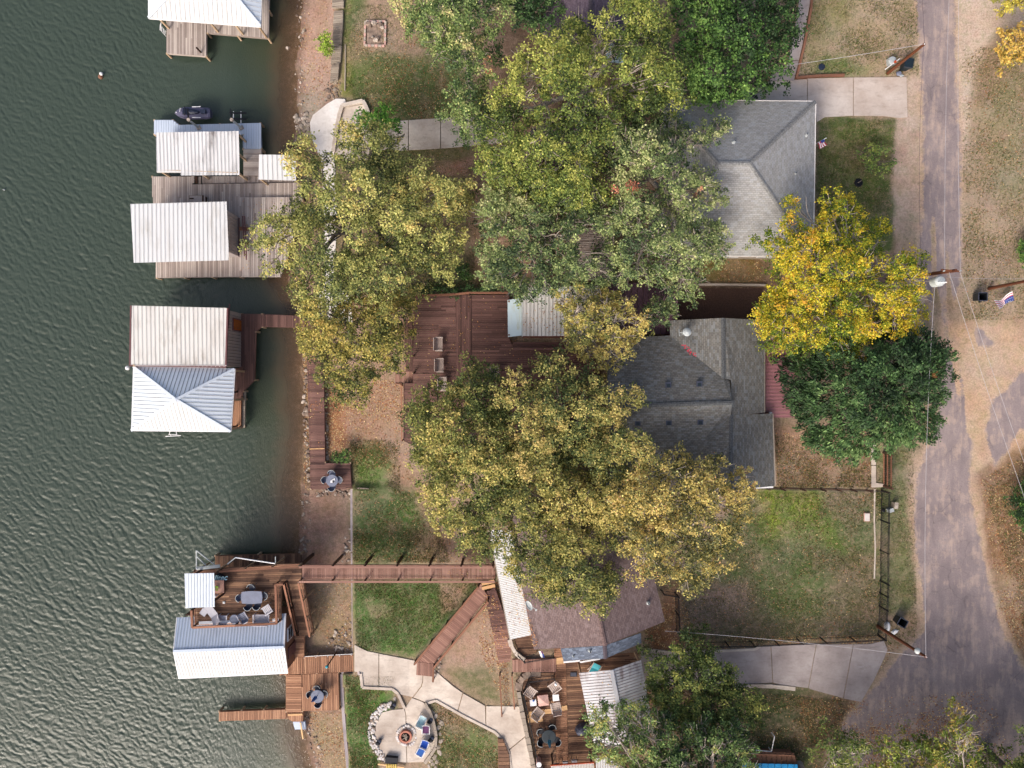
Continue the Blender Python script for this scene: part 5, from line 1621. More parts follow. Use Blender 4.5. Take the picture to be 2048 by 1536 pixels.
t = thing('bar_roof', 'cream metal bar roof with orange fascia at the bottom edge', 'shed', W(1145, 1560, 3))
panels(roof_empty(t), [W(1106,1600,5.3), W(1192,1600,5.3), W(1187,1526,5.3), W(1102,1532,5.3)], (1,0,0), .12, 'cream_metal', rib=.015, ribw=.03)
beam('fascia', W(1101,1531,5.2), W(1188,1525,5.2), .08, .2, 'orange', t)
for p in ((1106,1534),(1184,1529)):
    q = W(*p, 5.1); beam('post', (q.x, q.y, 3), (q.x, q.y, 5.2), .12, .12, 'dark_wood', t)
t = thing('cyan_roofed_building', 'low brown building with bright cyan roof sheet at the bottom edge', 'building', W(1540, 1560, 3))
panels(roof_empty(t), [W(1486,1620,4.4), W(1602,1620,4.4), W(1595,1529,4.4), W(1484,1526,4.4)], (1,0,0), .5, 'cyan_roof')
panels(roof_empty(t), [W(1484,1526,4.2), W(1595,1529,4.2), W(1588,1506,4.0), W(1488,1503,4.0)], (1,0,0), .4, 'siding')
for A, B in (((1490,1506),(1586,1509)), ((1490,1506),(1492,1610)), ((1586,1509),(1596,1610))):
    a, b = W(*A, 3.9), W(*B, 3.9); beam('wall', (a.x, a.y, 3.4), (b.x, b.y, 3.4), .1, 1.4, 'siding', t)
mb = MB(); mb.tube([W(1480,1498,3.9), W(1543,1503,3.9), W(1549,1473,3.9)], .04, .04, 'white_paint', 6)
for p in ((1480,1498),(1543,1503),(1549,1473)):
    q = W(*p, 3.9); mb.tube([(q.x, q.y, 3.2), (q.x, q.y, 3.9)], .04, .04, 'white_paint', 6)
tag(mb.build('pipe_rail', loc=W(1543,1503,3.2)), 'thin white pipe rail in front of the cyan roof', 'rail')

# --- roofs between the northern trees
t = thing('house', 'dark plum-shingled house at the top edge behind the bright oak', 'house', W(1190, -40, 3))
zE, zR = 6.0, 8.0
shingle_roof(t, [[W(1085,-200,zE), W(1085,75,zE), W(1181,70,zR), W(1181,-200,zR)], [W(1250,95,zE), W(1275,-200,zE), W(1181,-200,zR), W(1181,70,zR)]], 'shingle_plum', caps=((W(1181,-200,zR), W(1181,70,zR)),))
house_walls(t, [(1085,-200),(1085,75),(1250,90),(1275,-200)], 5.9, 'siding_gray', 2.8, .5)
t = thing('shed', 'tan flat-roofed shed with white vent between the northern oaks', 'shed', W(1228, 105, 3))
panels(roof_empty(t), [W(1212,124,5.6), W(1248,127,5.6), W(1248,84,5.7), W(1212,84,5.7)], (1,0,0), .8, 'fiberglass', rib=0)
walls(t, [W(1213,122,5.5), W(1247,125,5.5), W(1247,86,5.5), W(1213,86,5.5)], 2.8, 5.5, 'siding_gray')
mb = MB(); mb.box(W(1228,104,5.85), (.5,.7,.2), 'white_paint'); mb.box(W(1228,104,6.0), (.35,.5,.1), 'gray_box'); mb.build('roof_vent', t)
t = thing('cottage', 'brown-shingled cottage roof glimpsed through the bright oak', 'house', W(1130, 300, 3))
zE = 5.4
shingle_roof(t, [[W(1085,350,zE), W(1165,350,zE), W(1165,285,6.4), W(1085,285,6.4)], [W(1165,225,zE), W(1085,225,zE), W(1085,285,6.4), W(1165,285,6.4)]], 'shingle_brown', caps=((W(1085,285,6.4), W(1165,285,6.4)),))
house_walls(t, [(1087,348),(1163,348),(1163,228),(1087,228)], 5.3, 'siding', 2.8, .3)
t = thing('patio_shed', 'white ribbed shed roof hidden under the golden oak', 'shed', W(1260, 960, 3))
panels(roof_empty(t), [W(1200,988,5.3), W(1312,990,5.3), W(1308,928,5.5), W(1204,926,5.5)], (1,0,0), .22, 'pale_metal')
walls(t, [W(1204,984,5.2), W(1306,986,5.2), W(1304,932,5.2), W(1206,930,5.2)], 2.8, 5.2, 'siding_gray')
t = thing('patio_shed', 'white slatted shade roof under the big oak near the red deck', 'shade roof', W(1085, 917, 3))
panels(roof_empty(t), [W(1042,952,5.2), W(1130,952,5.2), W(1130,884,5.3), W(1046,884,5.3)], (0,1,0), .22, 'teak', rib=.02, gap=.06)
for p in ((1048,888),(1126,888),(1126,948),(1046,948)):
    q = W(*p, 5.1); beam('post', (q.x, q.y, 2.9), (q.x, q.y, 5.2), .12, .12, 'pale_post', t)

# ================================================================== furniture
def slat_chair(name, label, c, rz, frame='teak', seat='teak', group=None, w=.62, d=.6, sh=.42, bh=.92, cat='chair', recline=.35, arms=True, slats=5):
    """c on the floor; faces local +y"""
    t = thing(name, label, cat, c, rz, group)
    mb = MB()
    for k in range(slats):
        y = -d / 2 + d * (k + .5) / slats
        mb.box((0, y, sh + (y + d / 2) * .12), (w, d / slats * .82, .03), seat)
    mb.build('seat', t, fix=False)
    mb = MB()
    for k in range(slats):
        x = -w / 2 + w * (k + .5) / slats
        mb.bar((x, -d / 2, sh), (x * 1.05, -d / 2 - (bh - sh) * recline, bh), w / slats * .8, .03, seat)
    mb.bar((-w / 2, -d / 2 - (bh - sh) * recline, bh), (w / 2, -d / 2 - (bh - sh) * recline, bh), .05, .06, frame)
    mb.build('backrest', t, fix=False)
    for sx in (-1, 1):
        for sy in (-1, 1):
            mb = MB(); mb.bar((sx * w / 2, sy * d / 2, 0), (sx * w / 2, sy * d / 2 * .9, sh + (.2 if arms else 0)), .05, .05, frame); mb.build('leg', t, fix=False)
        if arms:
            mb = MB(); mb.box((sx * (w / 2 + .03), -.03, sh + .22), (.08, d * 1.15, .03), frame); mb.build('armrest', t, fix=False)
    return t

def mesh_chair(label, c, rz, group=None, mat='gray_plastic'):
    t = thing('patio_chair', label, 'chair', c, rz, group)
    mb = MB(); mb.lathe((0, 0, .4), [(.26, 0), (.27, .03), (.1, .035)], mat, 12); mb.build('seat', t, fix=False)
    mb = MB()
    pts = [(.27 * math.cos(a), .27 * math.sin(a)) for a in np.linspace(math.pi * 1.08, math.pi * 1.92, 8)]
    for (x0, y0), (x1, y1) in zip(pts[:-1], pts[1:]): mb.add([(x0, y0, .43), (x1, y1, .43), (x1 * 1.15, y1 * 1.25, .85), (x0 * 1.15, y0 * 1.25, .85)], [(0,1,2,3)], mat)
    mb.tube([(x * 1.15, y * 1.25, .86) for x, y in pts], .02, .02, 'gray_box', 5); mb.build('backrest', t, fix=False)
    for sx in (-1, 1):
        for sy in (-1, 1):
            mb = MB(); mb.tube([(sx * .18, sy * .18, .4), (sx * .24, sy * .24, 0)], .018, .018, 'gray_dark', 5); mb.build('leg', t, fix=False)
    return t

def table(name, label, c, shape, size, h=.72, mat='gray_plastic', rz=0, cat='table', group=None):
    t = thing(name, label, cat, c, rz, group)
    mb = MB()
    if shape == 'round': mb.lathe((0, 0, h - .04), [(size, 0), (size + .015, .02), (size, .04), (size * .93, .045)], mat, 28)
    else:
        w, d = size
        pts = []
        for (a0, a1, b0, b1, bulge) in ((-1,-1,1,-1,(0,-1)), (1,-1,1,1,(1,0)), (1,1,-1,1,(0,1)), (-1,1,-1,-1,(-1,0))):
            for k in range(5):
                q = k / 5; s = math.sin(q * math.pi) * .06
                pts.append(((a0 + (b0 - a0) * q) * w / 2 * .96 + bulge[0] * s, (a1 + (b1 - a1) * q) * d / 2 * .96 + bulge[1] * s))
        mb.prism(pts, h - .04, h, mat)
    mb.build('tabletop', t, fix=False)
    r = size * .7 if shape == 'round' else None
    for sx in (-1, 1):
        for sy in (-1, 1):
            x, y = (r * .7 * sx, r * .7 * sy) if r else (size[0] * .4 * sx, size[1] * .38 * sy)
            mb = MB(); mb.tube([(x * .8, y * .8, h - .04), (x, y, 0)], .025, .02, 'gray_dark', 6); mb.build('leg', t, fix=False)
    return t

def umbrella(label, c, mat='navy', h=2.2, lean=.0):
    t = thing('closed_umbrella', label, 'umbrella', c)
    mb = MB(); mb.tube([c, c + Vector((lean, -lean, h))], .022, .018, 'gray_dark', 6); mb.build('pole', t)
    mb = MB()
    n = 12; prof = [(.03, h - .02), (.08, h - .25), (.13, h - .7), (.15, h - 1.05), (.17, h - 1.15), (.1, h - 1.16)]
    vs = []; fs = []
    for r, z in prof:
        for j in range(n):
            a = 2 * math.pi * j / n; k = r * (1 if j % 2 else .55); q = z / h
            vs.append(c + Vector((lean * q + k * math.cos(a), -lean * q + k * math.sin(a), z)))
    for i in range(len(prof) - 1):
        for j in range(n): fs.append((i * n + j, i * n + (j + 1) % n, (i + 1) * n + (j + 1) % n, (i + 1) * n + j))
    mb.add(vs, fs, mat); mb.build('cloth', t)
    mb = MB(); mb.lathe(c, [(.22, 0), (.22, .06), (.05, .1)], 'gray_dark', 14); mb.build('base', t)
    return t

# party deck set
DZ = UZ + .01
table('dining_table', 'bow-sided grey mesh dining table on the party deck', W(509.5,1190,DZ), 'rect', (1.6, .92), .74, 'gray_plastic', .02)
for (x, y, a, s) in ((508,1172,0,'north side'),(487,1191,90,'west end'),(533,1187,-90,'east end'),(502,1207,180,'south side, nearer west'),(519,1206,180,'south side, nearer east')):
    mesh_chair('rounded dark mesh chair at the %s of the grey dining table' % s, W(x,y,DZ), math.radians(a + 180), 'chairs round the party deck dining table', 'gray_dark' if s != 'west end' else 'gray_plastic')
table('side_table', 'round blue-grey side table at the deck rail', W(473,1235,DZ), 'round', .36, .5, 'gray_plastic')
slat_chair('armchair', 'slatted grey armchair left of the round side table', W(450,1235,DZ), 0.0, 'wicker', 'gray_plastic', 'grey slatted armchairs by the rail', .62, .62)
slat_chair('armchair', 'slatted grey armchair turned inward right of the round side table', W(490,1230,DZ), math.radians(30), 'wicker', 'gray_plastic', 'grey slatted armchairs by the rail', .62, .62)
slat_chair('armchair', 'pale woven armchair angled beside the wicker loveseat', W(538,1216,DZ), math.radians(122), 'wicker', 'wicker', None, .55, .62)
slat_chair('loveseat', 'wide pale wicker loveseat against the deck rail', W(527,1233,DZ), 0.0, 'wicker', 'wicker', None, 1.15, .6, cat='loveseat', slats=9)
t = thing('lounge_chair', 'pale grey lounge chair with raised back in the deck corner', 'lounge chair', W(430,1226,DZ), math.radians(38))
mb = MB(); mb.box((0, .35, .35), (.62, 1.0, .06), 'wicker'); mb.build('seat', t, fix=False)
mb = MB(); mb.box((0, -.45, .6), (.62, .75, .05), 'wicker', 0, ('X', -.7)); mb.build('backrest', t, fix=False)
for sx in (-1, 1):
    for y in (-.3, .7):
        mb = MB(); mb.bar((sx * .28, y, 0), (sx * .28, y, .34), .05, .05, 'gray_dark'); mb.build('leg', t, fix=False)
t = thing('footrest', 'small square pale footrest in the west corner of the party deck', 'footrest', W(411,1222,DZ), math.radians(-35))
mb = MB(); mb.box((0, 0, .36), (.5, .5, .06), 'wicker'); mb.build('seat', t, fix=False)
for sx in (-1, 1):
    for sy in (-1, 1): mb = MB(); mb.bar((sx * .2, sy * .2, 0), (sx * .2, sy * .2, .34), .05, .05, 'gray_dark'); mb.build('leg', t, fix=False)
# bar corner
t = thing('covered_tube', 'black round-ended covered tube with light blue script lettering', 'tube', W(438,1156,DZ))
mb = MB()
for k in range(1):
    mb.lathe(W(437,1156,DZ), [(.2, 0), (.5, .08), (.62, .3), (.56, .52), (.3, .64), (.05, .66)], 'black_cloth', 20, 1.15, .8)
mb.build('body', t, smooth=True)
cu = bpy.data.curves.new('lettering', 'FONT'); cu.body = 'Nitec'; cu.size = .6; cu.shear = .35; cu.extrude = .006; cu.offset = .014; cu.align_x = 'CENTER'; cu.align_y = 'CENTER'
cu.materials.append(M['lightblue'])
_o = bpy.data.objects.new('lettering', cu); o = link('lettering', bpy.data.meshes.new_from_object(_o), t); bpy.data.objects.remove(_o)
o.location = W(436.5,1156.5,DZ + .675) - t.location; o.rotation_euler = (0, 0, math.radians(5))
t = thing('bar_cabinet', 'brown wooden bar counter beside the black tube', 'bar counter', W(438,1173,DZ))
mb = MB(); mb.box(W(437,1173,DZ + .45), (.75, .9, .86), 'siding'); mb.build('body', t)
mb = MB(); mb.box(W(437,1173,DZ + .92), (.85, .98, .05), 'pink_wood'); mb.build('counter_top', t)
t = thing('bar_stool', 'blue-grey stool tucked at the bar counter', 'stool', W(445,1171,DZ))
mb = MB(); mb.lathe(W(446,1169,DZ), [(.2,.66),(.22,.7),(.1,.73)], 'gray_plastic', 14, .8, 1.2); mb.build('seat', t)
for a in range(4): mb = MB(); p = W(446,1169,DZ); q = Vector((math.cos(a*1.57+.78)*.18, math.sin(a*1.57+.78)*.18, 0)); mb.tube([p + q * .6 + Vector((0,0,.66)), p + q], .02,.02,'gray_dark',5); mb.build('leg', t)
mb = MB(); rr = random.Random(4)
for k in range(24):
    a = rr.uniform(0, 6.28); p = W(433.5,1176,DZ + .95); mb.add([p, p + Vector((math.cos(a)*.2, math.sin(a)*.2, .12)), p + Vector((math.cos(a+.35)*.18, math.sin(a+.35)*.18, .16))], [(0,1,2)], 'green_leaf' if 'green_leaf' in M else 'yellow_wood')
tag(mb.build('potted_sprig', loc=W(433.5,1176,DZ + .94)), 'little yellow-green plant on the bar counter', 'plant')
mb = MB(); mb.lathe(W(432,1189,DZ), [(.16,0),(.17,.5),(.13,.55),(.05,.57)], 'white_paint', 12)
tag(mb.build('gas_bottle', loc=W(432,1189,DZ)), 'white gas bottle at the shelter post', 'gas bottle')
mb = MB(); mb.box(W(448,1205,DZ + .04), (.16,.16,.08), 'white_paint'); mb.box(W(448,1205,DZ + .085), (.1,.1,.02), 'gray_box')
tag(mb.build('deck_box', loc=W(448,1205,DZ)), 'tiny white box on the open party deck', 'box')
# crane arms of white pipe
mb = MB()
mb.tube([W(393,1138,3.9), W(393,1137,5.9)], .05,.05,'white_paint',6); mb.tube([W(393,1137,4.0), W(393,1101,4.1)], .06,.06,'gray_box',6); mb.tube([W(393,1101,4.1), W(431,1131,4.0)], .05,.05,'gray_box',6); mb.tube([W(394,1113,4.1), W(412,1131,4.0)], .05,.05,'gray_box',6); mb.bar(W(393,1137,4.2), W(440,1132,4.3), .25,.08,'gray_box')
tag(mb.build('davit', loc=W(393,1137,3.9)), 'triangular white pipe davit at the lake corner of the party deck', 'davit')
mb = MB(); mb.tube([W(471,1115,4.7), W(550,1127,4.6)], .05,.05,'white_paint',6); mb.tube([W(551,1113,4.6), W(551,1126,4.6)], .035,.035,'gray_box',6); mb.tube([W(471,1115,4.7), W(455,1128,4.5)], .05,.05,'gray_box',6)
tag(mb.build('boom', loc=W(520,1122,4.6)), 'long white pipe boom along the north rail of the party deck', 'boom')

# lower dock table
def round_set(label, c, sp, mat='gray_dark', r=.6, tm='gray_plastic'):
    table('round_table', label, c, 'round', r, .72, tm)
    for a, s in sp:
        p = c + Vector((math.cos(math.radians(a)), math.sin(math.radians(a)), 0)) * (r + .05)
        mesh_chair(s, p, math.radians(a + 90 + 0), None, mat)
round_set('round dark mesh table on the orange-brown lower dock', W(639,1386,.99), ((95,'mesh chair on the north side of the lower dock table'),(20,'mesh chair on the east side of the lower dock table'),(165,'mesh chair on the west side of the lower dock table'),(275,'mesh chair on the lakeward south side of the lower dock table')), 'gray_dark', .52)
umbrella('closed blue umbrella through the lower dock table', W(640,1385,1.0), 'navy', 2.3, -.12)
round_set('round grey mesh table on the maroon shore platform', W(668,959,.96), ((95,'mesh chair north of the shore platform table'),(175,'mesh chair west of the shore platform table'),(5,'mesh chair east of the shore platform table'),(268,'mesh chair south of the shore platform table')), 'gray_plastic', .48)
mb = MB(); c = W(666,963,1.7)
for k in range(5): mb.bar(c + Vector((-.2 + k*.07, -.1, 0)), c + Vector((-.15 + k*.07, .1 + .04*k, .04)), .05,.02, 'white_paint')
mb.box(c + Vector((.03,0,.03)), (.12,.18,.06), 'black_metal')
tag(mb.build('table_clutter', loc=c), 'small white and black bundle on the shore platform table', 'bundle')
# patio deck sets
PZ = 3.03
for x, y, a, s in ((1062,1380,-52,'northwest'),(1107,1370,42+180-90,'northeast'),(1076,1420,215-180,'southwest'),(1111,1409,-12+0,'southeast')):
    ang = {'northwest':-125,'northeast':125,'southwest':-38,'southeast':12}[s]
    slat_chair('lounge_chair', 'pale slatted lounge chair %s of the rose fire table' % s, W(x,y,PZ), math.radians(ang), 'teak', 'teak', 'slatted chairs round the fire table', .68, .7)
t = thing('fire_table', 'square rose-coloured fire table with pyramid cover', 'fire table', W(1086,1396,PZ), math.radians(7))
mb = MB(); mb.box((0,0,.25), (.75,.75,.48), 'clay'); mb.build('base', t, fix=False)
mb = MB(); s = .42; mb.add([(-s,-s,.5),(s,-s,.5),(s,s,.5),(-s,s,.5),(0,0,.66)], [(0,1,4),(1,2,4),(2,3,4),(3,0,4)], 'pink_tile'); mb.build('cover', t, fix=False)
for x, y, s in ((1066,1401,'west'),(1111,1391,'east')):
    t = thing('side_table', 'small white square side table %s of the fire table' % s, 'side table', W(x,y,PZ), math.radians(6))
    mb = MB(); mb.box((0,0,.45), (.5,.5,.05), 'white_paint'); mb.build('tabletop', t, fix=False)
    for sx in (-1,1):
        for sy in (-1,1): mb = MB(); mb.box((sx*.2,sy*.2,.21), (.05,.05,.43), 'white_paint'); mb.build('leg', t, fix=False)
mb = MB(); mb.lathe(W(1067,1401,PZ + .48), [(.07,0),(.09,.05),(.05,.09)], 'navy', 10); tag(mb.build('bowl', loc=W(1067,1401,PZ+.48)), 'small blue bowl on the west side table', 'bowl')
mb = MB(); c = W(1110,1358,PZ); mb.tube([c, c + Vector((0,0,1.0))], .03,.03,'black_metal',6); mb.lathe(c + Vector((0,0,1.0)), [(.05,0),(.12,.08),(.12,.16),(.05,.22)], 'white_paint', 12)
tag(mb.build('globe_lamp', loc=c), 'white globe lamp on the railing post by the northeast lounge chair', 'lamp')
mb = MB(); mb.box(W(1147,1349,PZ + .01), (.52,.36,.02), 'black_cloth'); mb.box(W(1147,1349,PZ + .022), (.46,.3,.01), 'gray_dark')
tag(mb.build('door_mat', loc=W(1147,1349,PZ)), 'small dark mat on the patio deck', 'mat')
table('round_table', 'black round table with closed blue umbrella on the patio deck', W(1097,1466,PZ), 'round', .55, .72, 'black_plastic')
for a, s in ((70,'northeast'),(150,'northwest'),(-30,'southeast'),(215,'southwest')):
    mesh_chair('dark chair %s of the black patio table' % s, W(1097,1466,PZ) + Vector((math.cos(math.radians(a)), math.sin(math.radians(a)), 0)) * .72, math.radians(a + 90), None, 'black_cloth')
umbrella('closed shiny blue umbrella over the black patio table', W(1097,1467,PZ), 'teal_glass', 2.5, .0)
t = thing('grill', 'covered black grill beside the pavilion', 'grill', W(1163,1452,PZ))
mb = MB(); c = W(1163,1452,PZ)
mb.box(c + Vector((0,0,.45)), (.8,.5,.8), 'black_cloth', .5); mb.lathe(c + Vector((0,0,.85)), [(.62,-.5),(.55,0),(.4,.22),(.1,.34)], 'gray_dark', 9, 1, .7, .5); mb.build('cover', t)
for k, (x, y) in enumerate(((1113,1526),(1130,1522),(1148,1519))):
    slat_chair('striped_chair', 'striped blue-grey chair, %s in the row of three at the bar roof' % ('west end', 'middle', 'east end')[k], W(x,y,PZ), math.radians(184), 'black_metal', 'wicker', 'striped chairs by the bar roof', .42, .42, arms=False, slats=6)
mb = MB(); c = W(1077,1517,PZ); mb.lathe(c, [(.18,0),(.2,.7),(.22,.74),(.22,.95),(.1,1.0)], 'pink_tile', 16); mb.lathe(c + Vector((0,0,1.0)), [(.2,0),(.2,.05),(.05,.06)], 'white_paint', 16)
tag(mb.build('urn', loc=c), 'pink and white urn at the foot of the patio railing', 'urn')
mb = MB(); c = W(1078,1538,PZ); mb.lathe(c, [(.3,0),(.4,.3),(.42,.7),(.3,1.0),(.1,1.1)], 'white_paint', 20)
tag(mb.build('water_tank', loc=c, smooth=True), 'round white tank cut off by the bottom edge', 'tank')
t = thing('hammock_chair', 'teal canvas sling chair under the pavilion eave', 'sling chair', W(1187,1336,PZ), math.radians(-25))
mb = MB(); mb.add([(-.3,.6,.75),(.3,.6,.75),(.33,.1,.4),(-.33,.1,.4),(-.3,-.4,.5),(.3,-.4,.5)], [(0,1,2,3),(3,2,5,4)], 'teal'); mb.build('sling', t, fix=False)
for sx in (-1,1): mb = MB(); mb.bar((sx*.36,.65,.8),(sx*.36,-.5,.5),.05,.05,'teak'); mb.bar((sx*.36,.3,.6),(sx*.36,-.3,0),.05,.05,'teak'); mb.bar((sx*.36,-.1,.5),(sx*.36,.4,0),.05,.05,'teak'); mb.build('frame', t, fix=False)
# purple flag on railing
t = thing('flag', 'purple and white flag draped over the porch railing', 'flag', W(1083,1304,3.9))
mb = MB()
for k in range(6):
    a = k / 6; b = (k + 1) / 6
    p = lambda s, q: W(1077 + s * 8 + q * 5, 1302 + s * 1 + q * 13, 4.1 - q * .5 + .05 * math.sin(q * 12 + s * 3))
    mb.add([p(0,a), p(.55,a), p(.55,b), p(0,b)], [(0,1,2,3)], 'white_paint'); mb.add([p(.55,a), p(1,a), p(1,b), p(.55,b)], [(0,1,2,3)], 'flag_blue' if k > 1 else 'purple')
mb.build('cloth', t)
mb = MB(); mb.tube([W(1089,1316,3.2), W(1080,1300,4.2)], .02,.02,'dark_wood',6); mb.build('flagpole', t)
# red deck benches
for k, (x, y, s) in enumerate(((880,689,'northern of the two at the west side of the maroon deck'),(882,731,'southern of the two at the west side of the maroon deck'),(992,746,'in the middle of the maroon deck'),(996,806,'half under the oak in the middle of the maroon deck'),(888,768,'mostly under the oak leaves on the maroon deck'))):
    slat_chair('bench', 'grey-white slatted bench, ' + s, W(x,y,RZ), math.radians(-90), 'teak', 'teak', 'slatted benches on the maroon deck', .98, .5, cat='bench', slats=7)
slat_chair('sun_chair', 'teal chair glimpsed through the big oak', G(1022,972,.05), .5, 'teal', 'teal')

# ------------------------------------------------------------------ fire pit
t = thing('fire_pit', 'terracotta fire ring with charred logs inside a stone circle', 'fire pit', G(812,1471,.05))
c = t.location.copy()
mb = MB(); mb.lathe(c, [(.52,0),(.52,.28),(.5,.32),(.37,.32),(.34,.1),(.1,.08)], 'clay', 28); mb.build('ring', t)
mb = MB(); mb.lathe(c + Vector((0,0,.1)), [(.34,0),(.1,.02)], 'ash', 20); mb.build('ash_bed', t)
rr = random.Random(9)
for k in range(7):
    a = rr.uniform(0, 3.14); d = Vector((math.cos(a), math.sin(a), 0)) * .26; o_ = Vector((rr.uniform(-.08,.08), rr.uniform(-.08,.08), .16 + .03 * k))
    mb = MB(); mb.tube([c + o_ - d, c + o_ + d], .035, .03, 'old_wood', 6); mb.build('log', t)
for k in range(26):
    a = k / 26 * 6.283 + .1; r = .72 + (.1 if -1 < math.sin(a - .5) < .9 and math.cos(a) > 0 else 0)
    mb = MB(); p = c + Vector((math.cos(a) * r, math.sin(a) * r * 1.02, .05)); mb.blob(p, .15, 'white_stone' if k % 4 else 'stone', (1,1,.7), k, a); mb.build('stone', t)
t = thing('rock_border', 'crescent border of pale piled rocks west of the fire pit', 'rock border', G(747,1466,0))
arc = [(783,1408),(772,1412),(760,1419),(751,1430),(746,1445),(742,1460),(744,1475),(748,1490),(755,1503),(763,1514),(768,1522)]
ax_ = np.array(arc, float)
for k in range(280):
    q = rr.random() * (len(arc) - 1); i = int(q); f = q - i
    p = ax_[i] * (1 - f) + ax_[i + 1] * f; wd = 7 if 1 < q < 9 else 4
    x, y = p[0] + rr.uniform(-wd, wd), p[1] + rr.uniform(-wd, wd) * .7
    mb = MB(); mb.blob(Vector((0,0,0)), 1, 'white_stone' if rr.random() < .7 else ('stone' if rr.random() < .5 else 'rock'), (1, rr.uniform(.6,1), .6), k)
    o = mb.build('rock', t, fix=False); o.location = G(x, y, .06) - t.location; s = rr.uniform(.07, .165); o.scale = (s, s, s); o.rotation_euler = (0, 0, rr.uniform(0, 6))
def sling(label, px, py, rz, mat, frame='white_paint', z=.06, recl=.22):
    t = thing('camp_chair', label, 'chair', G(px, py, z), math.radians(rz))
    mb = MB(); mb.add([(-.26,-.25,.38),(.26,-.25,.38),(.26,.3,.42),(-.26,.3,.42)], [(0,1,2,3)], mat); mb.build('seat', t, fix=False)
    mb = MB(); mb.add([(-.26,-.25,.38),(.26,-.25,.38),(.24,-.25-recl,.85),(-.24,-.25-recl,.85)], [(0,1,2,3)], mat); mb.build('backrest', t, fix=False)
    mb = MB()
    mb.tube([(-.29,.32,.43),(-.29,-.25,.4),(-.27,-.27-recl,.88),(0,-.32-recl,.9),(.27,-.27-recl,.88),(.29,-.25,.4),(.29,.32,.43),(0,.35,.43),(-.29,.32,.43)], .032,.032, frame, 5)
    for sx in (-1,1): mb.tube([(sx*.3,.3,0),(sx*.3,.28,.6),(sx*.31,-.25,.62),(sx*.3,-.3,0)], .03,.03, frame, 5)
    mb.build('frame', t, fix=False)
    return t
sling('pale aqua sling chair with white frame by the fire pit', 845, 1436, -52+25, 'lightblue')
sling('plum sling chair with white frame by the fire pit', 853, 1455, 180, 'purple')
sling('royal blue sling chair east of the fire pit', 850, 1484, 200-40, 'royal')
sling('deep blue sling chair, southernmost by the fire pit', 842, 1500, 150, 'deep_blue')
def boulder(name, label, px, py, r, mat='rock', cat='rock', seed=1, sq=(1,.8,.7)):
    mb = MB(); p = G(px, py, r * .3); mb.blob(p, r, mat, sq, seed, seed); mb.blob(p + Vector((r*.7, r*.4, -.02)), r * .55, mat, sq, seed + 1)
    return tag(mb.build(name, loc=p), label, cat)
for px, py, l in ((786,1412,'black hooded planter at the north end of the rock border'),(757,1484,'black hooded speaker on the west rim of the patio'),(862,1478,'black planter beside the royal blue chair'),(860,1441,'small dark lantern by the curved wall')):
    mb = MB(); p = G(px, py, .05); mb.lathe(p, [(.16,0),(.2,.25),(.22,.3),(.15,.4),(.05,.42)], 'black_cloth', 10, 1, .8); mb.lathe(p + Vector((.14,.16,0)), [(.14,0),(.16,.3),(.05,.36)], 'gray_dark', 9)
    tag(mb.build('planter', loc=p), l, 'planter')
t = thing('log_rack', 'dark rack of split firewood with yellow cut ends', 'log rack', G(784,1522,.05))
mb = MB(); p = G(784,1522,.05); mb.box(p + Vector((0,.2,.2)), (1.0,.5,.4), 'black_cloth', -.1); mb.build('rack', t)
for k in range(5):
    mb = MB(); mb.tube([p + Vector((-.35 + k*.18, -.05, .42)), p + Vector((-.33 + k*.18, -.45, .38))], .07,.07,'yellow_wood',7); mb.build('log', t)
beam('rail', G(756,1528,.2), G(808,1535,.2), .12, .12, 'new_wood', t)
fs = thing('flagstones', 'irregular tan flagstones along the curved fire pit wall', 'flagstone path', G(878,1470,.0))
for k, (x, y) in enumerate(((864,1395+30),(872,1432),(884,1446),(876,1456),(880,1468),(882,1482),(876,1494),(880,1505),(870,1514),(862,1522),(874,1524),(790,1392+6),(866,1528),(858,1532),(872,1536))):
    mb = MB(); mb.blob(Vector((0,0,0)), 1, 'stone' if k % 2 else 'siding_gray', (1,.7,.14), k + 5); o = mb.build('flagstone', fs, fix=False)
    o.location = G(x, y, .02) - fs.location; s = rr.uniform(.18, .34); o.scale = (s, s, .3); o.rotation_euler = (0,0,rr.uniform(0,6))

# ------------------------------------------------------------------ rocks along the shore
def rocks(label, poly, n, rmin, rmax, mats, seed, name='rubble', cat='rubble', part='rock'):
    c = np.mean(np.array(poly, float), 0)
    t = thing(name, label, cat, G(c[0], c[1], 0))
    r2 = random.Random(seed)
    P = np.array(poly, float); lib = []
    for k in range(8):
        m = mats[k % len(mats)]
        mb = MB(); mb.blob(Vector((0,0,0)), 1, m, (1, r2.uniform(.6,1), r2.uniform(.45,.7)), seed * 9 + k)
        lib.append(mb)
    meshes = []
    k = 0
    while k < n:
        x = r2.uniform(P[:,0].min(), P[:,0].max()); y = r2.uniform(P[:,1].min(), P[:,1].max())
        if sdf_poly(np.array([x]), np.array([y]), poly)[0] < 0: continue
        if len(meshes) < 8: o = lib[k % 8].build(part, t, fix=False); meshes.append(o.data)
        else: o = link(part, meshes[k % 8], t)
        s = rmin + (rmax - rmin) * r2.random() ** 2
        o.location = G(x, y, s * .2) - t.location; o.scale = (s, s, s); o.rotation_euler = (0, 0, r2.uniform(0, 6.3)); k += 1
    return t
rocks('jumbled grey concrete rubble between water and lakeside patio', [(590,232),(620,225),(618,262),(612,290),(590,290)], 70, .08, .28, ('rock','stone','siding_gray'), 3)
rocks('pale shore stones along the lake edge of the boardwalk', [(603,640),(611,640),(618,925),(619,975),(612,975),(606,800)], 130, .05, .24, ('stone','rock'), 4, part='stone')
rocks('row of white stones between boardwalk and leaf-strewn bank', [(648,690),(652,690),(657,925),(651,925)], 38, .1, .26, ('stone',), 5, part='stone')
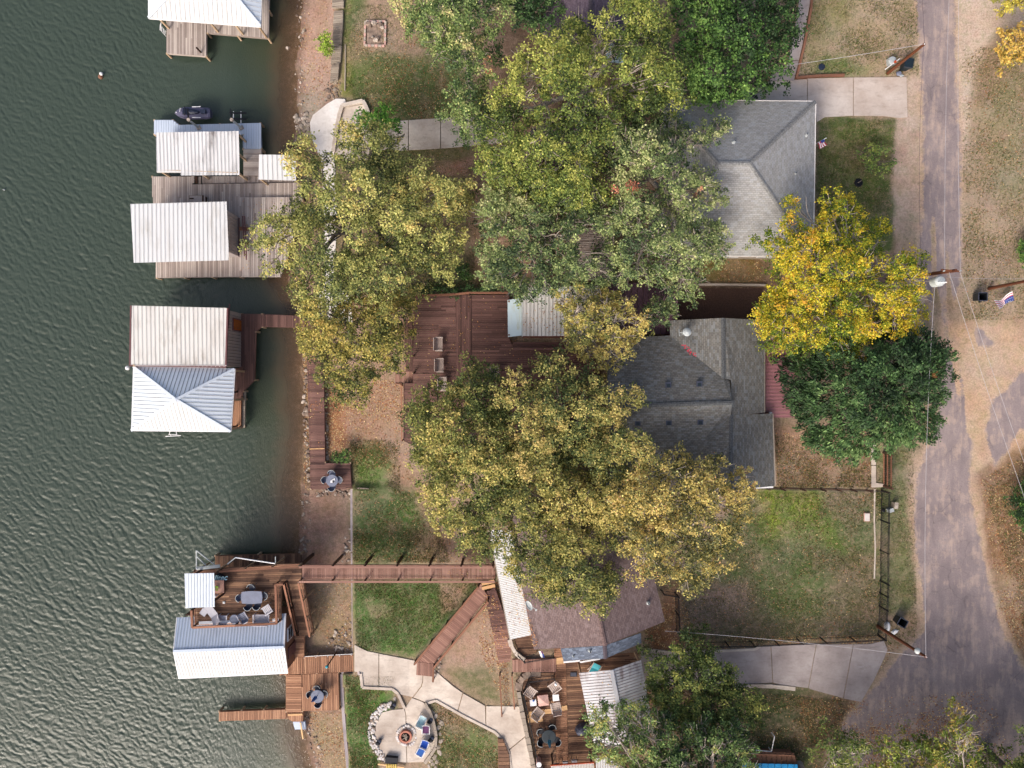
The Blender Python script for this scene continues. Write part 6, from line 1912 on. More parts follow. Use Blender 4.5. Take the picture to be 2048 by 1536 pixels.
rocks('pale stones scattered below the shore platform', [(622,980),(702,980),(702,1000),(680,992),(630,994)], 50, .05, .2, ('stone','rock'), 6, part='stone')
rocks('rounded tan stones piled at the seawall foot near the dock house', [(655,1285),(700,1225),(704,1300),(690,1304),(650,1302)], 60, .07, .24, ('stone','rock'), 7, part='stone')
rocks('scattered small rocks at the foot of the seawall north of the gangway', [(690,1060),(704,1040),(704,1125),(680,1125)], 30, .05, .2, ('rock','stone'), 8)
rocks('stones beside the foot of the diagonal ramp', [(868,1318),(884,1310),(880,1345),(868,1350)], 22, .08, .22, ('stone','rock'), 9, part='stone')
rocks('small rubble around the head of the broken boardwalk', [(655,165),(680,160),(685,190),(650,205)], 45, .05, .2, ('rock','old_wood'), 10)
rocks('wet stones and bits of rubble along the beach waterline', [(594,0),(612,0),(606,200),(600,300),(590,262),(590,180)], 90, .04, .15, ('rock','stone'), 21, part='stone')
rocks('dark wet stones at the waterline between the two southern docks', [(600,985),(622,985),(620,1105),(598,1105)], 60, .04, .16, ('rock','siding_gray'), 22, part='stone')
rocks('pebbles along the muddy waterline in the bottom corner', [(604,1425),(622,1430),(655,1536),(632,1536)], 60, .04, .16, ('rock','stone'), 23, part='stone')
t = thing('stone_fire_square', 'rectangular stone-edged fire bed on the north-west lawn', 'fire bed', G(750,68,0))
for a, b in (((732,43),(771,43)),((771,43),(770,91)),((729,91),(770,92)),((731,43),(729,91))):
    A, B = G(*a, .1), G(*b, .1); n = 6
    for j in range(n): beam('stone', A.lerp(B, j/n), A.lerp(B, (j+.9)/n), .16, .16, 'pink_tile' if j % 2 else 'stone', t)
for k, (x, y, s) in enumerate(((738,48,.28),(748,46,.3),(760,50,.3),(765,55,.22),(740,52,.2),(752,80,.26),(756,76,.16),(745,74,.14))):
    mb = MB(); mb.blob(G(x,y,.2), s, 'stone' if k % 2 else 'rock', (1,.8,.7), k); mb.build('rock', t)
mb = MB(); mb.box(G(751,67,.05), (1.4,1.8,.06), 'rock'); mb.build('ash_bed', t)
boulder('driftwood_lump', 'bleached stump-like debris in the shallows at top', 575, 97, .22, 'stone', 'driftwood', 2); boulder('submerged_rock', 'pale rock breaking the water beside the maroon dock', 541, 665, .3, 'stone', 'rock', 5, (1,.7,.9))
mb = MB(); p = W(203,152,.02); mb.lathe(p + Vector((-.05,-.08,-.2)), [(.05,0),(.18,.1),(.2,.3),(.1,.42)], 'siding', 12); mb.lathe(p + Vector((.08,.1,.1)), [(.06,0),(.14,.06),(.12,.2),(.04,.25)], 'white_paint', 12)
tag(mb.build('buoy', loc=p), 'brown buoy with a white cap floating on open water', 'buoy')
mb = MB(); p = W(9,380,.02); mb.lathe(p, [(.04,-.05),(.06,.05),(.02,.2)], 'white_paint', 8); tag(mb.build('float', loc=p), 'tiny white float near the left edge of the lake', 'float')

# ------------------------------------------------------------------ jet ski and lifts
t = thing('jet_ski', 'dark violet-grey jet ski with white reflective strips on its lift', 'jet ski', W(391,230,.5))
mb = MB()
sec = [(-1.5,.03,.55),(-1.35,.2,.62),(-1.05,.38,.72),(-.6,.5,.8),(0,.52,.72),(.7,.5,.66),(1.25,.46,.62),(1.4,.36,.55)]
vs = []; fs = []
for x, hw, zt in sec:
    for q, zz in ((-1,.42),(-.72,.05),(0,-.12),(.72,.05),(1,.42),(.8,.55),(0,.6),(-.8,.55)):
        z = zz if zz < .5 else zt - (.6 - zz)
        vs.append((x, q * hw, z))
for i in range(len(sec) - 1):
    for j in range(8): fs.append((i*8+j, i*8+(j+1)%8, (i+1)*8+(j+1)%8, (i+1)*8+j))
fs += [tuple(range(8)), tuple((len(sec)-1)*8+j for j in range(8))[::-1]]
mb.add(vs, fs, 'hull'); mb.build('hull', t, fix=False, smooth=False)
mb = MB(); mb.lathe((0,0,.7), [(.55,0),(.5,.12),(.2,.2)], 'hull_dark', 16, 1.15, .38); mb.box((.95,0,.8), (.4,.34,.2), 'hull_dark'); mb.box((-.45,0,.86), (.5,.5,.18), 'hull_dark', 0, ('Y', .3)); mb.build('seat', t, fix=False)
mb = MB(); mb.tube([(-.5,-.36,1.02),(-.42,-.12,1.08),(-.42,.12,1.08),(-.5,.36,1.02)], .03,.03,'black_metal',6); mb.build('handlebar', t, fix=False)
for sy in (-1,1): mb = MB(); mb.box((.35, sy*.44, .7), (.7,.06,.02), 'white_paint', .03 * sy); mb.build('side_strip', t, fix=False)
mb = MB(); mb.bar((-.98,.0,.79), (-.94,.32,.76), .05,.02, 'white_paint'); mb.build('bow_strip', t, fix=False)
mb = MB(); mb.box((-1.32,0,.66), (.08,.08,.02), 'white_paint'); mb.build('bow_eye', t, fix=False)
for x, l in ((393,'concrete-grey lift arm reaching over the jet ski'),(478,'concrete-grey lift arm of the empty jet ski lift')):
    t = thing('lift_arm', l, 'lift', W(x,254,1.0))
    mb = MB(); p = W(x + 5,256,1.0); mb.box(p + Vector((0,0,.05)), (.35,.3,.1), 'stone', .5); mb.bar(p, p + Vector((-.4,.3,1.1)), .16,.16,'gray_box'); mb.build('post', t)
    mb = MB(); q = p + Vector((-.4,.3,1.1)); mb.bar(q, q + Vector((-.15,.9,-.1)), .1,.1,'black_metal'); mb.lathe(q, [(.14,-.08),(.14,.08),(.03,.09)], 'stone', 10); mb.build('arm', t)
t = thing('jet_ski_lift', 'empty jet ski lift cradle of thin white rails', 'lift', W(477,236,.4))
for y in (226,238): mb = MB(); mb.bar(W(459,y,.6), W(492,y,.6), .12,.1,'black_metal'); mb.build('bunk', t)
for x in (467,482): mb = MB(); mb.bar(W(x,223,.55), W(x,246,.55), .06,.06,'white_paint'); mb.build('cross_bar', t)

# ------------------------------------------------------------------ street furniture
def bin_(label, px, py, rz, open_=True, lid_back=True):
    t = thing('wheelie_bin', label, 'trash bin', G(px, py, .02), math.radians(rz))
    mb = MB()
    b = [(-.24,-.26),(.24,-.26),(.24,.26),(-.24,.26)]; a = [(-.31,-.33),(.31,-.33),(.31,.35),(-.31,.35)]
    vs = [(x,y,.06) for x,y in b] + [(x,y,1.0) for x,y in a] + [(x*.88,y*.88,1.0) for x,y in a] + [(x*.8,y*.8,.12) for x,y in b]
    fs = [(3,2,1,0)] + [(i,(i+1)%4,4+(i+1)%4,4+i) for i in range(4)] + [(4+i,4+(i+1)%4,8+(i+1)%4,8+i) for i in range(4)]
    mb.add(vs, fs, 'black_plastic'); mb.add(vs, [(8+i,8+(i+1)%4,12+(i+1)%4,12+i) for i in range(4)] + [(12,13,14,15)], 'bin_inside'); mb.build('body', t, fix=False)
    for i in range(4): pass
    mb = MB()
    for i in range(4):
        p, q = a[i], a[(i+1)%4]; mb.bar((p[0],p[1],1.02),(q[0],q[1],1.02),.05,.05,'gray_dark')
    mb.build('rim', t, fix=False)
    mb = MB()
    if lid_back: mb.box((0,-.42,.62), (.64,.05,.8), 'black_plastic', 0, ('X', -.18))
    else: mb.box((0,0,1.06), (.68,.74,.06), 'black_plastic')
    mb.build('lid', t, fix=False)
    for sx in (-1,1):
        mb = MB(); R_ = [Vector((sx*.3, -.3 + .12*math.cos(k*.785), .12 + .12*math.sin(k*.785))) for k in range(8)]
        mb.add(R_ + [r + Vector((sx*.06,0,0)) for r in R_], [tuple(range(8)), tuple(range(8,16))[::-1]] + [(k,(k+1)%8,8+(k+1)%8,8+k) for k in range(8)], 'bin_inside'); mb.build('wheel', t, fix=False)
    return t
bin_('open dark bin across the road near the striped flag on the ground', 1951, 596, 90)
bin_('open dark blue bin tipped beside the iron fence corner', 1793, 1238, 60)
bin_('closed blue-black bin under the top right utility pole', 1805, 136, 170, True, False)
t = thing('recycling_bag', 'crumpled blue bag beside the closed bin at the upper driveway', 'bag', G(1799,149,0))
mb = MB(); mb.blob(G(1798,147,.15), .26, 'gray_plastic', (1,.8,.6), 4); mb.blob(G(1803,151,.1), .18, 'gray_box', (1.2,.6,.4), 6); mb.build('body', t)
mb = MB(); p = G(1779,126,0); mb.box(p + Vector((0,0,.25)), (.5,.5,.5), 'gray_box', .1); mb.lathe(p + Vector((0,0,.5)), [(.34,-.02),(.3,.05),(.1,.07)], 'gray_box', 8)
tag(mb.build('utility_box', loc=p), 'pale grey utility pedestal beside the upper driveway pole', 'utility box')
mb = MB(); mb.tube([G(1770,139,.05), G(1770,139,.05) + Vector((.75,.5,.9))], .035,.035,'white_paint',6); q = G(1770,139,.05) + Vector((.52,.36,.62)); mb.lathe(q, [(.04,-.1),(.1,-.05),(.1,.08),(.04,.1)], 'orange', 8)
tag(mb.build('marker_stake', loc=G(1770,139,.0)), 'leaning white marker stake with an orange band', 'marker')
mb = MB(); p = G(1643,134,.02); mb.lathe(p, [(.26,0),(.26,.05),(.2,.07),(.05,.07)], 'hull_dark', 16); tag(mb.build('water_meter_cover', loc=p), 'round dark blue meter lid in the upper right lawn', 'meter cover')
mb = MB(); p = G(1733,1034,.02); mb.box(p + Vector((0,0,.05)), (.44,.66,.12), 'pink_tile'); mb.box(p + Vector((0,0,.12)), (.38,.58,.03), 'concrete_white'); tag(mb.build('stepping_slab', loc=p), 'pale square slab in the fenced garden lawn', 'slab')
mb = MB(); p = G(1785,1009,0); mb.box(p + Vector((0,0,.3)), (.25,.45,.6), 'siding_gray', -.1); mb.box(p + Vector((0,0,.62)), (.3,.5,.05), 'stone', -.1); tag(mb.build('meter_box', loc=p), 'small tan box just outside the iron fence', 'utility box')
mb = MB(); p = G(1777,1019,0); mb.box(p + Vector((0,0,.25)), (.4,.3,.5), 'gray_box', .3); mb.blob(p + Vector((-.45,-.05,.15)), .16, 'black_metal', (1,1,.8), 3); tag(mb.build('pump_box', loc=p), 'pale blue box with black knob inside the iron fence', 'utility box')
mb = MB(); p = G(1773,1252,0); mb.lathe(p, [(.35,0),(.35,.2),(.3,.26),(.1,.3)], 'white_paint', 14, .6, 1.1); tag(mb.build('propane_tank', loc=p), 'white domed tank behind the iron fence corner', 'tank')
mb = MB(); p = G(1788,1263,0); mb.blob(p + Vector((0,0,.1)), .26, 'white_paint', (1.3,.7,.5), 2, .4); tag(mb.build('plastic_bag', loc=p), 'white plastic bag on the verge below the tipped bin', 'bag')
mb = MB(); p = G(1716,366,0); mb.lathe(p, [(.3,0),(.34,.12),(.25,.2),(.18,.1),(.05,.06)], 'black_cloth', 14); mb.bar(p + Vector((-.05,0,.1)), p + Vector((.12,.1,.35)), .05,.05,'old_wood')
tag(mb.build('burnt_stump', loc=p), 'dark charred stump ring on the north-east lawn', 'stump')
t = thing('flag', 'striped national flag twisted on a short stake across the road', 'flag', G(2008,602,.6))
def strip_flag(t, c, rz):
    R = Matrix.Rotation(rz, 3, 'Z')
    mb = MB()
    def P(u, v):       # folded once across its length
        x = (u - .5) * 1.45; tw = math.sin((u - .45) * 2.6)
        return c + R @ Vector((x, (v - .5) * .75 * (.55 + .45 * abs(tw)) - .12 * math.sin(u * 5), .25 * (v - .5) * tw + .15 * math.cos(u * 6)))
    n = 9
    for i in range(n):
        for j in range(12):
            u0, u1, v0, v1 = j/12, (j+1)/12, i/n, (i+1)/n
            mt = 'flag_blue' if (j >= 7 and i < 5) else ('flag_red' if i % 2 else 'white_paint')
            mb.add([P(u0,v0), P(u1,v0), P(u1,v1), P(u0,v1)], [(0,1,2,3)], mt)
    for k in range(8):
        q = P(.65 + .09 * (k % 4), .1 + .25 * (k // 4)) + Vector((0,0,.02)); mb.box(q, (.04,.04,.01), 'white_paint')
    mb.build('cloth', t)
strip_flag(t, G(2008,602,.9), math.radians(22))
mb = MB(); mb.tube([G(2000,603,0), G(2024,603,1.1)], .025,.02,'gray_box',6); mb.build('flagpole', t)

def pole(label, base, top_z, r=.14, top=None):
    p = G(*base, -.3)
    q_ = W(top[0], top[1], top_z) if top else p
    lean = (q_.x - p.x, q_.y - p.y)
    t = thing('utility_pole', label, 'utility pole', G(*base, 0))
    mb = MB(); mb.tube([p, Vector((p.x + lean[0], p.y + lean[1], top_z))], r, r * .7, 'pole', 10); mb.build('shaft', t)
    return t, Vector((p.x + lean[0], p.y + lean[1], top_z))
t1, T1 = pole('short brown utility pole at the upper driveway', (1772,149), 9.3, .14, (1849,88))
t2, T2 = pole('tall utility pole with grey transformer behind the yellow tree', (1772,560), 13.0, .16, (1912,541))
t3, T3 = pole('utility pole with street lamp at the south driveway mouth', (1752,1250), 10.9, .14, (1852,1314))
t4, T4 = pole('utility pole across the road by the right edge', (1973,578), 9.5)
# crossarm, transformer
mb = MB(); c = Vector((T2.x - .12, T2.y, T2.z - 1.9)); mb.lathe(c + Vector((-.1,-.5,0)), [(.1,-.5),(.34,-.45),(.36,.35),(.3,.45),(.08,.5)], 'gray_box', 18)
for k in range(3): mb.lathe(c + Vector((-.3 + .22*k,-.62,.45)), [(.06,0),(.05,.2),(.02,.28)], 'white_paint', 8)
mb.build('transformer', t2)
mb = MB(); mb.bar(T2 + Vector((-.8,.1,-.35)), T2 + Vector((.5,-.02,-.35)), .1,.12,'pole')
for dx in (-.7, 0, .4): mb.lathe(T2 + Vector((dx,0,-.3)), [(.03,0),(.05,.08),(.04,.2)], 'gray_box', 8)
mb.build('crossarm', t2)
mb = MB(); mb.tube([T3 + Vector((0,0,-.9)), T3 + Vector((.1,-.05,-.5))], .05,.05,'gray_box',6)
mb.lathe(T3 + Vector((-.12,.12,-1.0)), [(.05,-.1),(.2,0),(.22,.14),(.14,.24),(.05,.28)], 'gray_box', 14); mb.tube([T3, T3 + Vector((.2,-.1,-.2))], .04,.03,'white_paint',6); mb.build('street_lamp', t3)
mb = MB(); mb.lathe(T1 + Vector((0,0,-.1)), [(.03,0),(.05,.1),(.03,.16)], 'white_paint', 8); mb.build('insulator', t1)
mb = MB(); mb.lathe(T4 + Vector((0,0,-.1)), [(.04,0),(.1,.1),(.04,.2)], 'white_paint', 8); mb.build('insulator', t4)
def wire(label, a, b, sag=.5, r=.016, mat='wire', n=12):
    a = Vector(a); b = Vector(b); pts = []
    for k in range(n + 1):
        q = k / n; p = a.lerp(b, q); p.z -= sag * 4 * q * (1 - q); pts.append(p)
    mb = MB(); mb.tube(pts, r, r, mat, 5); tag(mb.build('power_line', loc=a), label, 'cable')
wire('upper of the two wires running north above the road', T2 + Vector((-.7,.08,-.1)), W(1912,-300,12.6), .4, .012)
wire('outer wire running north over the sandy verge', T2 + Vector((.35,.0,-.1)), W(1925,-300,12.8), .4, .012)
wire('inner wire slanting south-east from the transformer pole', T2 + Vector((-.4,-.1,-.1)), W(2110,1160,12.0), .3, .012)
wire('outer wire slanting south-east from the transformer pole', T2 + Vector((.3,0,-.1)), W(2150,1200,12.4), .3, .012)
wire('twisted service cable from the upper driveway pole to the north trees', T1, W(1330,160,6.5), .5, .015)
wire('thin cable from the transformer pole to the pole across the road', T2 + Vector((0,-.3,-1.0)), T4 + Vector((0,0,-.3)), .5, .01)
wire('dark phone wire along the west side of the road going north', T2 + Vector((-.1,.1,-4.2)), T1 + Vector((0,0,-.1)), .5, .011, 'wire_dark')
wire('service cable between lamp pole and transformer pole', T3, T2 + Vector((0,-.2,-2.6)), .6, .014)
wire('twisted service cable from the lamp pole to the brown-roofed house', T3, W(1330,1262,6.4), .5, .015)
wire('wire continuing north from the upper driveway pole', T1, W(1850,-300,9.2), .4, .014, 'wire_dark')
# dock lamp post
t = thing('lamp_post', 'dark lamp post with green head on the orange-brown dock', 'lamp post', W(673,1304,1.0))
mb = MB(); p = W(673,1304,1.0); mb.tube([p, p + Vector((0,0,3.3))], .06,.05,'dark_wood',8); mb.build('shaft', t)
mb = MB(); mb.lathe(p + Vector((0,0,3.3)), [(.05,0),(.12,.05),(.1,.2),(.03,.24)], 'teal', 10); mb.build('head', t)
mb = MB(); 
for k in range(9): pass
t = thing('pipe_rail', 'white pipe handrail on the north edge of the orange-brown dock', 'handrail', W(655,1311,1.0))
beam('rail', W(610,1313,1.35), W(705,1308,1.35), .04, .04, 'white_paint', t)
for k in range(5):
    p = W(610 + k * 23.5, 1313 - k * 1.2, 1.0); beam('post', (p.x, p.y, .9), (p.x, p.y, 1.35), .04, .04, 'white_paint', t)

# ================================================================== leaves lying on decks and roofs
def litter_on(name, corners, n, cols, smin=.05, smax=.13):
    """corners: four world points of a sloping rectangle, leaves lie on it"""
    A, B, C_, D_ = [np.array(p) for p in corners]
    u = nr.random(n * 3); v = nr.random(n * 3)
    P = (A[None] * ((1-u)*(1-v))[:, None] + B[None] * (u*(1-v))[:, None] + C_[None] * (u*v)[:, None] + D_[None] * ((1-u)*v)[:, None])
    keep = (fbm(P[:, 0] * 24, P[:, 1] * 24, 50, 5) + nr.uniform(-.2, .2, len(P))) > .5
    P = P[keep][:n]; n = len(P)
    nrm = np.cross(B - A, D_ - A); nrm = nrm / np.linalg.norm(nrm); nrm = nrm * np.sign(nrm[2])
    P = P + nrm * .045
    t = nr.normal(0, 1, (n, 3)); t -= nrm * (t @ nrm)[:, None]; t /= np.linalg.norm(t, axis=1, keepdims=True); b = np.cross(nrm, t)
    t = t + nrm * nr.uniform(-.25, .25, (n, 1)); s_ = nr.uniform(smin, smax, (n, 1))
    V = np.stack([P - t*s_/2, P + b*s_*.3, P + t*s_/2, P - b*s_*.3], 1).reshape(-1, 3)
    me = np_mesh(name, V, np.arange(4*n).reshape(n, 4), 'leaf')
    C = np.array([s2l(q) for q in cols]); point_color(me, 'leafcol', np.repeat(C[nr.integers(0, len(C), n)] * nr.uniform(.7, 1.3, n)[:, None], 4, 0))
    return tag(link(name, me), kind='stuff')
LC = [(188,128,80), (200,156,100), (160,104,68), (212,184,130), (150,112,84)]
litter_on('leaves_on_maroon_deck', (W(830,780,RZ), W(1200,780,RZ), W(1200,592,RZ), W(830,592,RZ)), 420, LC)
litter_on('leaves_on_side_boardwalk', (W(998,1326,2.66), W(1026,1322,2.66), W(990,1190,2.93), W(968,1190,2.93)), 200, LC)
litter_on('leaves_on_brown_roof', (W(1066,1292,6.02), W(1078,1292,6.25), W(1040,1150,6.25), W(1028,1150,6.02)), 160, LC)
litter_on('leaves_on_porch_roof', (W(1022,1275,5.03), W(1060,1268,5.5), W(1028,1100,5.5), W(990,1100,5.03)), 130, LC)
litter_on('leaves_on_patio_cover', (W(1047,668,5.7), W(1200,668,5.9), W(1198,576,5.9), W(1047,576,5.72)), 260, LC)
litter_on('leaves_on_pavilion', (W(1188,1488,5.42), W(1250,1486,6.1), W(1224,1344,6.1), W(1160,1348,5.42)), 160, LC)
litter_on('leaves_on_slate_roof', (W(1340,975,6.2), W(1455,975,7.3), W(1440,900,7.2), W(1300,900,6.9)), 200, LC)
litter_on('leaves_on_grey_dock', (W(480,550,1.3), W(560,550,1.3), W(590,400,1.3), W(480,398,1.3)), 160, LC)
litter_on('leaves_on_shore_boardwalk', (W(620,924,.96), W(649,924,.96), W(646,640,.96), W(612,640,.96)), 120, LC)
litter_on('leaves_on_gangway', (W(860,1156,3.6), W(988,1156,3.5), W(986,1132,3.5), W(860,1132,3.6)), 60, LC)

# ================================================================== trees
def tubes_np(segs, n=5):
    """segs: list of (points (k,3), radii (k,)) -> verts, quads"""
    V = []; Q = []; b = 0
    ang = np.linspace(0, 2 * math.pi, n, endpoint=False)
    for P, R in segs:
        P = np.asarray(P, float); R = np.asarray(R, float); k = len(P)
        d = np.gradient(P, axis=0); d /= (np.linalg.norm(d, axis=1, keepdims=True) + 1e-9)
        up = np.where(np.abs(d[:, 2:3]) < .9, np.array([[0, 0, 1.]]), np.array([[1., 0, 0]]))
        a = np.cross(up, d); a /= (np.linalg.norm(a, axis=1, keepdims=True) + 1e-9); c = np.cross(d, a)
        ring = P[:, None] + (a[:, None] * np.cos(ang)[None, :, None] + c[:, None] * np.sin(ang)[None, :, None]) * R[:, None, None]
        V.append(ring.reshape(-1, 3))
        i = np.arange(k - 1)[:, None] * n; j = np.arange(n)[None]; j2 = (j + 1) % n
        Q.append(np.stack([i + j, i + j2, i + n + j2, i + n + j], -1).reshape(-1, 4) + b)
        b += k * n
    return np.concatenate(V), np.concatenate(Q)

def curve_pts(a, b, k, wob, r, droop=0.0):
    t = np.linspace(0, 1, k)[:, None]
    p = a + (b - a) * t
    L = np.linalg.norm(b - a)
    w = np.cumsum(r.normal(0, wob * L / k, (k, 3)), 0); w -= t * w[-1]
    p = p + w
    p[:, 2] += np.sin(t[:, 0] * math.pi) * droop * L
    return p

def tree(name, label, cat, outline, ztop, pal, base=None, clump=1.0, dens=1.0, leaf=(.12, .21), holes=(), bark='bark', thin=0.27, seed=1, dome=.35, twigs=0.0,
         zlow=None, group=None, radial=False, under=.55, trunk_r=.28, patches=(), flat=.55, ybias=0.0, desat=.16):
    r = np.random.default_rng(seed)
    zg = 0
    O = np.array(outline, float)
    cx, cy = O.mean(0)
    zmid = ztop - (ztop - 3) * .22
    kz = lambda z: (H - z) / H / PPM
    if base is None:
        wx, wy = (cx - 1024) * kz(zmid), (768 - cy) * kz(zmid)
        base = (wx, wy)
    else:
        b_ = G(*base); base = (b_.x, b_.y)
    zg = ground_at(*base)
    # clump centres inside the outline (photo px at crown height), by dart throwing
    area = 0.5 * abs(np.dot(O[:, 0], np.roll(O[:, 1], -1)) - np.dot(O[:, 1], np.roll(O[:, 0], -1))) * kz(zmid) ** 2
    C = []; 
    cr_px = clump / kz(zmid)
    tries = int(area / clump ** 2 * 26)
    X = r.uniform(O[:, 0].min(), O[:, 0].max(), tries * 2); Y = r.uniform(O[:, 1].min(), O[:, 1].max(), tries * 2)
    D = sdf_poly(X, Y, outline)
    ok = D > cr_px * .38
    for hx, hy, hr in holes: ok &= (X - hx) ** 2 + (Y - hy) ** 2 > (hr + cr_px * .45) ** 2
    ok &= fbm(X, Y, 70, seed * 3 + 1) > thin
    X, Y, D = X[ok], Y[ok], D[ok]
    Dm = max(D.max(), 1)
    pts = []
    cell = {}
    mind = cr_px * .92
    for x, y, d in zip(X, Y, D):
        k = (int(x / mind), int(y / mind)); bad = False
        for i in (-1, 0, 1):
            for j in (-1, 0, 1):
                for (qx, qy) in cell.get((k[0] + i, k[1] + j), ()):
                    if (qx - x) ** 2 + (qy - y) ** 2 < mind ** 2: bad = True
        if bad: continue
        cell.setdefault(k, []).append((x, y)); pts.append((x, y, d))
    pts = np.array(pts)
    depth = (ztop - zg)
    q = np.clip(pts[:, 2] / min(Dm, 6.5 / kz(zmid)), 0, 1)
    zc = ztop - depth * dome * (1 - np.sqrt(1 - (1 - q) ** 2 + 1e-9)) - r.uniform(0, 1, len(pts)) ** 2 * depth * .24
    lump = fbm(pts[:, 0], pts[:, 1], 60, seed + 5, 2)
    zc -= (1 - np.clip((lump - .3) * 2.5, 0, 1)) * depth * .16
    CT = np.stack([(pts[:, 0] - 1024) * kz(zc), (768 - pts[:, 1]) * kz(zc), zc], 1)
    size = clump * r.uniform(.72, 1.25, len(CT))
    # a lower layer, seen through the gaps
    m = r.random(len(CT)) < under
    LO = CT[m] + np.stack([r.normal(0, clump * .55, m.sum()), r.normal(0, clump * .55, m.sum()), -r.uniform(1.2, 2.8, m.sum())], 1)
    LO[:, 0] = LO[:, 0] * .985 + base[0] * .015; LO[:, 1] = LO[:, 1] * .985 + base[1] * .015
    LO[:, 2] = np.maximum(LO[:, 2], zg + 1.6)
    up_n = len(CT)
    CA = np.concatenate([CT, LO]); SA = np.concatenate([size, size[m] * .95])
    LA = (sum(leaf) / 2) ** 2 * (.24 if radial else .36)
    pal_c = np.array([s2l(p[:3]) for p in pal]); pal_w = np.array([p[3] for p in pal], float); pal_w /= pal_w.sum()
    # leaves: sprays inside each clump
    nl = (dens * 4.3 * SA ** 2 * np.where(np.arange(len(CA)) < up_n, 1, .6) / LA).astype(int)
    ns = np.maximum((SA ** 2 * 15).astype(int), 6)
    tot = nl.sum()
    ci = np.repeat(np.arange(len(CA)), nl)
    s0 = np.concatenate([[0], np.cumsum(ns)[:-1]])
    SN = ns.sum(); sc_ = np.repeat(np.arange(len(CA)), ns)
    u = r.normal(0, 1, (SN, 3)); u /= np.linalg.norm(u, axis=1, keepdims=True)
    u[:, 2] = np.where(r.random(SN) < .78, np.abs(u[:, 2]), u[:, 2])
    rad = r.random(SN) ** .42
    SP = u * rad[:, None] * SA[sc_][:, None] * np.array([1, 1, flat])
    # irregular lobes
    SP += r.normal(0, .12, SP.shape) * SA[sc_][:, None]
    si = s0[ci] + (r.random(tot) * ns[ci]).astype(int)
    sp_sig = .17 * SA[ci] ** .5
    P = CA[ci] + SP[si] + r.normal(0, 1, (tot, 3)) * sp_sig[:, None] * np.array([1, 1, .55])
    outd = SP[si] / (np.linalg.norm(SP[si], axis=1, keepdims=True) + 1e-6)
    nrm = outd * .45 + np.array([0, 0, .95]) + r.normal(0, .55, (tot, 3))
    nrm /= np.linalg.norm(nrm, axis=1, keepdims=True)
    if radial:
        dd = P - np.array([base[0], base[1], zg + depth * .5]); dd /= np.linalg.norm(dd, axis=1, keepdims=True)
        t1 = dd + r.normal(0, .35, (tot, 3))
    else: t1 = r.normal(0, 1, (tot, 3))
    t1 -= nrm * (t1 * nrm).sum(1, keepdims=True); t1 /= np.linalg.norm(t1, axis=1, keepdims=True)
    t2 = np.cross(nrm, t1)
    L = r.uniform(leaf[0], leaf[1], tot)[:, None]; Wd = L * (.42 if radial else .62)
    V = np.stack([P - t1 * L / 2, P + t2 * Wd / 2 - nrm * L * .08, P + t1 * L / 2, P - t2 * Wd / 2 - nrm * L * .08], 1).reshape(-1, 3)
    # colour: by clump, spray, leaf
    cl = fbm(CA[:, 0] * 20, CA[:, 1] * 20, 90, seed + 60, 2)
    rank = np.clip((cl - .5) * .9 + .5 + r.normal(0, .12, len(CA)), 0, .999)
    rank_leaf = np.clip(rank[ci] + r.normal(0, .17, SN)[si] + r.normal(0, .15, tot) + ybias, 0, .999)
    # outer leaves take the later palette colours, lighter and yellower; lower layer the darker ones
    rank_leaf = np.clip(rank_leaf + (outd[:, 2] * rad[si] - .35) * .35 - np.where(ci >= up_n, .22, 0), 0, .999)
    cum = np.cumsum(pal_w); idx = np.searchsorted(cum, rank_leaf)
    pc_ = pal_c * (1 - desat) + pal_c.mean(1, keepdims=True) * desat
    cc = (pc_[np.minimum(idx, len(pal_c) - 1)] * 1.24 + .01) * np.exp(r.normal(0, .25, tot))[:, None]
    for (x, y, pr, pc) in patches:
        c0 = np.array([(x - 1024) * kz(zmid), (768 - y) * kz(zmid)])
        mm = (((P[:, :2] - c0) ** 2).sum(1) < (pr * kz(zmid)) ** 2) & (r.random(tot) < .75)
        cc[mm] = np.array(s2l(pc)) * np.exp(r.normal(0, .2, mm.sum()))[:, None]
    c_up = np.clip(cc, 0, .8)
    t = thing(name, label, cat, (base[0], base[1], zg), 0, group)
    o3 = np.array([base[0], base[1], zg])
    me = np_mesh('crown', V - o3, np.arange(4 * tot).reshape(tot, 4), 'leaf')
    point_color(me, 'leafcol', np.repeat(c_up, 4, 0))
    link('crown', me, t)
    # wood: trunk, limbs to groups of clumps, branches, twigs
    B = np.array([base[0], base[1], zg - .2])
    fork = B + np.array([r.normal(0, .3), r.normal(0, .3), depth * r.uniform(.26, .36)])
    trunk = [(curve_pts(B, fork, 6, .03, r), np.linspace(trunk_r * 1.25, trunk_r * .85, 6))]
    nk = max(3, min(11, int(len(CT) / 9)))
    cent = CT[r.choice(len(CT), nk, replace=False)].copy()
    for _ in range(8):
        a_ = ((CT[:, None, :2] - cent[None, :, :2]) ** 2).sum(2).argmin(1)
        for k in range(nk):
            if (a_ == k).any(): cent[k] = CT[a_ == k].mean(0)
    br = []
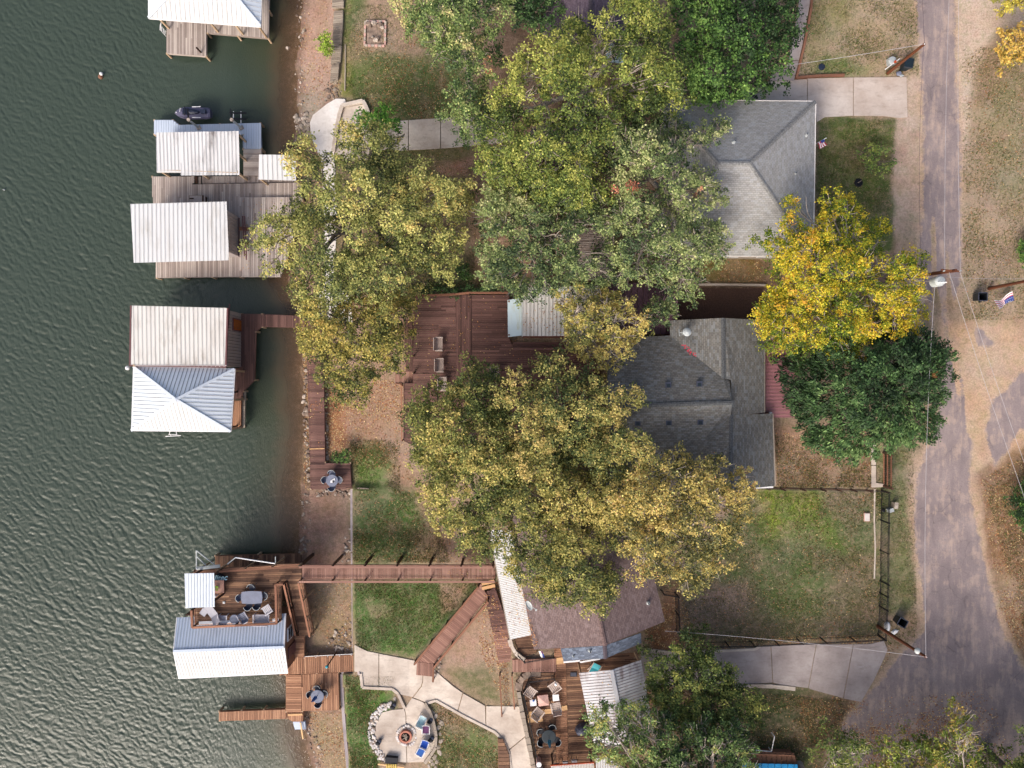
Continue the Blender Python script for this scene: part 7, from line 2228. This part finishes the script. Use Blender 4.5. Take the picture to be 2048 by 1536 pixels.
    for k in range(nk):
        mm = np.where(a_ == k)[0]
        if not len(mm): continue
        hub = cent[k].copy(); hub[2] = fork[2] + (cent[k][2] - fork[2]) * .66
        hub[:2] = fork[:2] + (hub[:2] - fork[:2]) * .82
        lp = curve_pts(fork, hub, 8, .09, r, .08)
        rr_ = np.linspace(trunk_r * .55, trunk_r * .3, 8)
        br.append((lp, rr_))
        for c in CT[mm]:
            e = c.copy(); e[2] -= .1
            s_ = lp[r.integers(4, 8)]
            br.append((curve_pts(s_, e, 6, .1, r, .06), np.linspace(trunk_r * .22, .025, 6)))
            for _ in range(int(3 + twigs * 7)):
                v = r.normal(0, 1, 3) * np.array([1, 1, .45]); v /= np.linalg.norm(v)
                m_ = e + (s_ - e) * r.uniform(0, .35)
                br.append((curve_pts(m_, e + v * clump * r.uniform(.5, 1.15) + np.array([0, 0, .12 + .2 * twigs]), 4, .14, r), np.linspace(.028 + .012 * twigs, .009, 4)))
    v, q = tubes_np(trunk, 9); me = np_mesh('trunk', v - o3, q, bark, True); link('trunk', me, t)
    v, q = tubes_np(br, 5); me = np_mesh('branches', v - o3, q, 'bark_pale' if (twigs > .2 or bark == 'bark_pale') else bark, True); link('branches', me, t)
    return t, tot

OAK = [(66,80,44,1.2),(98,110,54,2),(132,138,62,2.4),(162,160,76,2.4),(188,180,94,1.5),(206,180,90,.7)]
GOLD = [(84,88,46,.9),(126,122,58,1.4),(166,150,70,2.4),(196,170,80,2.8),(214,184,92,1.8),(202,156,100,.7)]
BRIGHT = [(50,68,30,1.6),(78,98,36,2.2),(112,128,44,2.8),(144,150,54,2.0),(172,172,70,1.0)]
GREEN = [(34,60,26,1.2),(58,92,34,2.2),(84,122,44,2.4),(114,148,58,1.4)]
DARKG = [(34,56,30,1.6),(52,82,40,2.6),(72,106,50,2.0),(104,134,70,.9)]
OLIVE = [(60,80,48,1.2),(94,114,62,2),(128,144,78,2.4),(158,166,98,2),(186,184,124,1)]
YELL = [(78,98,30,1.6),(126,138,36,2.0),(174,162,44,2.6),(202,174,50,2.4),(208,156,56,.9)]
LEAFN = 0
TREES = [
 # name, label, outline, ztop, pal, kwargs
 ('oak_tree','wide olive-yellow oak overhanging the grey dock and the lake', [(600,268),(562,298),(586,360),(566,392),(590,420),(540,415),(505,455),(498,490),(515,525),(555,565),(590,612),(640,645),(700,628),(760,615),(830,600),(872,545),(898,580),(900,520),(935,500),(950,430),(930,370),(890,325),(850,335),(803,330),(806,262),(760,235),(700,238),(676,262),(682,300),(650,305),(640,283)], 12.5, OAK,
   dict(base=(735,440), clump=1.0, holes=((655,345,16),(660,470,17),(688,490,10),(845,560,8),(700,395,7),(850,505,8),(890,350,10),(600,490,10),(745,585,9)), seed=3, twigs=.15, trunk_r=.38, dens=1.0)),
 ('oak_tree','golden-olive oak between maroon boardwalk and maroon deck', [(592,560),(600,612),(598,680),(612,730),(650,765),(668,802),(700,818),(742,790),(762,748),(800,742),(822,690),(812,650),(836,600),(790,588),(720,600),(650,590)], 11.5, [(70,80,36,1),(112,114,44,2),(152,142,54,2.4),(184,164,66,2),(200,168,72,1)],
   dict(base=(715,700), clump=.95, seed=5, holes=((655,605,12),(690,790,6)), trunk_r=.3)),
 ('oak_tree','pale dusty-green oak at the top edge over the north-west lawn', [(800,-60),(795,10),(810,60),(832,100),(875,125),(900,165),(885,210),(890,245),(940,292),(985,265),(1005,215),(960,195),(1012,140),(985,90),(1010,30),(1050,-60)], 12.0, [(60,84,44,1),(92,116,56,2),(124,144,72,2.4),(158,164,92,2),(186,170,110,1)],
   dict(base=(930,120), clump=.95, seed=7, holes=((1000,85,13),(1005,145,14),(905,140,6)), twigs=.4, thin=.3, patches=((980,125,14,(204,150,116)),))),
 ('oak_tree','bright yellow-green oak filling the top centre', [(1062,60),(1130,48),(1150,15),(1215,0),(1300,-40),(1340,20),(1348,70),(1335,115),(1372,130),(1390,185),(1376,216),(1330,222),(1300,238),(1240,218),(1236,262),(1200,300),(1185,330),(1205,400),(1160,430),(1110,400),(1060,410),(1040,370),(985,372),(945,300),(960,258),(985,230),(985,185),(1030,130),(1020,90)], 14.5, BRIGHT,
   dict(base=(1165,225), clump=1.05, holes=((1228,108,17),(1180,20,16),(1215,150,12),(1112,215,14),(1120,320,14),(1175,230,9),(1060,95,12),(1260,170,9),(1090,70,14)), seed=11, twigs=.3, trunk_r=.42, under=.5)),
 ('dense_tree','dark green tree at the top edge behind the bright oak', [(1005,-60),(1150,-60),(1140,30),(1110,55),(1060,70),(1015,50)], 9.5, DARKG, dict(seed=13, clump=.8, leaf=(.16,.26))),
 ('pecan_tree','fresh green fine-leaved tree between path and bright oak', [(1335,-60),(1600,-60),(1594,50),(1580,100),(1592,140),(1540,150),(1545,185),(1490,195),(1450,215),(1385,212),(1390,180),(1372,130),(1345,100),(1348,30)], 10.5, GREEN,
   dict(base=(1455,60), seed=17, clump=.9, leaf=(.15,.25), radial=False, under=.9, thin=.16)),
 ('oak_tree','olive oak with bare pale limbs over the light grey roof', [(1190,262),(1240,238),(1330,235),(1400,252),(1446,232),(1456,268),(1415,300),(1400,330),(1440,360),(1458,392),(1440,430),(1470,478),(1460,520),(1420,540),(1404,585),(1360,602),(1300,575),(1232,568),(1238,480),(1205,455),(1230,400),(1215,330)], 12.8, OLIVE,
   dict(base=(1300,420), clump=.8, seed=19, thin=.27, twigs=1.0, bark='bark_pale', under=.45, holes=((1395,320,16),(1300,375,16),(1400,430,12),(1350,330,8)), trunk_r=.36, patches=((1228,380,10,(208,136,112)),(1262,378,15,(212,138,112)),(1398,385,7,(206,150,120))))),
 ('oak_tree','olive oak spreading over the pale slatted pergola', [(950,400),(1010,372),(1090,402),(1180,392),(1232,402),(1236,452),(1240,545),(1200,580),(1120,560),(1085,588),(1030,604),(985,575),(945,530),(958,480)], 12.0, OLIVE,
   dict(base=(1090,480), clump=.85, seed=23, thin=.2, twigs=.6, under=.6, holes=((1195,490,24),(1160,505,14),(1105,470,8),(1212,520,12),(1060,540,9)), trunk_r=.32)),
 ('oak_tree','shaded lower oak filling the gap north of the maroon deck', [(1010,330),(1180,330),(1220,400),(1180,440),(1050,430),(960,400)], 8.5, BRIGHT, dict(seed=29, clump=.9, under=.5)),
 ('oak_tree','sparse yellow oak with pale bare twigs over the patio cover', [(1100,585),(1180,572),(1262,600),(1296,622),(1292,662),(1272,705),(1235,745),(1198,740),(1160,705),(1135,690),(1112,640)], 10.5, [(90,98,48,1),(134,136,62,2),(172,160,72,2.6),(196,172,80,2)],
   dict(base=(1205,660), clump=.7, seed=31, thin=.2, twigs=1.2, under=.2, dens=.85, bark='bark_pale', trunk_r=.22)),
 ('oak_branch_tree','small green oak crown at the north-west corner of the slate roof', [(1292,600),(1350,598),(1356,640),(1320,662),(1292,650)], 9.0, OLIVE, dict(seed=33, clump=.6, under=.3, trunk_r=.14, twigs=.4)),
 ('oak_tree','olive-green oak covering the south half of the maroon deck', [(815,830),(828,790),(845,752),(905,757),(925,722),(945,715),(985,735),(1010,780),(1018,850),(1040,960),(1020,1000),(1000,1100),(945,1116),(905,1082),(872,1050),(836,1000),(842,960),(820,900)], 13.0, [(62,76,36,1.4),(92,104,44,2.4),(126,130,54,2.4),(160,152,70,1.8),(188,168,80,.9)],
   dict(base=(930,930), clump=1.0, seed=37, trunk_r=.4, under=.6, holes=((1022,895,9),(905,760,4)))),
 ('oak_tree','yellow-brown oak crown beside the dark slate roof', [(990,770),(1012,706),(1050,712),(1062,750),(1080,706),(1112,706),(1150,745),(1200,752),(1268,788),(1274,835),(1245,855),(1312,880),(1335,945),(1240,975),(1150,950),(1060,970),(1005,900)], 13.4, [(66,84,42,1.6),(98,108,50,2.2),(136,134,60,2.4),(170,156,74,2.2),(192,166,88,1.2)],
   dict(base=(1140,860), clump=1.05, seed=41, under=.5, trunk_r=.4, holes=((1032,735,6),(1060,800,7),(1100,930,10),(1215,905,5)))),
 ('oak_tree','golden-olive oak overhanging the porch roof and brown shingles', [(1000,930),(1060,925),(1150,935),(1240,960),(1290,1000),(1262,1080),(1242,1130),(1232,1208),(1160,1242),(1122,1216),(1080,1190),(1040,1170),(1000,1110),(985,1040)], 13.2, [(70,84,40,1.2),(112,116,50,2.2),(148,144,62,2.6),(180,164,76,2.2),(198,174,88,1)],
   dict(base=(1130,1060), clump=1.05, seed=43, under=.55, trunk_r=.4, holes=((1022,972,7),(1100,930,8)))),
 ('oak_tree','golden oak with bare grey limbs at the garden edge', [(1345,880),(1400,905),(1440,915),(1490,928),(1512,985),(1492,1055),(1462,1105),(1462,1150),(1400,1182),(1320,1172),(1250,1142),(1232,1060),(1200,985),(1290,930),(1320,945)], 13.6, GOLD,
   dict(base=(1350,1040), clump=1.05, seed=47, under=.45, trunk_r=.42, twigs=.5, holes=((1300,965,8),(1245,950,14),(1340,915,6)))),
 ('elm_tree','vivid yellow autumn tree between the grey roofs and the road', [(1622,385),(1650,372),(1692,384),(1712,425),(1745,430),(1778,478),(1765,520),(1800,505),(1822,498),(1856,532),(1848,580),(1850,620),(1842,665),(1810,668),(1760,672),(1725,692),(1722,722),(1650,716),(1590,700),(1555,715),(1512,662),(1502,620),(1530,590),(1524,545),(1545,520),(1520,470),(1565,442),(1590,430),(1570,402)], 13.0, YELL,
   dict(base=(1660,570), clump=.85, ybias=.06, desat=.0, leaf=(.11,.19), seed=53, thin=.34, under=.5, twigs=.8, bark='bark_pale', trunk_r=.34, holes=((1555,560,14),(1792,560,17),(1640,545,10),(1620,655,10),(1760,690,8),(1720,585,9),(1690,450,6),(1580,480,7),(1740,620,8)))),
 ('cedar_elm','broad dark green tree beside the road bend', [(1580,705),(1640,690),(1720,660),(1790,645),(1870,668),(1892,700),(1900,760),(1892,810),(1872,862),(1820,905),(1760,908),(1690,916),(1622,892),(1585,840),(1572,765)], 11.5, DARKG,
   dict(base=(1725,785), clump=.95, leaf=(.17,.3), seed=59, under=1.0, radial=True, dome=.5, thin=0, trunk_r=.4, dens=1.5, patches=((1865,750,6,(150,110,70)),))),
 ('oak_tree','shaded green-olive tree over the grey driveway', [(1300,1335),(1345,1290),(1375,1255),(1420,1290),(1440,1340),(1478,1345),(1520,1400),(1515,1440),(1490,1480),(1430,1500),(1330,1460),(1292,1390)], 9.0, [(52,70,30,1.5),(78,98,38,2.2),(106,118,44,2.2),(140,140,52,1)],
   dict(base=(1390,1395), clump=.8, seed=61, thin=.3, under=.6, twigs=.2)),
 ('oak_tree','green tree with white twigs over the pavilion roof, bottom edge', [(1165,1432),(1210,1395),(1230,1440),(1262,1395),(1310,1405),(1345,1440),(1400,1432),(1480,1448),(1506,1500),(1510,1780),(1240,1780),(1230,1540),(1180,1500)], 13.0, [(52,74,40,1.4),(80,108,52,2.2),(110,136,64,2.4),(142,154,78,1.6),(176,168,76,.6)],
   dict(base=(1350,1600), clump=.8, seed=67, thin=.22, twigs=1.0, bark='bark_pale', under=.5, holes=((1215,1470,8),(1240,1500,8)))),
 ('oak_tree','thin yellow-green tree over the leaf-covered road, bottom right', [(1745,1560),(1760,1505),(1815,1470),(1880,1470),(1898,1412),(1940,1420),(1955,1470),(1985,1480),(1955,1520),(1975,1860),(1745,1860)], 13.0, [(88,110,30,1.4),(124,138,36,2.2),(158,152,46,2),(186,150,60,1.4)],
   dict(base=(1850,1620), clump=.7, seed=71, thin=.33, twigs=1.2, bark='bark_pale', under=.3, dens=.75)),
 ('oak_tree','small sparse olive tree beside the dark lawn at the bottom', [(1560,1860),(1640,1580),(1650,1500),(1690,1462),(1735,1480),(1740,1860)], 12.0, [(70,90,36,1.4),(104,122,46,2.2),(140,146,58,1.4)], dict(seed=73, clump=.65, thin=.35, twigs=1.1, bark='bark_pale', under=.3, dens=.8)),
 ('oak_tree','dense olive treetop peeping in at the bottom right corner', [(1985,1560),(2010,1530),(2040,1518),(2080,1505),(2180,1420),(2300,1500),(2300,1900),(1985,1900)], 14.0, [(70,90,36,1.4),(104,122,46,2.2),(140,146,58,1.4)], dict(seed=75, clump=1.0, thin=.2, under=.9)),
 ('young_oak','small yellow tree cut by the right edge near the sandy drive', [(1990,115),(2005,62),(2050,45),(2110,55),(2110,135),(2030,128),(2000,135)], 6.5, [(140,130,36,1),(196,160,50,2),(214,170,66,1.6)], dict(seed=79, clump=.55, under=.4, twigs=.3, leaf=(.14,.24), trunk_r=.16)),
 ('young_oak','yellow treetop at the very top right corner', [(1998,-40),(2110,-40),(2100,10),(2060,18),(2012,14)], 7.5, [(140,140,36,1),(186,170,40,2)], dict(seed=83, clump=.55, under=.4, trunk_r=.14)),
 ('holly_bush','fresh green bush at the right edge beside a bare root', [(2022,985),(2040,955),(2110,940),(2110,1075),(2045,1060),(2020,1040)], 5.2, GREEN, dict(seed=89, clump=.5, under=.8, leaf=(.12,.2), trunk_r=.1)),
 ('young_oak','leafy green sapling at the right edge above the striped flag', [(2034,480),(2090,470),(2100,550),(2040,528)], 5.0, GREEN, dict(seed=91, clump=.4, under=.5, leaf=(.12,.2), trunk_r=.08)),
 ('shoreline_shrub','small bright yellow-green shrub on the top shore', [(633,72),(655,64),(668,90),(660,118),(640,106)], 2.2, [(110,140,24,1),(150,180,34,2),(176,196,50,1)], dict(seed=93, clump=.34, leaf=(.1,.18), under=.3, trunk_r=.04)),
 ('palm_like_shrub','bright green feathery shrub beside the lakeside patio slabs', [(705,235),(722,218),(735,228),(768,206),(780,230),(802,240),(800,268),(760,262),(722,258)], 6.0, [(60,110,30,1),(90,150,34,2),(130,180,50,1)], dict(seed=95, clump=.45, leaf=(.16,.3), under=.5, radial=True, trunk_r=.08)),
 ('sapling','loose green sapling on the north-east lawn', [(1712,300),(1745,284),(1790,295),(1796,325),(1760,355),(1735,348)], 4.6, [(70,100,40,1.2),(104,130,50,2),(140,150,60,1)], dict(seed=97, clump=.32, leaf=(.1,.18), under=.1, dens=.55, thin=.38, trunk_r=.05)),
 ('garden_shrub','low green weeds at the corner of the shore platform', [(665,905),(700,900),(704,924),(668,924)], 1.9, GREEN, dict(seed=99, clump=.25, leaf=(.08,.14), under=.2, trunk_r=.03)),
 ('garden_shrub','small green shrub in the shaded yard beside the golden branch', [(905,530),(930,525),(948,555),(920,565)], 3.4, GREEN, dict(seed=101, clump=.35, leaf=(.1,.16), under=.2, trunk_r=.04)),
 ('hedge_shrub','dark green bush strip along the north rail of the maroon deck', [(838,570),(900,576),(985,572),(990,588),(900,590),(835,588)], 3.4, DARKG, dict(seed=103, clump=.4, leaf=(.12,.2), under=.3, trunk_r=.05)),
]
for nm, lb, ol, zt, pal, kw in TREES:
    cat = 'shrub' if ('shrub' in nm or 'bush' in nm or nm == 'sapling') else 'tree'
    t_, n_ = tree(nm, lb, cat, ol, zt, pal, **kw)
    LEAFN += n_
print('LEAVES', LEAFN, 'OBJECTS', len(bpy.data.objects))
